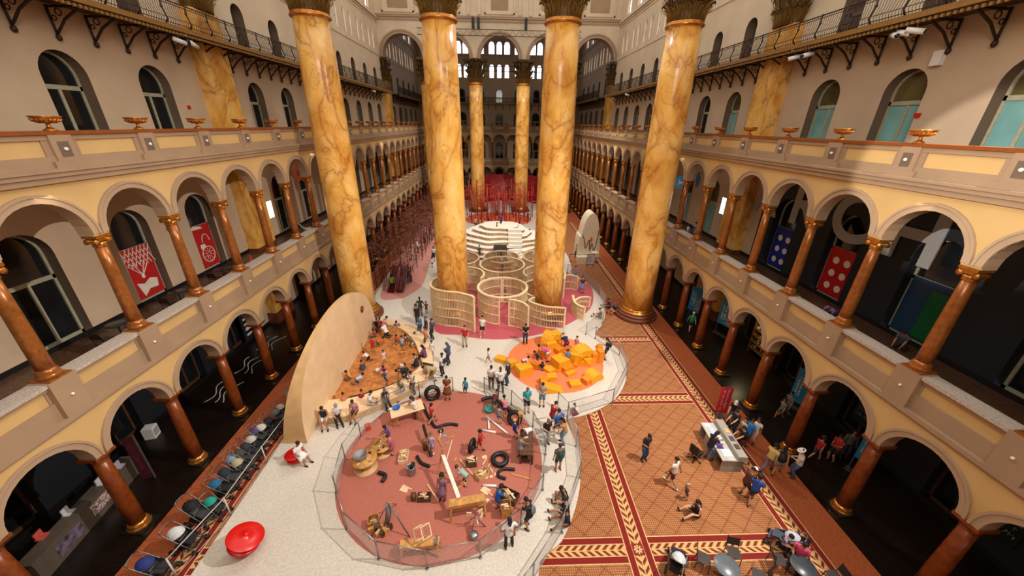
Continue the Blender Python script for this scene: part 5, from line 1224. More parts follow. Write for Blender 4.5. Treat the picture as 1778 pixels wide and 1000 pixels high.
# strollers --------------------------------------------------------
def stroller(loc, rz, canopy, seat, label, size=1., name='stroller'):
    e = grp(name, loc, rz, label, 'stroller', 'strollers'); e.scale = (size,)*3
    m = MB()
    for s in (-.24, .24):
        m.tube([(s, -.38, .14), (s, .0, .52), (s, .36, .92), (s*.9, .48, 1.02)], .016, 6); m.tube([(s, .32, .12), (s, .1, .5), (s, -.1, .62)], .016, 6); m.tube([(s, -.34, .14), (s, .3, .14)], .012, 6)
    m.tube([(-.22, .48, 1.02), (-.1, .53, 1.04), (.1, .53, 1.04), (.22, .48, 1.02)], .02, 6); m.tube([(-.24, .1, .5), (.24, .1, .5)], .014, 6); m.build('frame', M_GREY, e)
    for s in (-.27, .27):
        for y, r in ((-.36, .1), (.32, .13)):
            m = MB(); m.tube([(s-.025, y, r), (s+.025, y, r)], r, 14); wh = m.build('wheel', M_BLACK, e); m = MB(); m.tube([(s-.03, y, r), (s+.03, y, r)], r*.5, 10); m.build('hub', M_GREY, wh)
    m = MB(); m.add([(-.2, -.28, .46), (.2, -.28, .46), (-.2, .05, .42), (.2, .05, .42), (-.2, .3, .82), (.2, .3, .82)], [(0, 1, 3, 2), (2, 3, 5, 4)]); m.box((-.2, -.3, .42), (.2, .05, .47)); m.box((-.2, -.38, .24), (.2, -.3, .28))
    for s in (-1, 1): m.add([(s*.2, -.28, .46), (s*.2, .05, .42), (s*.2, .3, .82), (s*.2, .0, .62)], [(0, 1, 2, 3)])
    m.build('seat', cmat(seat), e)
    m = MB(); vs = []; fs = []
    for i in range(7):
        a = R(-40+i*19)
        for k in range(7): t = pi*k/6; vs.append((-.23*cos(t), .24-.30*sin(a)*sin(t)*.9, .66+.26*cos(a)*sin(t)))
    for i in range(6):
        for k in range(6): fs.append((i*7+k, i*7+k+1, i*7+k+8, i*7+k+7))
    m.add(vs, fs, True); m.build('canopy', cmat(canopy), e)
    m = MB(); m.box((-.18, -.1, .16), (.18, .3, .3)); m.build('basket', cmat('1c1c20'), e)
    return e
SL = [(503, 690, '8a8478', 'grey and black', .95), (488, 712, 'b4aca0', 'cream-hooded', .9), (480, 722, '6c6a66', 'ash grey', .95), (470, 737, '2c2a34', 'black', 1.), (459, 748, 'c4bcb0', 'pale beige', 1.), (446, 757, '4c3c68', 'purple-grey', 1.),
      (441, 771, 'b4b0a4', 'light grey-hooded', 1.), (432, 783, '26262a', 'charcoal', 1.), (423, 794, '3c3c34', 'dark olive', 1.), (407, 806, '7c94a8', 'blue-grey rounded', 1.), (418, 812, 'a89c7c', 'khaki', 1.),
      (398, 830, '1c2430', 'navy black', 1.05), (383, 848, '1c5c84', 'teal-blue hooded', 1.), (372, 881, '109080', 'turquoise umbrella', .95), (345, 893, '0c0c0e', 'large black hooded', 1.2), (322, 938, 'c8c8c8', 'silver-grey bassinet', 1.15), (272, 990, '1c2c6c', 'navy and black', 1.15)]
for i, (u, v, c, lb, sz) in enumerate(SL):
    p = at(u+10, v+12, 0); stroller((min(p.x, -11.75), p.y, .03), R(75+(i*37) % 30), c, ('1c1c20', '2a2c30', '3a3a3c')[i % 3], lb+' stroller parked beside the rope barrier, '+(('behind the plywood wall' if i < 3 else ORD[len(SL)-1-i].replace('nearest', 'nearest the camera')+(' from the camera' if i < len(SL)-1 else ''))), sz)
p = at(1352, 948, 0); stroller((p.x, p.y, .035), R(-140), 'b8bcc4', '3c4450', 'grey and white stroller with a child, beside the cafe tables', 1.1)
p = at(1178, 1000, 0); stroller((p.x, p.y+.3, .035), R(150), 'c8ccd0', '18181c', 'black stroller with silver-lined canopy at the lower edge of the carpet', 1.15)
p = atx(1232, 412, 15.6); stroller((15.7, p.y+.6, 6.06), R(90), '22242a', '18181c', 'black stroller on the right second-floor gallery', 1.)
# red spinning stools ----------------------------------------------
def spinstool(loc, tilt, az, label, s=1.):
    e = grp('spinning_stool', loc, az, label, 'stool', 'red spinning stools'); e.rotation_euler = (tilt, 0, az); e.scale = (s,)*3
    m = MB(); m.lathe([(0, 0), (.14, .02), (.46, .16), (.5, .2), (.46, .24), (.24, .3), (.2, .36)], n=40); m.build('base', M_RED, e)
    m = MB(); m.lathe([(.2, .36), (.3, .42), (.55, .50), (.58, .53), (.56, .55), (.3, .58), (.12, .62), (.07, .68), (.05, .70), (0, .70)], n=40); m.build('seat', M_RED, e); return e
x, y, z = pt(424, 952); spinstool((x+.08, y-.1, FZ+.24), R(22), R(110), 'empty glossy red spinning-top stool tilted on the cream floor', 1.05)
x, y, z = pt(514, 798); spinstool((x, y, FZ), 0.0, 0, 'glossy red spinning-top stool under the woman in white', .74)
# cable spools, table, boxes in the rose circle --------------------
def boards(m, n, cx, cy, z, sx, sy, seed=0, w=.16):
    _r.seed(seed)
    for k in range(n):
        a = _r.uniform(0, pi); x = cx+_r.uniform(-sx, sx); y = cy+_r.uniform(-sy, sy); zz = z+k*.018; m.box((x-w/2, y-.04, zz), (x+w/2, y+.04, zz+.03), a)
def spool(loc, r, h, label, pieces, seed):
    e = grp('cable_spool', loc, 0, label, 'spool table', 'wooden cable spools')
    m = MB(); m.cyl((0, 0), r*.95, 0, .06, 32); m.build('bottom_disc', M_PLY2, e)
    m = MB(); m.cyl((0, 0), r*.42, .06, h-.06, 20); m.build('core', M_WOOD, e)
    m = MB(); m.cyl((0, 0), r, h-.06, h, 36); m.build('top_disc', M_WOOD, e)
    for k in range(pieces):
        _r.seed(seed+k); a = _r.uniform(0, 2*pi); rr = r*.75*sqrt(_r.random()); x, y = loc[0]+rr*cos(a), loc[1]+rr*sin(a)
        m = MB(); kind = k % 3
        if kind == 0: m.box((-.07, -.03, 0), (.07, .03, .03))
        elif kind == 1: m.cyl((0, 0), .035, 0, .05, 10)
        else: m.box((-.04, -.04, 0), (.04, .04, .05))
        o = m.build('wood_offcut', (M_PLY, M_WOOD, M_DWOOD)[k % 3], None, (x, y, loc[2]+h), a); tag(o, 'small wooden offcut lying on the %s cable spool' % ('left' if seed < 50 else 'right'), 'wood piece', 'offcuts on the '+('left' if seed < 50 else 'right')+' spool')
    return e
spool(pt(636, 812), .56, .62, 'left round cable spool table with a metal tray of scraps', 14, 10)
spool(pt(664, 785), .5, .52, 'right round cable spool table with children beside it', 16, 60)
x, y, z = pt(634, 800); m = MB(); m.lathe([(.18, 0), (.3, .1), (.32, .16), (.3, .16), (.17, .02), (0, .02)], n=28); o = m.build('metal_basin', M_STEEL, None, (x, y-.35, FZ+.66)); tag(o, 'grey metal basin on the left cable spool', 'basin')
def trestle(loc, rz, L, W, h, label, legw=.05):
    e = grp('trestle_table', loc, rz, label, 'table', 'trestle tables')
    m = MB(); m.box((-L/2, -W/2, h-.03), (L/2, W/2, h)); m.build('tabletop', M_PLY, e)
    for s in (-1, 1):
        m = MB(); x0 = s*(L/2-.25)
        for q in (-1, 1):
            for d_ in (-.14, .14): m.beam((x0+d_, q*W*.42, h-.03), (x0-d_*1.3, q*W*.5, 0), .035)
        for zz in (.15, .3, .45): m.beam((x0-.12, -W*.46, zz), (x0-.12, W*.46, zz), .03)
        m.beam((x0, -W/2, h-.06), (x0, W/2, h-.06), .05); m.build('trestle', M_WOOD, e)
    return e
x, y, z = pt(706, 730); tb = trestle((x+.05, y+.15, FZ), R(24), 1.75, .85, .72, 'pale plywood trestle table at the back left of the rose circle')
m = MB(); m.lathe([(0, 0), (.15, 0), (.2, .09), (.19, .09), (.14, .02), (0, .02)], n=28); tag(m.build('blue_bowl', mat('blue_plastic', '1858b0', .4), None, (x-.5, y+.15, FZ+.72)), 'blue plastic bowl on the pale trestle table', 'bowl')
m = MB(); m.lathe([(0, 0), (.05, 0), (.06, .12), (.05, .12)], n=16); tag(m.build('plastic_cup', M_WHITE, None, (x-.78, y+.0, FZ+.72)), 'clear white cup beside the blue bowl', 'cup')
for k in range(6):
    m = MB(); m.lathe([(0, 0), (.04, 0), (.05, .08), (.03, .1)], n=10) if k % 2 else m.box((-.05, -.03, 0), (.05, .03, .07))
    tag(m.build('small_jar', (M_GREY, mat('moss_green', '5c6a44', .6))[k % 2], None, (x+.1+.13*(k % 3), y+.45+.14*(k//3), FZ+.72)), 'small %s on the pale trestle table' % ('green jar' if k % 2 else 'grey block'), 'jar', 'small jars on the trestle table')
def sawbench(loc, rz, L, h, label, W=.3):
    e = grp('sawhorse_bench', loc, rz, label, 'workbench', 'pine workbenches')
    m = MB(); m.box((-L/2, -W/2, h-.05), (L/2, W/2, h)); m.box((-L/2, -W/2, h-.16), (L/2, -W/2+.04, h-.05)); m.build('top', M_WOOD, e)
    for sx in (-1, 1):
        for sy in (-1, 1): m = MB(); m.beam((sx*(L/2-.08), sy*(W/2-.04), h-.05), (sx*(L/2-.02), sy*(W/2+.12), 0), .07); m.build('leg', M_WOOD, e)
    m = MB(); m.beam((-L/2+.08, 0, .32), (L/2-.08, 0, .32), .05); m.build('stretcher', M_WOOD, e); return e
x, y, z = pt(808, 893); sawbench((x+.1, y+.05, FZ), R(10), 1.5, .82, 'pine workbench with a sloping white board in the middle of the rose circle', .34)
bxp = (x+.1, y+.05)
e = grp('white_gutter', (0, 0, 0), 0, 'long white board sloping down onto the pine workbench', 'board'); a = at(774, 770, 1.3); 
m = MB(); m.beam((bxp[0]-.35, bxp[1]+.1, FZ+.84), (bxp[0]-1.25, bxp[1]+2.0, FZ+1.15), .16, .03); m.build('board', mat('white_painted_board', 'e8ded0', .5), e)
m = MB(); 
for dx in (-.3, .3): m.beam((bxp[0]-1.25+dx, bxp[1]+1.9, FZ), (bxp[0]-1.25, bxp[1]+2.0, FZ+1.5), .04)
m.beam((bxp[0]-1.5, bxp[1]+2.5, FZ), (bxp[0]-1.25, bxp[1]+2.0, FZ+1.5), .04); m.build('prop_frame', M_WOOD, e)
x, y, z = pt(730, 962); sawbench((x, y+.1, FZ), R(4), 1.45, .55, 'low pine bench with a vice beside the front net fence', .32); lx, ly = x, y+.1
m = MB(); m.box((-.05, -.12, 0), (.05, .12, .1)); m.tube([(0, -.16, .05), (0, .2, .05)], .02, 8); tag(m.build('bench_vice', M_GREY, None, (lx+.62, ly, FZ+.55)), 'grey metal vice on the end of the low pine bench', 'vice')
e = grp('wooden_cube_frame', (lx-.1, ly-.1, FZ+.56), R(25), 'open cube frame of pale sticks standing on the low pine bench', 'frame'); s_ = .42
m = MB(); cs = [Vector((a, b_, c)) for a in (0, s_) for b_ in (0, s_) for c in (0, s_)]
q_ = Matrix.Rotation(R(42), 3, 'X')@Matrix.Rotation(R(35), 3, 'Y'); cs = [q_@c for c in cs]; mz = min(c.z for c in cs)
for i in range(8):
    for j in range(i+1, 8):
        if abs((cs[i]-cs[j]).length-s_) < 1e-3: m.beam(cs[i]-Vector((0, 0, mz)), cs[j]-Vector((0, 0, mz)), .035)
m.build('sticks', M_PLY, e)
# dark workbench
x, y, z = pt(913, 800); e = grp('dark_workbench', (x+.05, y+.5, FZ), R(-4), 'dark stained wooden workbench at the right of the rose circle', 'workbench')
m = MB(); m.box((-.32, -.75, .62), (.32, .75, .68)); m.build('top', M_DWOOD, e)
for sx in (-1, 1):
    for sy in (-1, 1): m = MB(); m.box((sx*.28-.04, sy*.68-.04, 0), (sx*.28+.04, sy*.68+.04, .62)); m.build('leg', M_DWOOD, e)
m = MB(); m.box((-.3, -.7, .2), (.3, .7, .23)); m.build('shelf', M_DWOOD, e)
m = MB(); m.box((-.15, -.04, 0), (.15, .04, .05)); tag(m.build('wood_block', M_PLY, None, (x+.0, y+.75, FZ+.68), .3), 'pale wooden block on the dark workbench', 'wood piece')
# tyres and corrugated tubes
def tyre(loc, r, w, rot, label):
    m = MB(); prof = []; n = 36
    for k in range(14): a = 2*pi*k/14; prof.append((r-.11+.115*cos(a), w/2*sin(a)*1.05))
    vs = []; L = len(prof)
    for k in range(n):
        t = 2*pi*k/n
        for i, (rr, z) in enumerate(prof): q = rr+(.012 if (k % 2 and rr > r-.03) else 0); vs.append((q*cos(t), q*sin(t), z))
    m.add(vs, [(k*L+i, k*L+(i+1) % L, ((k+1) % n)*L+(i+1) % L, ((k+1) % n)*L+i) for k in range(n) for i in range(L)], True)
    o = m.build('tyre', M_BLACK, None, loc); o.rotation_euler = rot; return tag(o, label, 'tyre', 'loose tyres')
x, y, z = pt(868, 800); tyre((x, y+.0, FZ+.12), .44, .22, (0, 0, 0), 'large black tyre lying flat in the right of the rose circle')
x, y, z = pt(820, 783); tyre((x, y, FZ+.37), .37, .2, (R(90), 0, R(70)), 'black tyre standing upright beside the boy in red')
x, y, z = pt(751, 694); tyre((x, y+.1, FZ+.42), .47, .3, (R(75), 0, R(15)), 'big black tyre leaning at the back of the rose circle')
x, y, z = pt(893, 731); tyre((x, y-.15, FZ+.36), .42, .24, (R(58), 0, R(-20)), 'black tyre leaning against the fence at the right')
def ctube(pix, r, label, z=None, zs=None):
    pts = [at(u, v, FZ+(r if zs is None else zs[i])) for i, (u, v) in enumerate(pix)]; pts = [Vector(p) for p in pts]
    out = []; n = 8
    for i in range(len(pts)-1):
        p0, p1, p2, p3 = pts[max(0, i-1)], pts[i], pts[i+1], pts[min(len(pts)-1, i+2)]
        for k in range(n): t = k/n; out.append(.5*((2*p1)+(p2-p0)*t+(2*p0-5*p1+4*p2-p3)*t*t+(3*p1-p0-3*p2+p3)*t**3))
    out.append(pts[-1]); m = MB(); m.tube(out, [r*(1+.09*(i % 2)) for i in range(len(out))], 10)
    return tag(m.build('corrugated_tube', M_BLACK), label, 'tube', 'black corrugated tubes')
ctube([(735, 702), (740, 715), (747, 728), (756, 741), (770, 738), (783, 736), (795, 738)], .075, 'long bent black corrugated tube under the striped boy')
ctube([(735, 738), (740, 755), (746, 770), (746, 782), (749, 792)], .07, 'black corrugated tube leaning on the upright log', zs=(.5, .45, .3, .2, .1))
ctube([(724, 792), (731, 803), (741, 808), (746, 810)], .075, 'short bent black tube right of the grey barrel')
ctube([(657, 820), (668, 824), (668, 830), (663, 836)], .085, 'short curved black tube alone at the left of the rose circle')
ctube([(894, 815), (876, 814), (867, 818), (865, 826), (878, 831)], .07, 'hooked black tube below the flat tyre')
ctube([(836, 694), (850, 690), (862, 694), (874, 704), (890, 716)], .1, 'black corrugated tube along the fence gap', zs=(.3, .35, .3, .2, .12))
x, y, z = pt(739, 780); m = MB(); m.lathe([(0, 0), (.13, 0), (.14, .5), (.135, .62), (0, .62)], n=20); tag(m.build('upright_log', mat('bark', '8a5c34', .8, var=.3), None, (x, y, FZ)), 'short log standing upright beside the child in lavender', 'log')
x, y, z = pt(715, 822); e = grp('metal_barrel', (x, y, FZ), 0, 'grey metal barrel with a black tube stuck in it', 'barrel'); m = MB(); m.lathe([(0, 0), (.2, 0), (.21, .03), (.2, .06), (.2, .42), (.215, .45), (.2, .47), (.18, .47), (.18, .08), (0, .08)], n=28); m.build('drum', M_STEEL, e)
m = MB(); m.tube([(0, 0, .1), (.02, 0, .45), (.12, .05, .62)], .09, 10); tag(m.build('corrugated_tube', M_BLACK, None, (x, y, FZ)), 'black tube end sticking out of the grey metal barrel', 'tube', 'black corrugated tubes')
# white gutters
for a, b_, lb in (((844, 724), (881, 754), 'long white gutter lying across another near the fence'), ((848, 728), (849, 746), 'short white gutter lying upright in the picture'), ((838, 748), (861, 752), 'short white pipe end on the rose circle'), ((838, 844), (862, 845), 'white pipe left of the boy in bright blue'), ((842, 680), (857, 703), 'white gutter leaning by the fence gap')):
    p, q = at(*a, FZ), at(*b_, FZ); m = MB(); m.tube([Vector((p.x, p.y, FZ+.055)), Vector((q.x, q.y, FZ+.055))], .055, 10); tag(m.build('white_gutter_pipe', M_WHITE), lb, 'pipe', 'white pipes')
# crates and planks
def crate(u, v, rz, sx, sy, h, label, fill=8, seed=1, mt=M_WOOD, on=FZ):
    x, y, z = pt(u, v, on); e = grp('wooden_crate', (x, y, on), R(rz), label, 'crate', 'wooden crates'); m = MB()
    m.box((-sx/2, -sy/2, 0), (sx/2, sy/2, .02)); m.build('bottom', mt, e); m = MB()
    for a in ((-sx/2, -sy/2, sx/2, -sy/2+.02), (-sx/2, sy/2-.02, sx/2, sy/2), (-sx/2, -sy/2, -sx/2+.02, sy/2), (sx/2-.02, -sy/2, sx/2, sy/2)):
        for k in range(2): m.box((a[0], a[1], .02+k*h/2), (a[2], a[3], h/2-.01+k*h/2))
    m.build('side_boards', mt, e)
    _r.seed(seed)
    for k in range(fill):
        m = MB(); L = _r.uniform(.08, sx*.33); m.box((-L, -.035, 0), (L, .035, .03)); a = _r.uniform(-.5, .5)
        o = m.build('wood_offcut', M_PLY, None, (x+_r.uniform(-.2, .2)*sx, y+_r.uniform(-.2, .2)*sy, on+h*.45+k*.032), a+R(rz)); tag(o, 'pale offcut heaped in the '+label.split(',')[0], 'wood piece', 'offcuts in crates')
    return e
crate(818, 806, 8, .5, .42, .3, 'brown crate full of pale scraps, beside the sloping board', 10, 3, M_DWOOD)
crate(837, 826, 35, .6, .42, .26, 'pale pine crate holding sticks, right of centre', 5, 4, M_PLY2)
crate(701, 796, 5, .42, .7, .22, 'low tray of plywood scraps between the spools and the barrel', 10, 5, M_PLY)
crate(878, 892, 5, .42, .45, .62, 'tall pine crate beside the boy in bright blue', 9, 6, M_WOOD)
crate(882, 864, -30, .9, .5, .3, 'large open pine box behind the boy in bright blue', 7, 7, M_DWOOD)
crate(650, 910, 15, .42, .36, .36, 'brown wooden crate beside the leaning tripod of poles', 3, 8, M_WOOD)
crate(737, 866, 0, .55, .36, .22, 'dark basket-like crate of bark scraps', 8, 9, M_DWOOD)
crate(889, 738, 20, .34, .3, .3, 'small brown crate by the boy with the mallet', 2, 12, M_WOOD) if 0 else None
pl = [((785, 765), (775, 800)), ((790, 852), (812, 838)), ((798, 798), (822, 826)), ((838, 808), (845, 796)), ((888, 824), (922, 833)), ((742, 842), (762, 872)), ((700, 843), (715, 851)), ((768, 776), (760, 760)), ((847, 812), (852, 805)), ((828, 795), (825, 806)),
      ((793, 795), (787, 803)), ((855, 800), (853, 795)), ((764, 760), (766, 748)), ((778, 762), (790, 757)), ((855, 862), (846, 853)), ((856, 822), (851, 813))]
for i, (a, b_) in enumerate(pl):
    p, q = at(*a, FZ), at(*b_, FZ); m = MB(); m.beam((p.x, p.y, FZ+.03), (q.x, q.y, FZ+.03), .07 if i % 3 else .05, .04); tag(m.build('wooden_plank', (M_PLY, M_WOOD, M_PLY2)[i % 3]), 'thin loose plank lying on the rose-red floor', 'plank', 'loose planks')
for i, (u, v, s_, rz) in enumerate(((702, 850, .36, -20), (843, 852, .4, -35), (841, 794, .24, 20), (846, 870, .2, 60), (777, 770, .16, 10), (772, 757, .22, 0), (853, 828, .16, 30), (845, 830, .14, 50), (860, 824, .15, 70))):
    x, y, z = pt(u, v); m = MB(); m.box((-s_/2, -s_*.36, 0), (s_/2, s_*.36, .03)); tag(m.build('wooden_board', M_PLY if i not in (4, 5) else mat('grey_board', '8a94a0', .6), None, (x, y, FZ+.005), R(rz)), 'small flat board lying on the rose-red floor' if i not in (4, 5) else 'small grey flat board at the top of the sloping white board', 'board', 'small boards')
# tripod of poles with cloth, odd machine
x, y, z = pt(677, 912); e = grp('pole_tripod', (x, y, FZ), 0, 'tripod of grey poles with heaped driftwood under it, lower left of the rose circle', 'tripod')
for a, L in ((-2.4, .95), (-.6, 1.05), (1.6, .8)): m = MB(); m.tube([(.05, .1, 1.25), (.05+L*cos(a), .1+L*sin(a), 0)], .025, 6); m.build('pole', M_GREY if a < 1 else M_WOOD, e)
m = MB(); m.tube([(0, .1, 1.2), (0.05, .0, .8), (-.05, -.1, .3)], [.05, .12, .1], 8); m.build('hanging_cloth', mat('grey_cloth', '6f6464', .9), e)
for k in range(9):
    a = k*.7; m = MB(); m.box((-.11, -.05, 0), (.11, .05, .22+.05*(k % 3)), a); tag(m.build('driftwood_block', (M_PLY2, M_DWOOD, M_WOOD)[k % 3], None, (x-.25+.2*cos(a)*(1+k % 2), y-.25+.14*sin(a), FZ)), 'rough wooden block heaped under the pole tripod', 'wood piece', 'blocks under the tripod')
x, y, z = pt(826, 915); e = grp('junk_machine', (x, y, FZ), 0, 'odd machine of metal pot, stand and wooden boards near the front of the rose circle', 'machine')
m = MB()
for a in (0, 2.1, 4.2): m.tube([(0, 0, .6), (.4*cos(a), .4*sin(a), 0)], .02, 6)
m.tube([(0, 0, .5), (0, 0, 1.05)], .02, 6); m.build('stand', M_GREY, e)
m = MB(); m.lathe([(0, .02), (.16, .05), (.19, .16), (.14, .24), (0, .25)], n=20); o = m.build('pot', M_STEEL, e); o.location = (-.05, -.4, 0)
for k, (dx, dy, dz) in enumerate(((-.25, .1, .55), (.2, .1, .7), (.25, -.05, .6), (.1, -.2, .45))): m = MB(); m.box((dx-.1, dy-.02, dz), (dx+.1, dy+.02, dz+.2), k*.6); m.build('wooden_board', M_PLY, e)
x, y, z = pt(740, 866); m = MB(); m.tube([(-.28, 0, .16), (-.1, .02, .16)], .17, 18); tag(m.build('wooden_reel', M_DWOOD, None, (x-.35, y, FZ)), 'small dark wooden reel on its side next to the bark crate', 'reel')
x, y, z = pt(765, 755); m = MB(); m.lathe([(0, 0), (.1, .02), (.14, .12), (.12, .12), (.08, .04), (0, .04)], n=20); tag(m.build('black_pot', M_BLACK, None, (x, y+.2, FZ)), 'small black pot near the top of the rose circle', 'pot')
x, y, z = pt(857, 712); m = MB(); m.lathe([(0, 0), (.2, 0), (.26, .26), (.24, .26), (.19, .03), (0, .03)], n=24); tag(m.build('teal_tub', mat('teal_plastic', '1c9084', .4), None, (x-.25, y-.1, FZ)), 'teal plastic tub by the child in maroon', 'tub')
x, y, z = pt(639, 745); m = MB(); m.box((-.14, -.14, 0), (.14, .14, .3)); tag(m.build('striped_bag', mat('red_white_bag', 'c84c44', .7, var=.5, scale=16), None, (x, y, FZ), .4), 'small red and white bag outside the left net fence', 'bag')
x, y, z = pt(900, 742); m = MB(); m.tube([(0, 0, .0), (.1, .1, .95)], .03, 8); m.box((-.02, -.02, .85), (.22, .22, 1.02)); tag(m.build('wooden_mallet', M_WOOD, None, (x, y-.1, FZ)), 'long wooden mallet held upright by the blond boy', 'mallet')
# sand toys
for i, (u, v, c, lb) in enumerate(((656, 645, 'e8e4e0', 'white bucket by the child in bright pink'), (602, 655, 'd88020', 'orange bucket by the child in yellow'), (685, 632, 'd08030', 'small orange cup on the open sand'), (586, 690, 'e0a820', 'yellow spade handle near the sandpit bench'), (706, 610, 'e8b020', 'yellow shovel beside the child in light blue'), (738, 648, 'a08c70', 'beige bag by the right corner of the sandpit'))):
    x, y, z = pt(u, v, .44); m = MB()
    if i in (3, 4): m.tube([(0, 0, .02), (.25, -.2, .06)], .02, 6); m.box((.2, -.28, .0), (.34, -.14, .03)); nm = 'toy_shovel'
    elif i == 5: m.ell((0, 0, .14), (.2, .13, .14)); m.tube([(-.12, 0, .22), (0, 0, .36), (.12, 0, .22)], .015, 6); nm = 'hand_bag'
    else: m.lathe([(0, 0), (.09, 0), (.13, .2), (.12, .2), (.085, .02), (0, .02)], n=18); m.tube([(-.12, 0, .2), (0, .05, .28), (.12, 0, .2)], .01, 5); nm = 'toy_bucket'
    tag(m.build(nm, cmat(c), None, (x, y, .42 if i != 5 else .5), i), lb, 'toy' if i != 5 else 'bag')
# foam blocks --------------------------------------------------------
M_FO = mat('yellow_foam', 'e8a016', .6, var=.03); M_FO2 = mat('orange_foam', 'e08410', .6, var=.03)
def foam(kind, u, v, sx, sy, sz, rz, label, mt=None, z=0.):
    x, y, _ = pt(u, v, FZ+z); m = MB(); w = .3
    if kind == 'box': m.box((-sx/2, -sy/2, 0), (sx/2, sy/2, sz))
    elif kind == 'wedge': m.add([(-sx/2, -sy/2, 0), (sx/2, -sy/2, 0), (sx/2, sy/2, 0), (-sx/2, sy/2, 0), (-sx/2, -sy/2, sz), (-sx/2, sy/2, sz)], [(3, 2, 1, 0), (0, 1, 4), (2, 3, 5), (1, 2, 5, 4), (0, 4, 5, 3)])
    elif kind == 'arch':
        n = 12; o = [(sx/2*cos(pi*k/n), sz*sin(pi*k/n)) for k in range(n+1)]; i_ = [(sx*.27*cos(pi*k/n), sz*.55*sin(pi*k/n)) for k in range(n+1)]
        for k in range(n): m.add([(a, s*sy/2, b_) for s in (-1, 1) for a, b_ in (o[k], o[k+1], i_[k+1], i_[k])], [(0, 1, 2, 3), (7, 6, 5, 4), (0, 4, 5, 1), (3, 2, 6, 7)]+([(0, 3, 7, 4)] if k == 0 else [])+([(1, 5, 6, 2)] if k == n-1 else []))
    elif kind == 'half':
        n = 12; o = [(sx/2*cos(pi*k/n), sz*sin(pi*k/n)) for k in range(n+1)]; N_ = n+1
        m.add([(a, s*sy/2, b_) for s in (-1, 1) for a, b_ in o], [tuple(range(N_)), tuple(range(2*N_-1, N_-1, -1)), (0, N_, 2*N_-1, N_-1)]+[(k, N_+k, N_+k+1, k+1) for k in range(n)])
    elif kind == 'steps':
        for k in range(3): m.box((-sx/2, -sy/2+k*sy/3, 0), (sx/2, -sy/2+(k+1)*sy/3, sz*(k+1)/3))
    return tag(m.build('foam_block', mt or M_FO, None, (x, y, FZ+z+.007), R(rz)), label, 'foam block', 'yellow foam play blocks')
foam('box', 909, 648, .95, .8, .62, 25, 'large yellow foam cube left of centre, a child leaning on it')
foam('box', 888, 636, .6, .5, .45, 20, 'yellow foam block joined left of the large cube')
foam('box', 870, 627, .75, .5, .32, -25, 'low yellow foam slab outside the orange circle, leftmost of all')
foam('arch', 955, 599, 1.5, .9, 1.15, 55, 'big yellow foam arch at the back of the orange circle')
foam('steps', 953, 606, .8, 1.0, .75, 200, 'yellow foam steps leading to the big arch')
foam('box', 964, 588, .7, .6, .5, 20, 'yellow foam block topping the back of the big arch', z=.6)
foam('box', 970, 610, .8, .7, .4, 35, 'orange-yellow foam block behind the middle', M_FO2)
foam('box', 944, 618, .6, .7, .5, 15, 'orange foam block beside the person in pink', M_FO2)
foam('wedge', 929, 635, .9, .7, .45, 60, 'orange foam wedge left of the child in dark green', M_FO2)
foam('box', 972, 637, .9, .9, .72, 30, 'large yellow foam cube in the middle')
foam('box', 984, 643, .75, .6, .36, 30, 'orange foam block stepping down from the middle cube', M_FO2)
foam('box', 989, 649, .7, .5, .2, 30, 'low yellow foam slab right of the middle cube')
foam('box', 953, 644, .5, .62, .2, 40, 'yellow foam slab left of the middle cube')
foam('box', 963, 642, .75, .4, .16, -30, 'thin yellow foam slab touching the middle cube')
foam('box', 995, 634, .6, .45, .2, -20, 'small orange foam slab behind the middle cube', M_FO2)
foam('arch', 1010, 625, 2.0, .95, 1.05, 20, 'large yellow foam bridge at the right')
foam('steps', 1000, 628, .9, .9, .8, 160, 'yellow foam steps at the left foot of the bridge')
foam('box', 1022, 630, .9, .55, .45, 25, 'yellow foam block in front of the bridge')
foam('box', 1031, 628, .45, .45, .75, 10, 'upright orange foam block right of the bridge', M_FO2)
foam('box', 1015, 633, .8, .4, .3, -20, 'low yellow foam block below the bridge')
foam('box', 1040, 627, .4, .5, .9, 15, 'tall orange foam block at the far right', M_FO2)
foam('half', 1041, 606, .5, .45, .35, 0, 'small round-topped orange foam block on the cream floor', M_FO2)
foam('box', 957, 658, .62, .5, .3, 0, 'yellow foam block lying alone below the middle')
foam('half', 1030, 657, 1.1, .8, .55, 30, 'round-topped yellow foam block at the lower right')
foam('box', 1020, 663, .7, .5, .35, 35, 'orange foam block beside the round-topped one', M_FO2)
foam('box', 998, 669, .7, .55, .25, 10, 'yellow foam slab alone at the bottom')
foam('wedge', 958, 677, 1.3, .7, .55, 5, 'yellow foam wedge at the bottom left of the circle')
foam('box', 945, 666, .5, .5, .4, 35, 'orange foam block behind the bottom wedge', M_FO2)
# information desk ---------------------------------------------------
x, y = 10.95, 13.1; e = grp('information_desk', (x, y, .03), R(-4), 'grey information desk with raised counter on the carpet edge', 'desk')
M_DESK = mat('grey_laminate', '9a948a', .4, var=.05)
m = MB(); m.box((-.5, -1.15, 0), (.5, -1.1, .76)); m.box((-.5, 1.1, 0), (.5, 1.15, .76)); m.box((.1, -1.15, 0), (.5, 1.15, .72)); m.box((-.5, -.4, 0), (-.1, .6, .7)); m.build('body', M_DESK, e)
m = MB(); m.box((-.55, -1.2, .72), (.15, 1.2, .77)); m.build('desktop', mat('pale_laminate', 'b8b2a6', .4), e); m = MB(); m.box((.15, -1.2, .72), (.55, 1.2, 1.02)); m.build('raised_counter', M_DESK, e)
def onDesk(nm, dx, dy, z, s, mt, lb, cat, g=None):
    a = R(-4); m = MB(); m.box((-s[0]/2, -s[1]/2, 0), (s[0]/2, s[1]/2, s[2])); return tag(m.build(nm, mt, None, (x+dx*cos(a)-dy*sin(a), y+dx*sin(a)+dy*cos(a), .03+z), a), lb, cat, g)
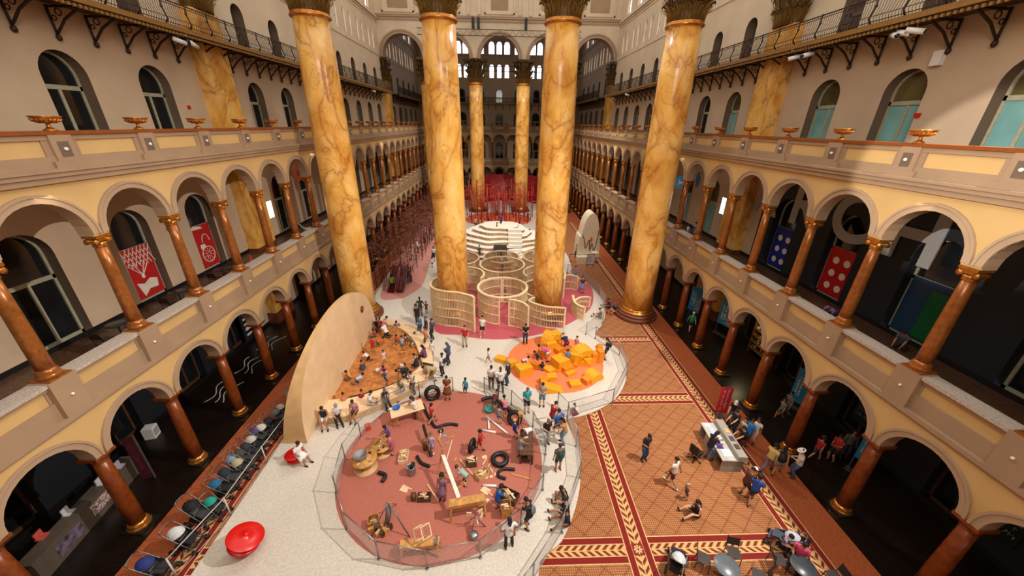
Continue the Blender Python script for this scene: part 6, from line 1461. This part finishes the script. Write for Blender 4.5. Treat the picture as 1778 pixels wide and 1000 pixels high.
M_PAPER = mat('paper', 'e8e8ea', .6, var=.02); M_PUR = mat('purple_leaflet', '4a3c88', .5); M_ORL = mat('orange_leaflet', 'd8642c', .5)
onDesk('paper_sheet', -.3, 1.0, .77, (.3, .22, .02), M_PAPER, 'white papers on the far end of the desk', 'papers')
onDesk('paper_sheet', -.2, .6, .77, (.25, .5, .02), mat('blue_paper', 'b8c4e0', .5), 'pale blue papers in the middle of the desk', 'papers')
onDesk('purple_leaflet', -.3, -.3, .77, (.25, .42, .05), M_PUR, 'stack of purple leaflets on the desk', 'leaflets')
onDesk('orange_leaflet', -.25, .05, .77, (.2, .2, .04), M_ORL, 'orange leaflets beside the purple stack', 'leaflets')
onDesk('paper_sheet', -.15, -.75, .77, (.4, .42, .02), M_PAPER, 'white papers fanned on the near end of the desk', 'papers')
e = grp('tablet', (x-.05, y+.2, .8), R(-4), 'white tablet in a black case on the desk', 'tablet'); m = MB(); m.box((-.13, -.18, 0), (.13, .18, .02)); m.build('case', M_BLACK, e); m = MB(); m.box((-.1, -.14, .02), (.1, .14, .024)); m.build('screen', M_PAPER, e)
for k in range(3): onDesk('brochure_stack', .35, -.6+k*.5, 1.02, (.2, .28, .04), (M_DWOOD, M_GREY, M_PLY2)[k], 'small %s brochure stack on the raised counter' % ('brown', 'grey', 'tan')[k], 'brochures')
# office chair
x, y = at(1216, 800, .03).x, at(1216, 800, .03).y; e = grp('office_chair', (x-.25, y+.1, .03), R(-60), 'black wheeled office chair behind the desk attendant', 'chair')
m = MB()
for k in range(5): a = 2*pi*k/5; m.tube([(0, 0, .1), (.3*cos(a), .3*sin(a), .07)], .025, 6); m.ell((.3*cos(a), .3*sin(a), .04), (.035, .035, .035))
m.tube([(0, 0, .08), (0, 0, .45)], .03, 8); m.build('base', M_DARK, e)
m = MB(); m.box((-.24, -.22, .45), (.24, .24, .52)); m.build('seat', M_BLACK, e); m = MB(); m.tube([(0, -.24, .48), (0, -.3, .7)], .02, 6); m.box((-.22, -.32, .62), (.22, -.27, 1.05)); m.build('backrest', M_BLACK, e)
for s in (-.26, .26): m = MB(); m.tube([(s, -.1, .5), (s, -.1, .7), (s, .12, .7)], .02, 6); m.build('armrest', M_BLACK, e)
def scribble(parent, w, h, mt, loc, rot, rows=2, seed=1, name='lettering'):
    """rows of worn unreadable lettering, as small strokes in the xz plane"""
    _r.seed(seed); rh = h/rows
    for r_ in range(rows):
        m = MB(); x = -w/2; z = h/2-rh*(r_+.85)
        while x < w/2-.02:
            lw = rh*_r.uniform(.25, .42); 
            if _r.random() > .15:
                m.box((x, -.004, z), (x+lw*.22, .0, z+rh*.62)); m.box((x, -.004, z+rh*_r.choice((0, .26, .5))), (x+lw*.7, 0, z+rh*_r.choice((0, .26, .5))*0+rh*.62 if 0 else z+rh*.1+rh*_r.choice((.1, .3, .5))))
            x += lw
        o = m.build(name, mt, parent); o.location = loc; o.rotation_euler = rot
def textmesh(body, size, mt, parent, loc, rot, ext=.01, name='lettering', align='CENTER', off=0.):
    c = bpy.data.curves.new('t', 'FONT'); c.offset = off; c.body = body; c.size = size; c.extrude = ext; c.align_x = align; c.align_y = 'CENTER'
    o = bpy.data.objects.new('t', c); col.objects.link(o); dg = bpy.context.evaluated_depsgraph_get(); me = bpy.data.meshes.new_from_object(o.evaluated_get(dg)); bpy.data.objects.remove(o)
    me.materials.clear(); me.materials.append(mt); q = bpy.data.objects.new(name, me); col.objects.link(q); q.parent = parent; q.location = loc; q.rotation_euler = rot; return q
# red feather banner
p = at(1249, 722, .03); e = grp('red_banner', (p.x, p.y, .03), R(-12), 'upright red banner with white words standing by the desk', 'banner')
m = MB(); m.box((-.3, -.01, .25), (.3, .01, 2.0)); m.build('panel', mat('banner_red', 'c01c2c', .6), e); m = MB(); m.tube([(0, .03, 0), (0, .03, 2.02)], .015, 6); m.box((-.25, -.12, 0), (.25, .18, .03)); m.build('stand', M_GREY, e)
scribble(e, 1.5, .4, mat('faded_white_print', 'd8a8a8', .6), (0, -.015, 1.15), (0, R(90), 0), 2, 3)
# cafe tables and chairs
def cafetable(loc, r, label, top='5e6468', h=.73):
    e = grp('cafe_table', loc, 0, label, 'table', 'cafe tables'); m = MB(); m.lathe([(0, h-.03), (r, h-.03), (r+.01, h-.01), (r, h), (0, h)], n=40); m.build('tabletop', mat('slate_tabletop_'+top, top, .3), e)
    m = MB(); m.tube([(0, 0, .03), (0, 0, h-.03)], .035, 10)
    for k in range(4): a = pi/4+k*pi/2; m.tube([(0, 0, .08), (.3*cos(a), .3*sin(a), .02)], .02, 6)
    m.build('pedestal', M_DARK, e); return e
def meshchair(loc, rz, label, g='cafe chairs', mt=None):
    e = grp('metal_chair', loc, R(rz), label, 'chair', g); m = MB()
    m.box((-.22, -.22, .43), (.22, .22, .455)); m.build('seat', mt or M_CHAIR, e); m = MB(); vs = [(-.22, -.22, .5), (.22, -.22, .5), (.21, -.3, .88), (-.21, -.3, .88)]; m.beam((0, -.23, .55), (0, -.3, .86), .42, .012); m.build('backrest', mt or M_CHAIR, e)
    for sx in (-.2, .2):
        for sy in (-.2, .2): m = MB(); m.tube([(sx, sy, .44), (sx*1.1, sy*1.15, 0)], .014, 6); m.build('leg', M_DARK, e)
        m = MB(); m.tube([(sx*1.05, -.22, .45), (sx*1.05, -.32, .92)], .014, 6); m.build('back_post', M_DARK, e)
    return e
M_CHAIR = mat('brown_mesh_steel', '3c3230', .5, metal=.4)
def cp(u, v, z=.73): p = at(u, v, z); return (p.x, p.y, .035)
cafetable(cp(1262, 983), .42, 'round slate cafe table in the middle of the lower edge'); cafetable(cp(1395, 984), .4, 'round slate cafe table beside the woman in pink', '3c4448')
meshchair((at(1274, 960, .45).x, at(1274, 960, .45).y, .035), 165, 'dark metal chair behind the middle cafe table'); meshchair((at(1222, 970, .45).x, at(1222, 970, .45).y, .035), -120, 'dark metal chair left of the middle cafe table')
meshchair((at(1352, 972, .45).x, at(1352, 972, .45).y, .035), -100, 'dark metal chair left of the table by the woman in pink'); meshchair((at(1392, 958, .45).x, at(1392, 958, .45).y, .035), 150, 'dark metal chair under the woman in pink')
meshchair((at(1318, 1000, .45).x, at(1318, 1000, .45).y, .035), 60, 'dark metal chair between the two cafe tables'); meshchair((at(1450, 1003, .45).x, at(1450, 1003, .45).y, .035), 90, 'dark metal chair right of the table by the woman in pink')
# left gallery furniture (second floor)
G2 = 6.05
for i, (u, v) in enumerate(((300, 486), (378, 450), (200, 525))):
    p = atx(u, v+6, -17.0 if i != 2 else -16.6); yy = p.y
    cafetable((-16.9, yy, G2), .4, 'dark round table on the left second-floor gallery, %s' % ('before the first red poster', 'before the second red poster', 'nearest the camera')[i], '2a2624')
    for k, (dx, dy, rz) in enumerate(((-.1, .75, 180), (.1, -.8, 0), (.75, .1, 90))): meshchair((-16.9+dx, yy+dy, G2), rz, 'black chair at the gallery table %s, %s side' % (('before the first red poster', 'before the second red poster', 'nearest the camera')[i], ('far', 'near', 'parapet')[k]), 'gallery chairs')
p = atx(535, 392, -16.8); e = grp('lounge_chair', (-16.8, p.y, G2), R(-60), 'white folding lounge chair on the left second-floor gallery', 'chair')
m = MB(); m.beam((0, -.3, .35), (0, .35, .4), .55, .03); m.beam((0, -.3, .35), (0, -.7, .85), .55, .03); m.build('sling', M_WHITE, e)
for s in (-.28, .28): m = MB(); m.tube([(s, -.35, 0), (s, .3, .42)], .02, 6); m.tube([(s, .35, 0), (s, -.4, .45)], .02, 6); m.build('leg', M_WHITE, e)
p = atx(431, 437, -17.0); e = grp('traffic_cone', (-17.0, p.y, G2), 0, 'orange traffic cone by the yellow pilaster on the left gallery', 'cone'); m = MB(); m.lathe([(.17, .03), (.14, .05), (.03, .68), (0, .7)], n=20); m.build('cone', mat('cone_orange', 'e03c10', .5), e); m = MB(); m.box((-.2, -.2, 0), (.2, .2, .03)); m.build('base', M_BLACK, e)
# red posters in the second-floor doors, left
M_PRED = mat('poster_red', 'b8201c', .5, var=.05); M_PWH = mat('poster_cream', 'e0d4c4', .6, var=.05)
def poster(f, c, z0, z1, hw, dd, mt, label, art):
    o = MB(); band(o, f, c-hw, c+hw, z0, z1, dd-.03, dd); b = o.build('door_poster', mt); e = tag(b, label, 'poster')
    a = MB(); more = art(a, lambda s, z: f(c+s, dd-.035, z0+z))
    if a.v: a.build('artwork', M_PWH, b)
    for k in more or []: k.build('stud', M_PWH, b)
    return b
def art_mesh(a, q):
    for i in range(7):
        s = -.7+i*.22; a.beam(q(s, 2.6), q(s+.35, 1.7), .04); a.beam(q(s+.3, 2.7), q(s-.1, 1.8), .04)
    for s in (-.6, -.3, .3, .6): a.beam(q(s, 1.9), q(0, 1.2), .04)
    a.ell(q(0, 1.15), (.05, .1, .14)); a.add([q(-.5, .9), q(-.1, .75), q(.3, .95), (q(.7, .8)), q(.6, .35), q(.1, .4), q(-.3, .1), q(-.4, .5)], [tuple(range(8))])
def art_wheel(a, q):
    n = 20; 
    for k in range(n):
        t0, t1 = 2*pi*k/n, 2*pi*(k+1)/n; a.beam(q(.15+.5*cos(t0), .8+.5*sin(t0)), q(.15+.5*cos(t1), .8+.5*sin(t1)), .05)
        if k % 2: a.beam(q(.15+.1*cos(t0), .8+.1*sin(t0)), q(.15+.42*cos(t0), .8+.42*sin(t0)), .02)
    for k in range(8): t0, t1 = pi*k/8, pi*(k+1)/8; a.beam(q(.25+.3*cos(t0), 1.6+.5*sin(t0)), q(.25+.3*cos(t1), 1.6+.5*sin(t1)), .04)
    a.add([q(-.8, 2.5), q(-.4, 2.75), q(.2, 2.6), q(.3, 2.45), q(-.3, 2.5)], [tuple(range(5))]); a.add([q(-.3, 1.2), q(.1, 1.3), q(.1, 1.5), q(-.3, 1.5)], [(0, 1, 2, 3)])
poster(bmapL, DY1[2], 6.2, 8.85, .88, .42, M_PRED, 'red door poster with white zigzag ladder drawing on the left gallery', art_mesh) if 0 else None
for yy, art, lb in ((18.7, art_mesh, 'red poster with white lattice drawing in the nearest door of the left gallery'), (23.2, art_wheel, 'red poster with white wheel drawing in the door before the left pilaster')):
    c = min(DY1, key=lambda q: abs(q-yy)); poster(bmapL, c, 6.2, 8.9, .88, .4, M_PRED, lb, art)
def art_dots(a, q):
    out = []
    for i in range(3):
        for s in (-.35, .35):
            pts = [q(s+.2*cos(t), .5+i*.75+.2*sin(t)) for t in [2*pi*k/16 for k in range(16)]]; k = MB(); k.add(pts, [tuple(range(16))]); out.append(k)
    return out
for yy, mt, lb in ((23.2, mat('poster_blue', '1c2a8c', .4), 'blue door panel with pale round studs on the right gallery'), (18.7, mat('poster_brick_red', 'b81818', .4), 'red door panel with pale round studs on the right gallery')):
    c = min(DY1, key=lambda q: abs(q-yy)); poster(bmapR, c, 6.2, 8.9, .88, .4, mt, lb, art_dots)
c = min(DY1, key=lambda q: abs(q-14.1)); b = poster(bmapR, c, 6.2, 8.9, .88, .4, mat('poster_deep_blue', '1c3c5c', .4), 'deep blue door panel with a green studded strip, nearest on the right gallery', lambda a, q: None)
m = MB(); band(m, bmapR, c-.85, c-.1, 6.3, 8.6, .3, .38); m.build('green_strip', mat('stud_green', '0c5c34', .4), b)
# ARCH letters on the dark right wall
M_LET = mat('grey_letters', '9c9a98', .7, var=.04)
wl = empty('wall_lettering', (WX-.06, 19, 10.6), 0, 'giant grey capitals spelling ARCH on the dark right gallery wall', 'lettering')
for ch, yy in (('A', 25.3), ('R', 21.9), ('C', 18.6), ('H', 15.4)):
    textmesh(ch, 3.5, M_LET, wl, (0, yy-19, 0), (R(90), 0, R(-90)), .03, 'letter', off=.09)
# arcade signs: hanging discs
def disc(loc, rz, r, mt, label, mark):
    e = grp('hanging_disc_sign', loc, R(rz), label, 'sign', 'hanging disc signs'); m = MB(); m.tube([(0, -.03, 0), (0, .03, 0)], r, 36, smooth=False); m.build('disc', mt, e)
    m = MB(); m.tube([(-.2, 0, r*.95), (-.2, 0, r+1.3)], .01, 5); m.tube([(.2, 0, r*.95), (.2, 0, r+1.3)], .01, 5); m.build('wire', M_GREY, e)
    m = MB(); m.ell((-.1*r, -.035, .3*r), (.1*r, .01, .12*r)); m.box((-.2*r, -.04, -.4*r), (.0, -.032, .2*r)); m.box((.1*r, -.04, -.3*r), (.5*r, -.032, .05*r)); m.build('pictogram', mark, e); return e
p = atx(1180, 316, 15.4); disc((15.4, p.y, p.z), 10, .52, mat('sky_blue_sign', '4c9ad8', .4), 'round sky-blue hanging sign in the right second-floor arcade, facing the hall', M_PAPER)
p = atx(1212, 312, 16.2); disc((16.2, p.y, p.z), 75, .6, mat('deep_blue_sign', '1c5888', .4), 'oval-looking deep blue hanging sign behind the second visible right column', mat('pale_blue_mark', '7cb0d8', .5))
p = atx(517, 300, -16); disc((-16, p.y, p.z), 80, .6, mat('terracotta_sign', 'a85838', .5), 'round terracotta hanging sign in the left second-floor arcade', mat('dark_terracotta', '7c3420', .5))
# glowing screens on the gallery walls
for u, v, X, lb, sg in ((1258, 358, 18.7, 'bright lit display screen on the right second-floor gallery wall', 1), (467, 364, -18.7, 'warm lit display panel on the left second-floor gallery wall', -1)):
    p = atx(u, v, X); e = grp('lit_screen', (X, p.y, p.z), 0, lb, 'screen'); m = MB(); m.box((-.05 if sg > 0 else 0, -.45, -.7), (0 if sg > 0 else .05, .45, .7)); m.build('case', M_DARK, e)
    m = MB(); m.box((-.06*sg-.004, -.42, -.66), (-.06*sg+.004, .42, .66)); m.build('display', mat('lit_display_'+('cool' if sg > 0 else 'warm'), 'f0f4ff' if sg > 0 else 'ffd8a8', .3, var=0, emit=4), e)
# left ground arcade: counter, maroon sign, white cube, floor lines, letters
p = at(235, 845, 0); x = -16.6
e = grp('service_counter', (-16.9, 10.6, 0), R(8), 'grey brown panelled service counter in the left arcade', 'counter'); M_CT = mat('taupe_laminate', '5c5044', .5)
m = MB(); m.box((-.4, -2.6, 0), (.35, 1.9, .78)); m.build('body', M_CT, e); m = MB(); m.box((-.1, -2.65, .98), (.4, 1.95, 1.03)); m.box((.2, -2.6, .78), (.35, 1.9, .98)); m.build('counter_top', M_CT, e)
m = MB(); m.box((.36, -1.9, .2), (.37, -.9, .75)); m.build('poster_panel', mat('violet_red_poster', '6a5a6c', .5, var=.5, scale=5), e); m = MB(); m.box((.36, -.4, .3), (.37, .5, .8)); m.build('poster_panel', mat('white_red_poster', 'b49a94', .5, var=.7, scale=12), e)
for i, (dy, c, lb) in enumerate(((-1.6, 'c05048', 'pair of small red holders on the service counter'), (-.7, 'c8c8c8', 'white leaflet holder at the middle of the service counter'), (.6, 'd0d0d4', 'white paper stand on the service counter'), (1.4, 'b4a8b4', 'pink and white framed sign at the far end of the service counter'))):
    m = MB(); m.box((-.12, -.16, 0), (.12, .16, .02)); m.box((-.1, -.14, .02), (-.06, .14, .28)); tag(m.build('leaflet_holder', cmat(c), None, (-16.8, 10.6+dy, 1.03), .2), lb, 'leaflet holder')
e = grp('maroon_sign_panel', (-16.05, 12.2, 0), R(20), 'tall maroon sign panel with silver edge in the left arcade', 'sign'); m = MB(); m.box((-.25, -.03, .1), (.15, .03, 2.5)); m.build('panel', mat('maroon_panel', '4a141c', .5), e); m = MB(); m.box((.15, -.04, 0), (.18, .04, 2.6)); m.build('edge', M_STEEL, e)
scribble(e, 1.6, .22, mat('dull_rose', '6a3038', .6), (-.05, -.04, 1.4), (0, R(90), 0), 1, 5)
p = at(257, 765, 0); e = grp('white_display_cube', (p.x, p.y+.3, 0), R(15), 'white display cube standing on the dark floor of the left arcade', 'display cube'); e.scale = (.66, .66, .66); m = MB(); m.box((-.35, -.35, 0), (.35, .35, .95)); m.build('body', M_WHITE, e)
m = MB(); m.box((.351, -.28, .15), (.356, .28, .8)); m.build('label_panel', mat('grey_print', '9a9a9e', .6), e)
fl = MB()
for (ya, xb_) in ((17.2, -17.3), (19.9, -17.3), (22.6, -17.5)):
    for j in range(3):
        pts = [(xb_+.9*j*.5+.25*sin(t*2.2+j), ya+t*.75, .012) for t in [k*.25 for k in range(11)]]
        for a, b_ in zip(pts, pts[1:]): fl.beam((a[0], a[1], .01), (b_[0], b_[1], .01), .05, .012)
tag(fl.build('wavy_floor_lines', mat('white_vinyl', 'c8c4c4', .4)), 'thin wavy white lines stuck on the dark floor of the left arcade', 'floor marking')
wl = empty('wall_lettering', (-WX+.09, 23.95, 1.45), 0, 'white block letters running down a black board on the left arcade wall', 'lettering')
m = MB(); m.box((-.08, -.5, -1.4), (-.02, .5, 2.2)); m.build('board', M_NAVY, wl)
for k, ch in enumerate('IVINI'): textmesh(ch, .75, M_PAPER, wl, (0, 0, 1.6-k*.62), (R(90), R(90), R(90)), .02, 'letter', off=.03)
# right ground arcade: banners, shop shelves, chalkboard
def wsign(u, v, X, w, h, mt, label, words, rz=90, pc=None):
    p = atx(u, v, X); z0 = max(.05, p.z-h/2); e = grp('blue_banner', (X, p.y, z0), R(-rz), label, 'banner', 'blue arcade banners'); m = MB(); m.box((-w/2, -.02, 0), (w/2, .02, h)); m.build('panel', mt, e)
    if pc: m = MB(); m.box((-w/2+.55*w, -.03, .1), (w/2, -.021, h*.6)); m.build('photo_print', pc, e)
    m = MB(); m.box((-w/2, .02, -z0), (-w/2+.04, .05, h)); m.box((-w/2-.1, -.15, -z0), (w/2, .2, -z0+.03)); m.build('stand', M_GREY, e)
    scribble(e, h*.6, w*.4, M_PAPER, (-w*.15, -.03, h*.5), (0, R(90), 0), 2, len(words)); return e
M_BAN = mat('cyan_banner', '2484ac', .5, var=.1); M_PH = mat('collage_print', '8a8c98', .5, var=.9, scale=10)
wsign(1393, 672, 17.2, .8, 2.2, M_BAN, 'cyan banner with white words behind the third right arcade column', 'museum shop', 60)
wsign(1262, 545, 17.4, 1.2, 2.0, M_BAN, 'blue collage banner in the right arcade behind the green-shirted man', 'explore', 70, M_PH)
wsign(1208, 520, 17.2, 1.2, 2.2, M_BAN, 'blue collage banner farther along the right arcade', 'discover', 70, M_PH)
wsign(1510, 775, 16.9, .6, 1.8, M_BAN, 'cyan banner with white words behind the nearest full right column', 'open now', 60)
e = grp('shop_shelves', (WX-.05, 20.9, 0), 0, 'lit gold-toned shop shelves full of goods in the right arcade', 'shelves')
M_SH = mat('gold_goods', '8a6a30', .4, metal=.4, var=.7, scale=12)
for k in range(6): m = MB(); m.box((-.5, -1.2, .4+k*.5), (0, 1.2, .44+k*.5)); m.build('shelf', M_DWOOD, e)
for q in (-1.24, 1.2): m = MB(); m.box((-.5, q, 0), (0, q+.04, 3.0)); m.build('side_panel', M_DWOOD, e)
_r.seed(9)
for k in range(5):
    for j in range(11):
        h_ = _r.uniform(.12, .34); m = MB()
        if j % 2: m.lathe([(0, 0), (.07, 0), (.08, h_*.6), (.03, h_*.8), (.03, h_)], n=10)
        else: m.box((-.07, -.07, 0), (.07, .07, h_))
        tag(m.build('shop_item', (M_SH, cmat('c8b080'), cmat('8a7c50'), cmat('4a3c24'))[(j+k) % 4], None, (WX-.3, 20.9-1.1+j*.22, .445+k*.5)), 'small gold-toned item on the lit shop shelves', 'shop goods', 'goods on the shop shelves')
l = lamp('AREA', (17.4, 20.9, 3.3), (18.5, 20.9, 1.2), 45, (1, .78, .4), .5, 'shop_shelf_light')
l = lamp('SPOT', (17.3, 17.0, 5.3), (17.3, 17.0, 0), 60, (1, .72, .25), .1, 'arcade_downlight', spot_size=R(40)); l = lamp('SPOT', (17.0, 9.6, 5.3), (17.2, 9.6, 0), 90, (1, .75, .3), .1, 'arcade_downlight', spot_size=R(45))
for yy, lb in ((13.4, 'dark window poster with teal and white print behind the near right arcade'), (8.6, 'dark chalkboard poster with white writing at the far right edge')):
    e = grp('window_poster', (WX-.08, yy, 1.0), 0, lb, 'poster'); m = MB(); m.box((0, -.95, 0), (.05, .95, 2.6)); m.build('board', mat('dark_green_board', '10201e', .4, var=.5, scale=4), e)
    scribble(e, 1.6, 1.8, mat('chalk', '7c8a88', .8), (-.02, 0, 1.3), (0, 0, R(-90)), 6, 8)
# small wall fittings
for u, v, sg, nm, lb, mt, s in ((327, 186, -1, 'fire_alarm', 'small red fire alarm beside the nearest left third-floor door', M_RED, (.04, .09, .09)), (1594, 200, 1, 'fire_alarm', 'small red fire alarm beside the nearest right third-floor door', M_RED, (.04, .12, .09)), (1633, 101, 1, 'wall_speaker', 'white wall speaker with black face at the far right', M_WHITE, (.1, .2, .28)), (1164, 352, 1, 'wall_sign', 'small black and white wall sign on the right second-floor gallery', M_DARK, (.03, .2, .35))):
    p = atx(u, v, sg*WX); m = MB(); m.box((-s[0], -s[1], -s[2]), (s[0], s[1], s[2])); tag(m.build(nm, mt, None, (sg*(WX-s[0]), p.y, p.z)), lb, 'wall fitting')
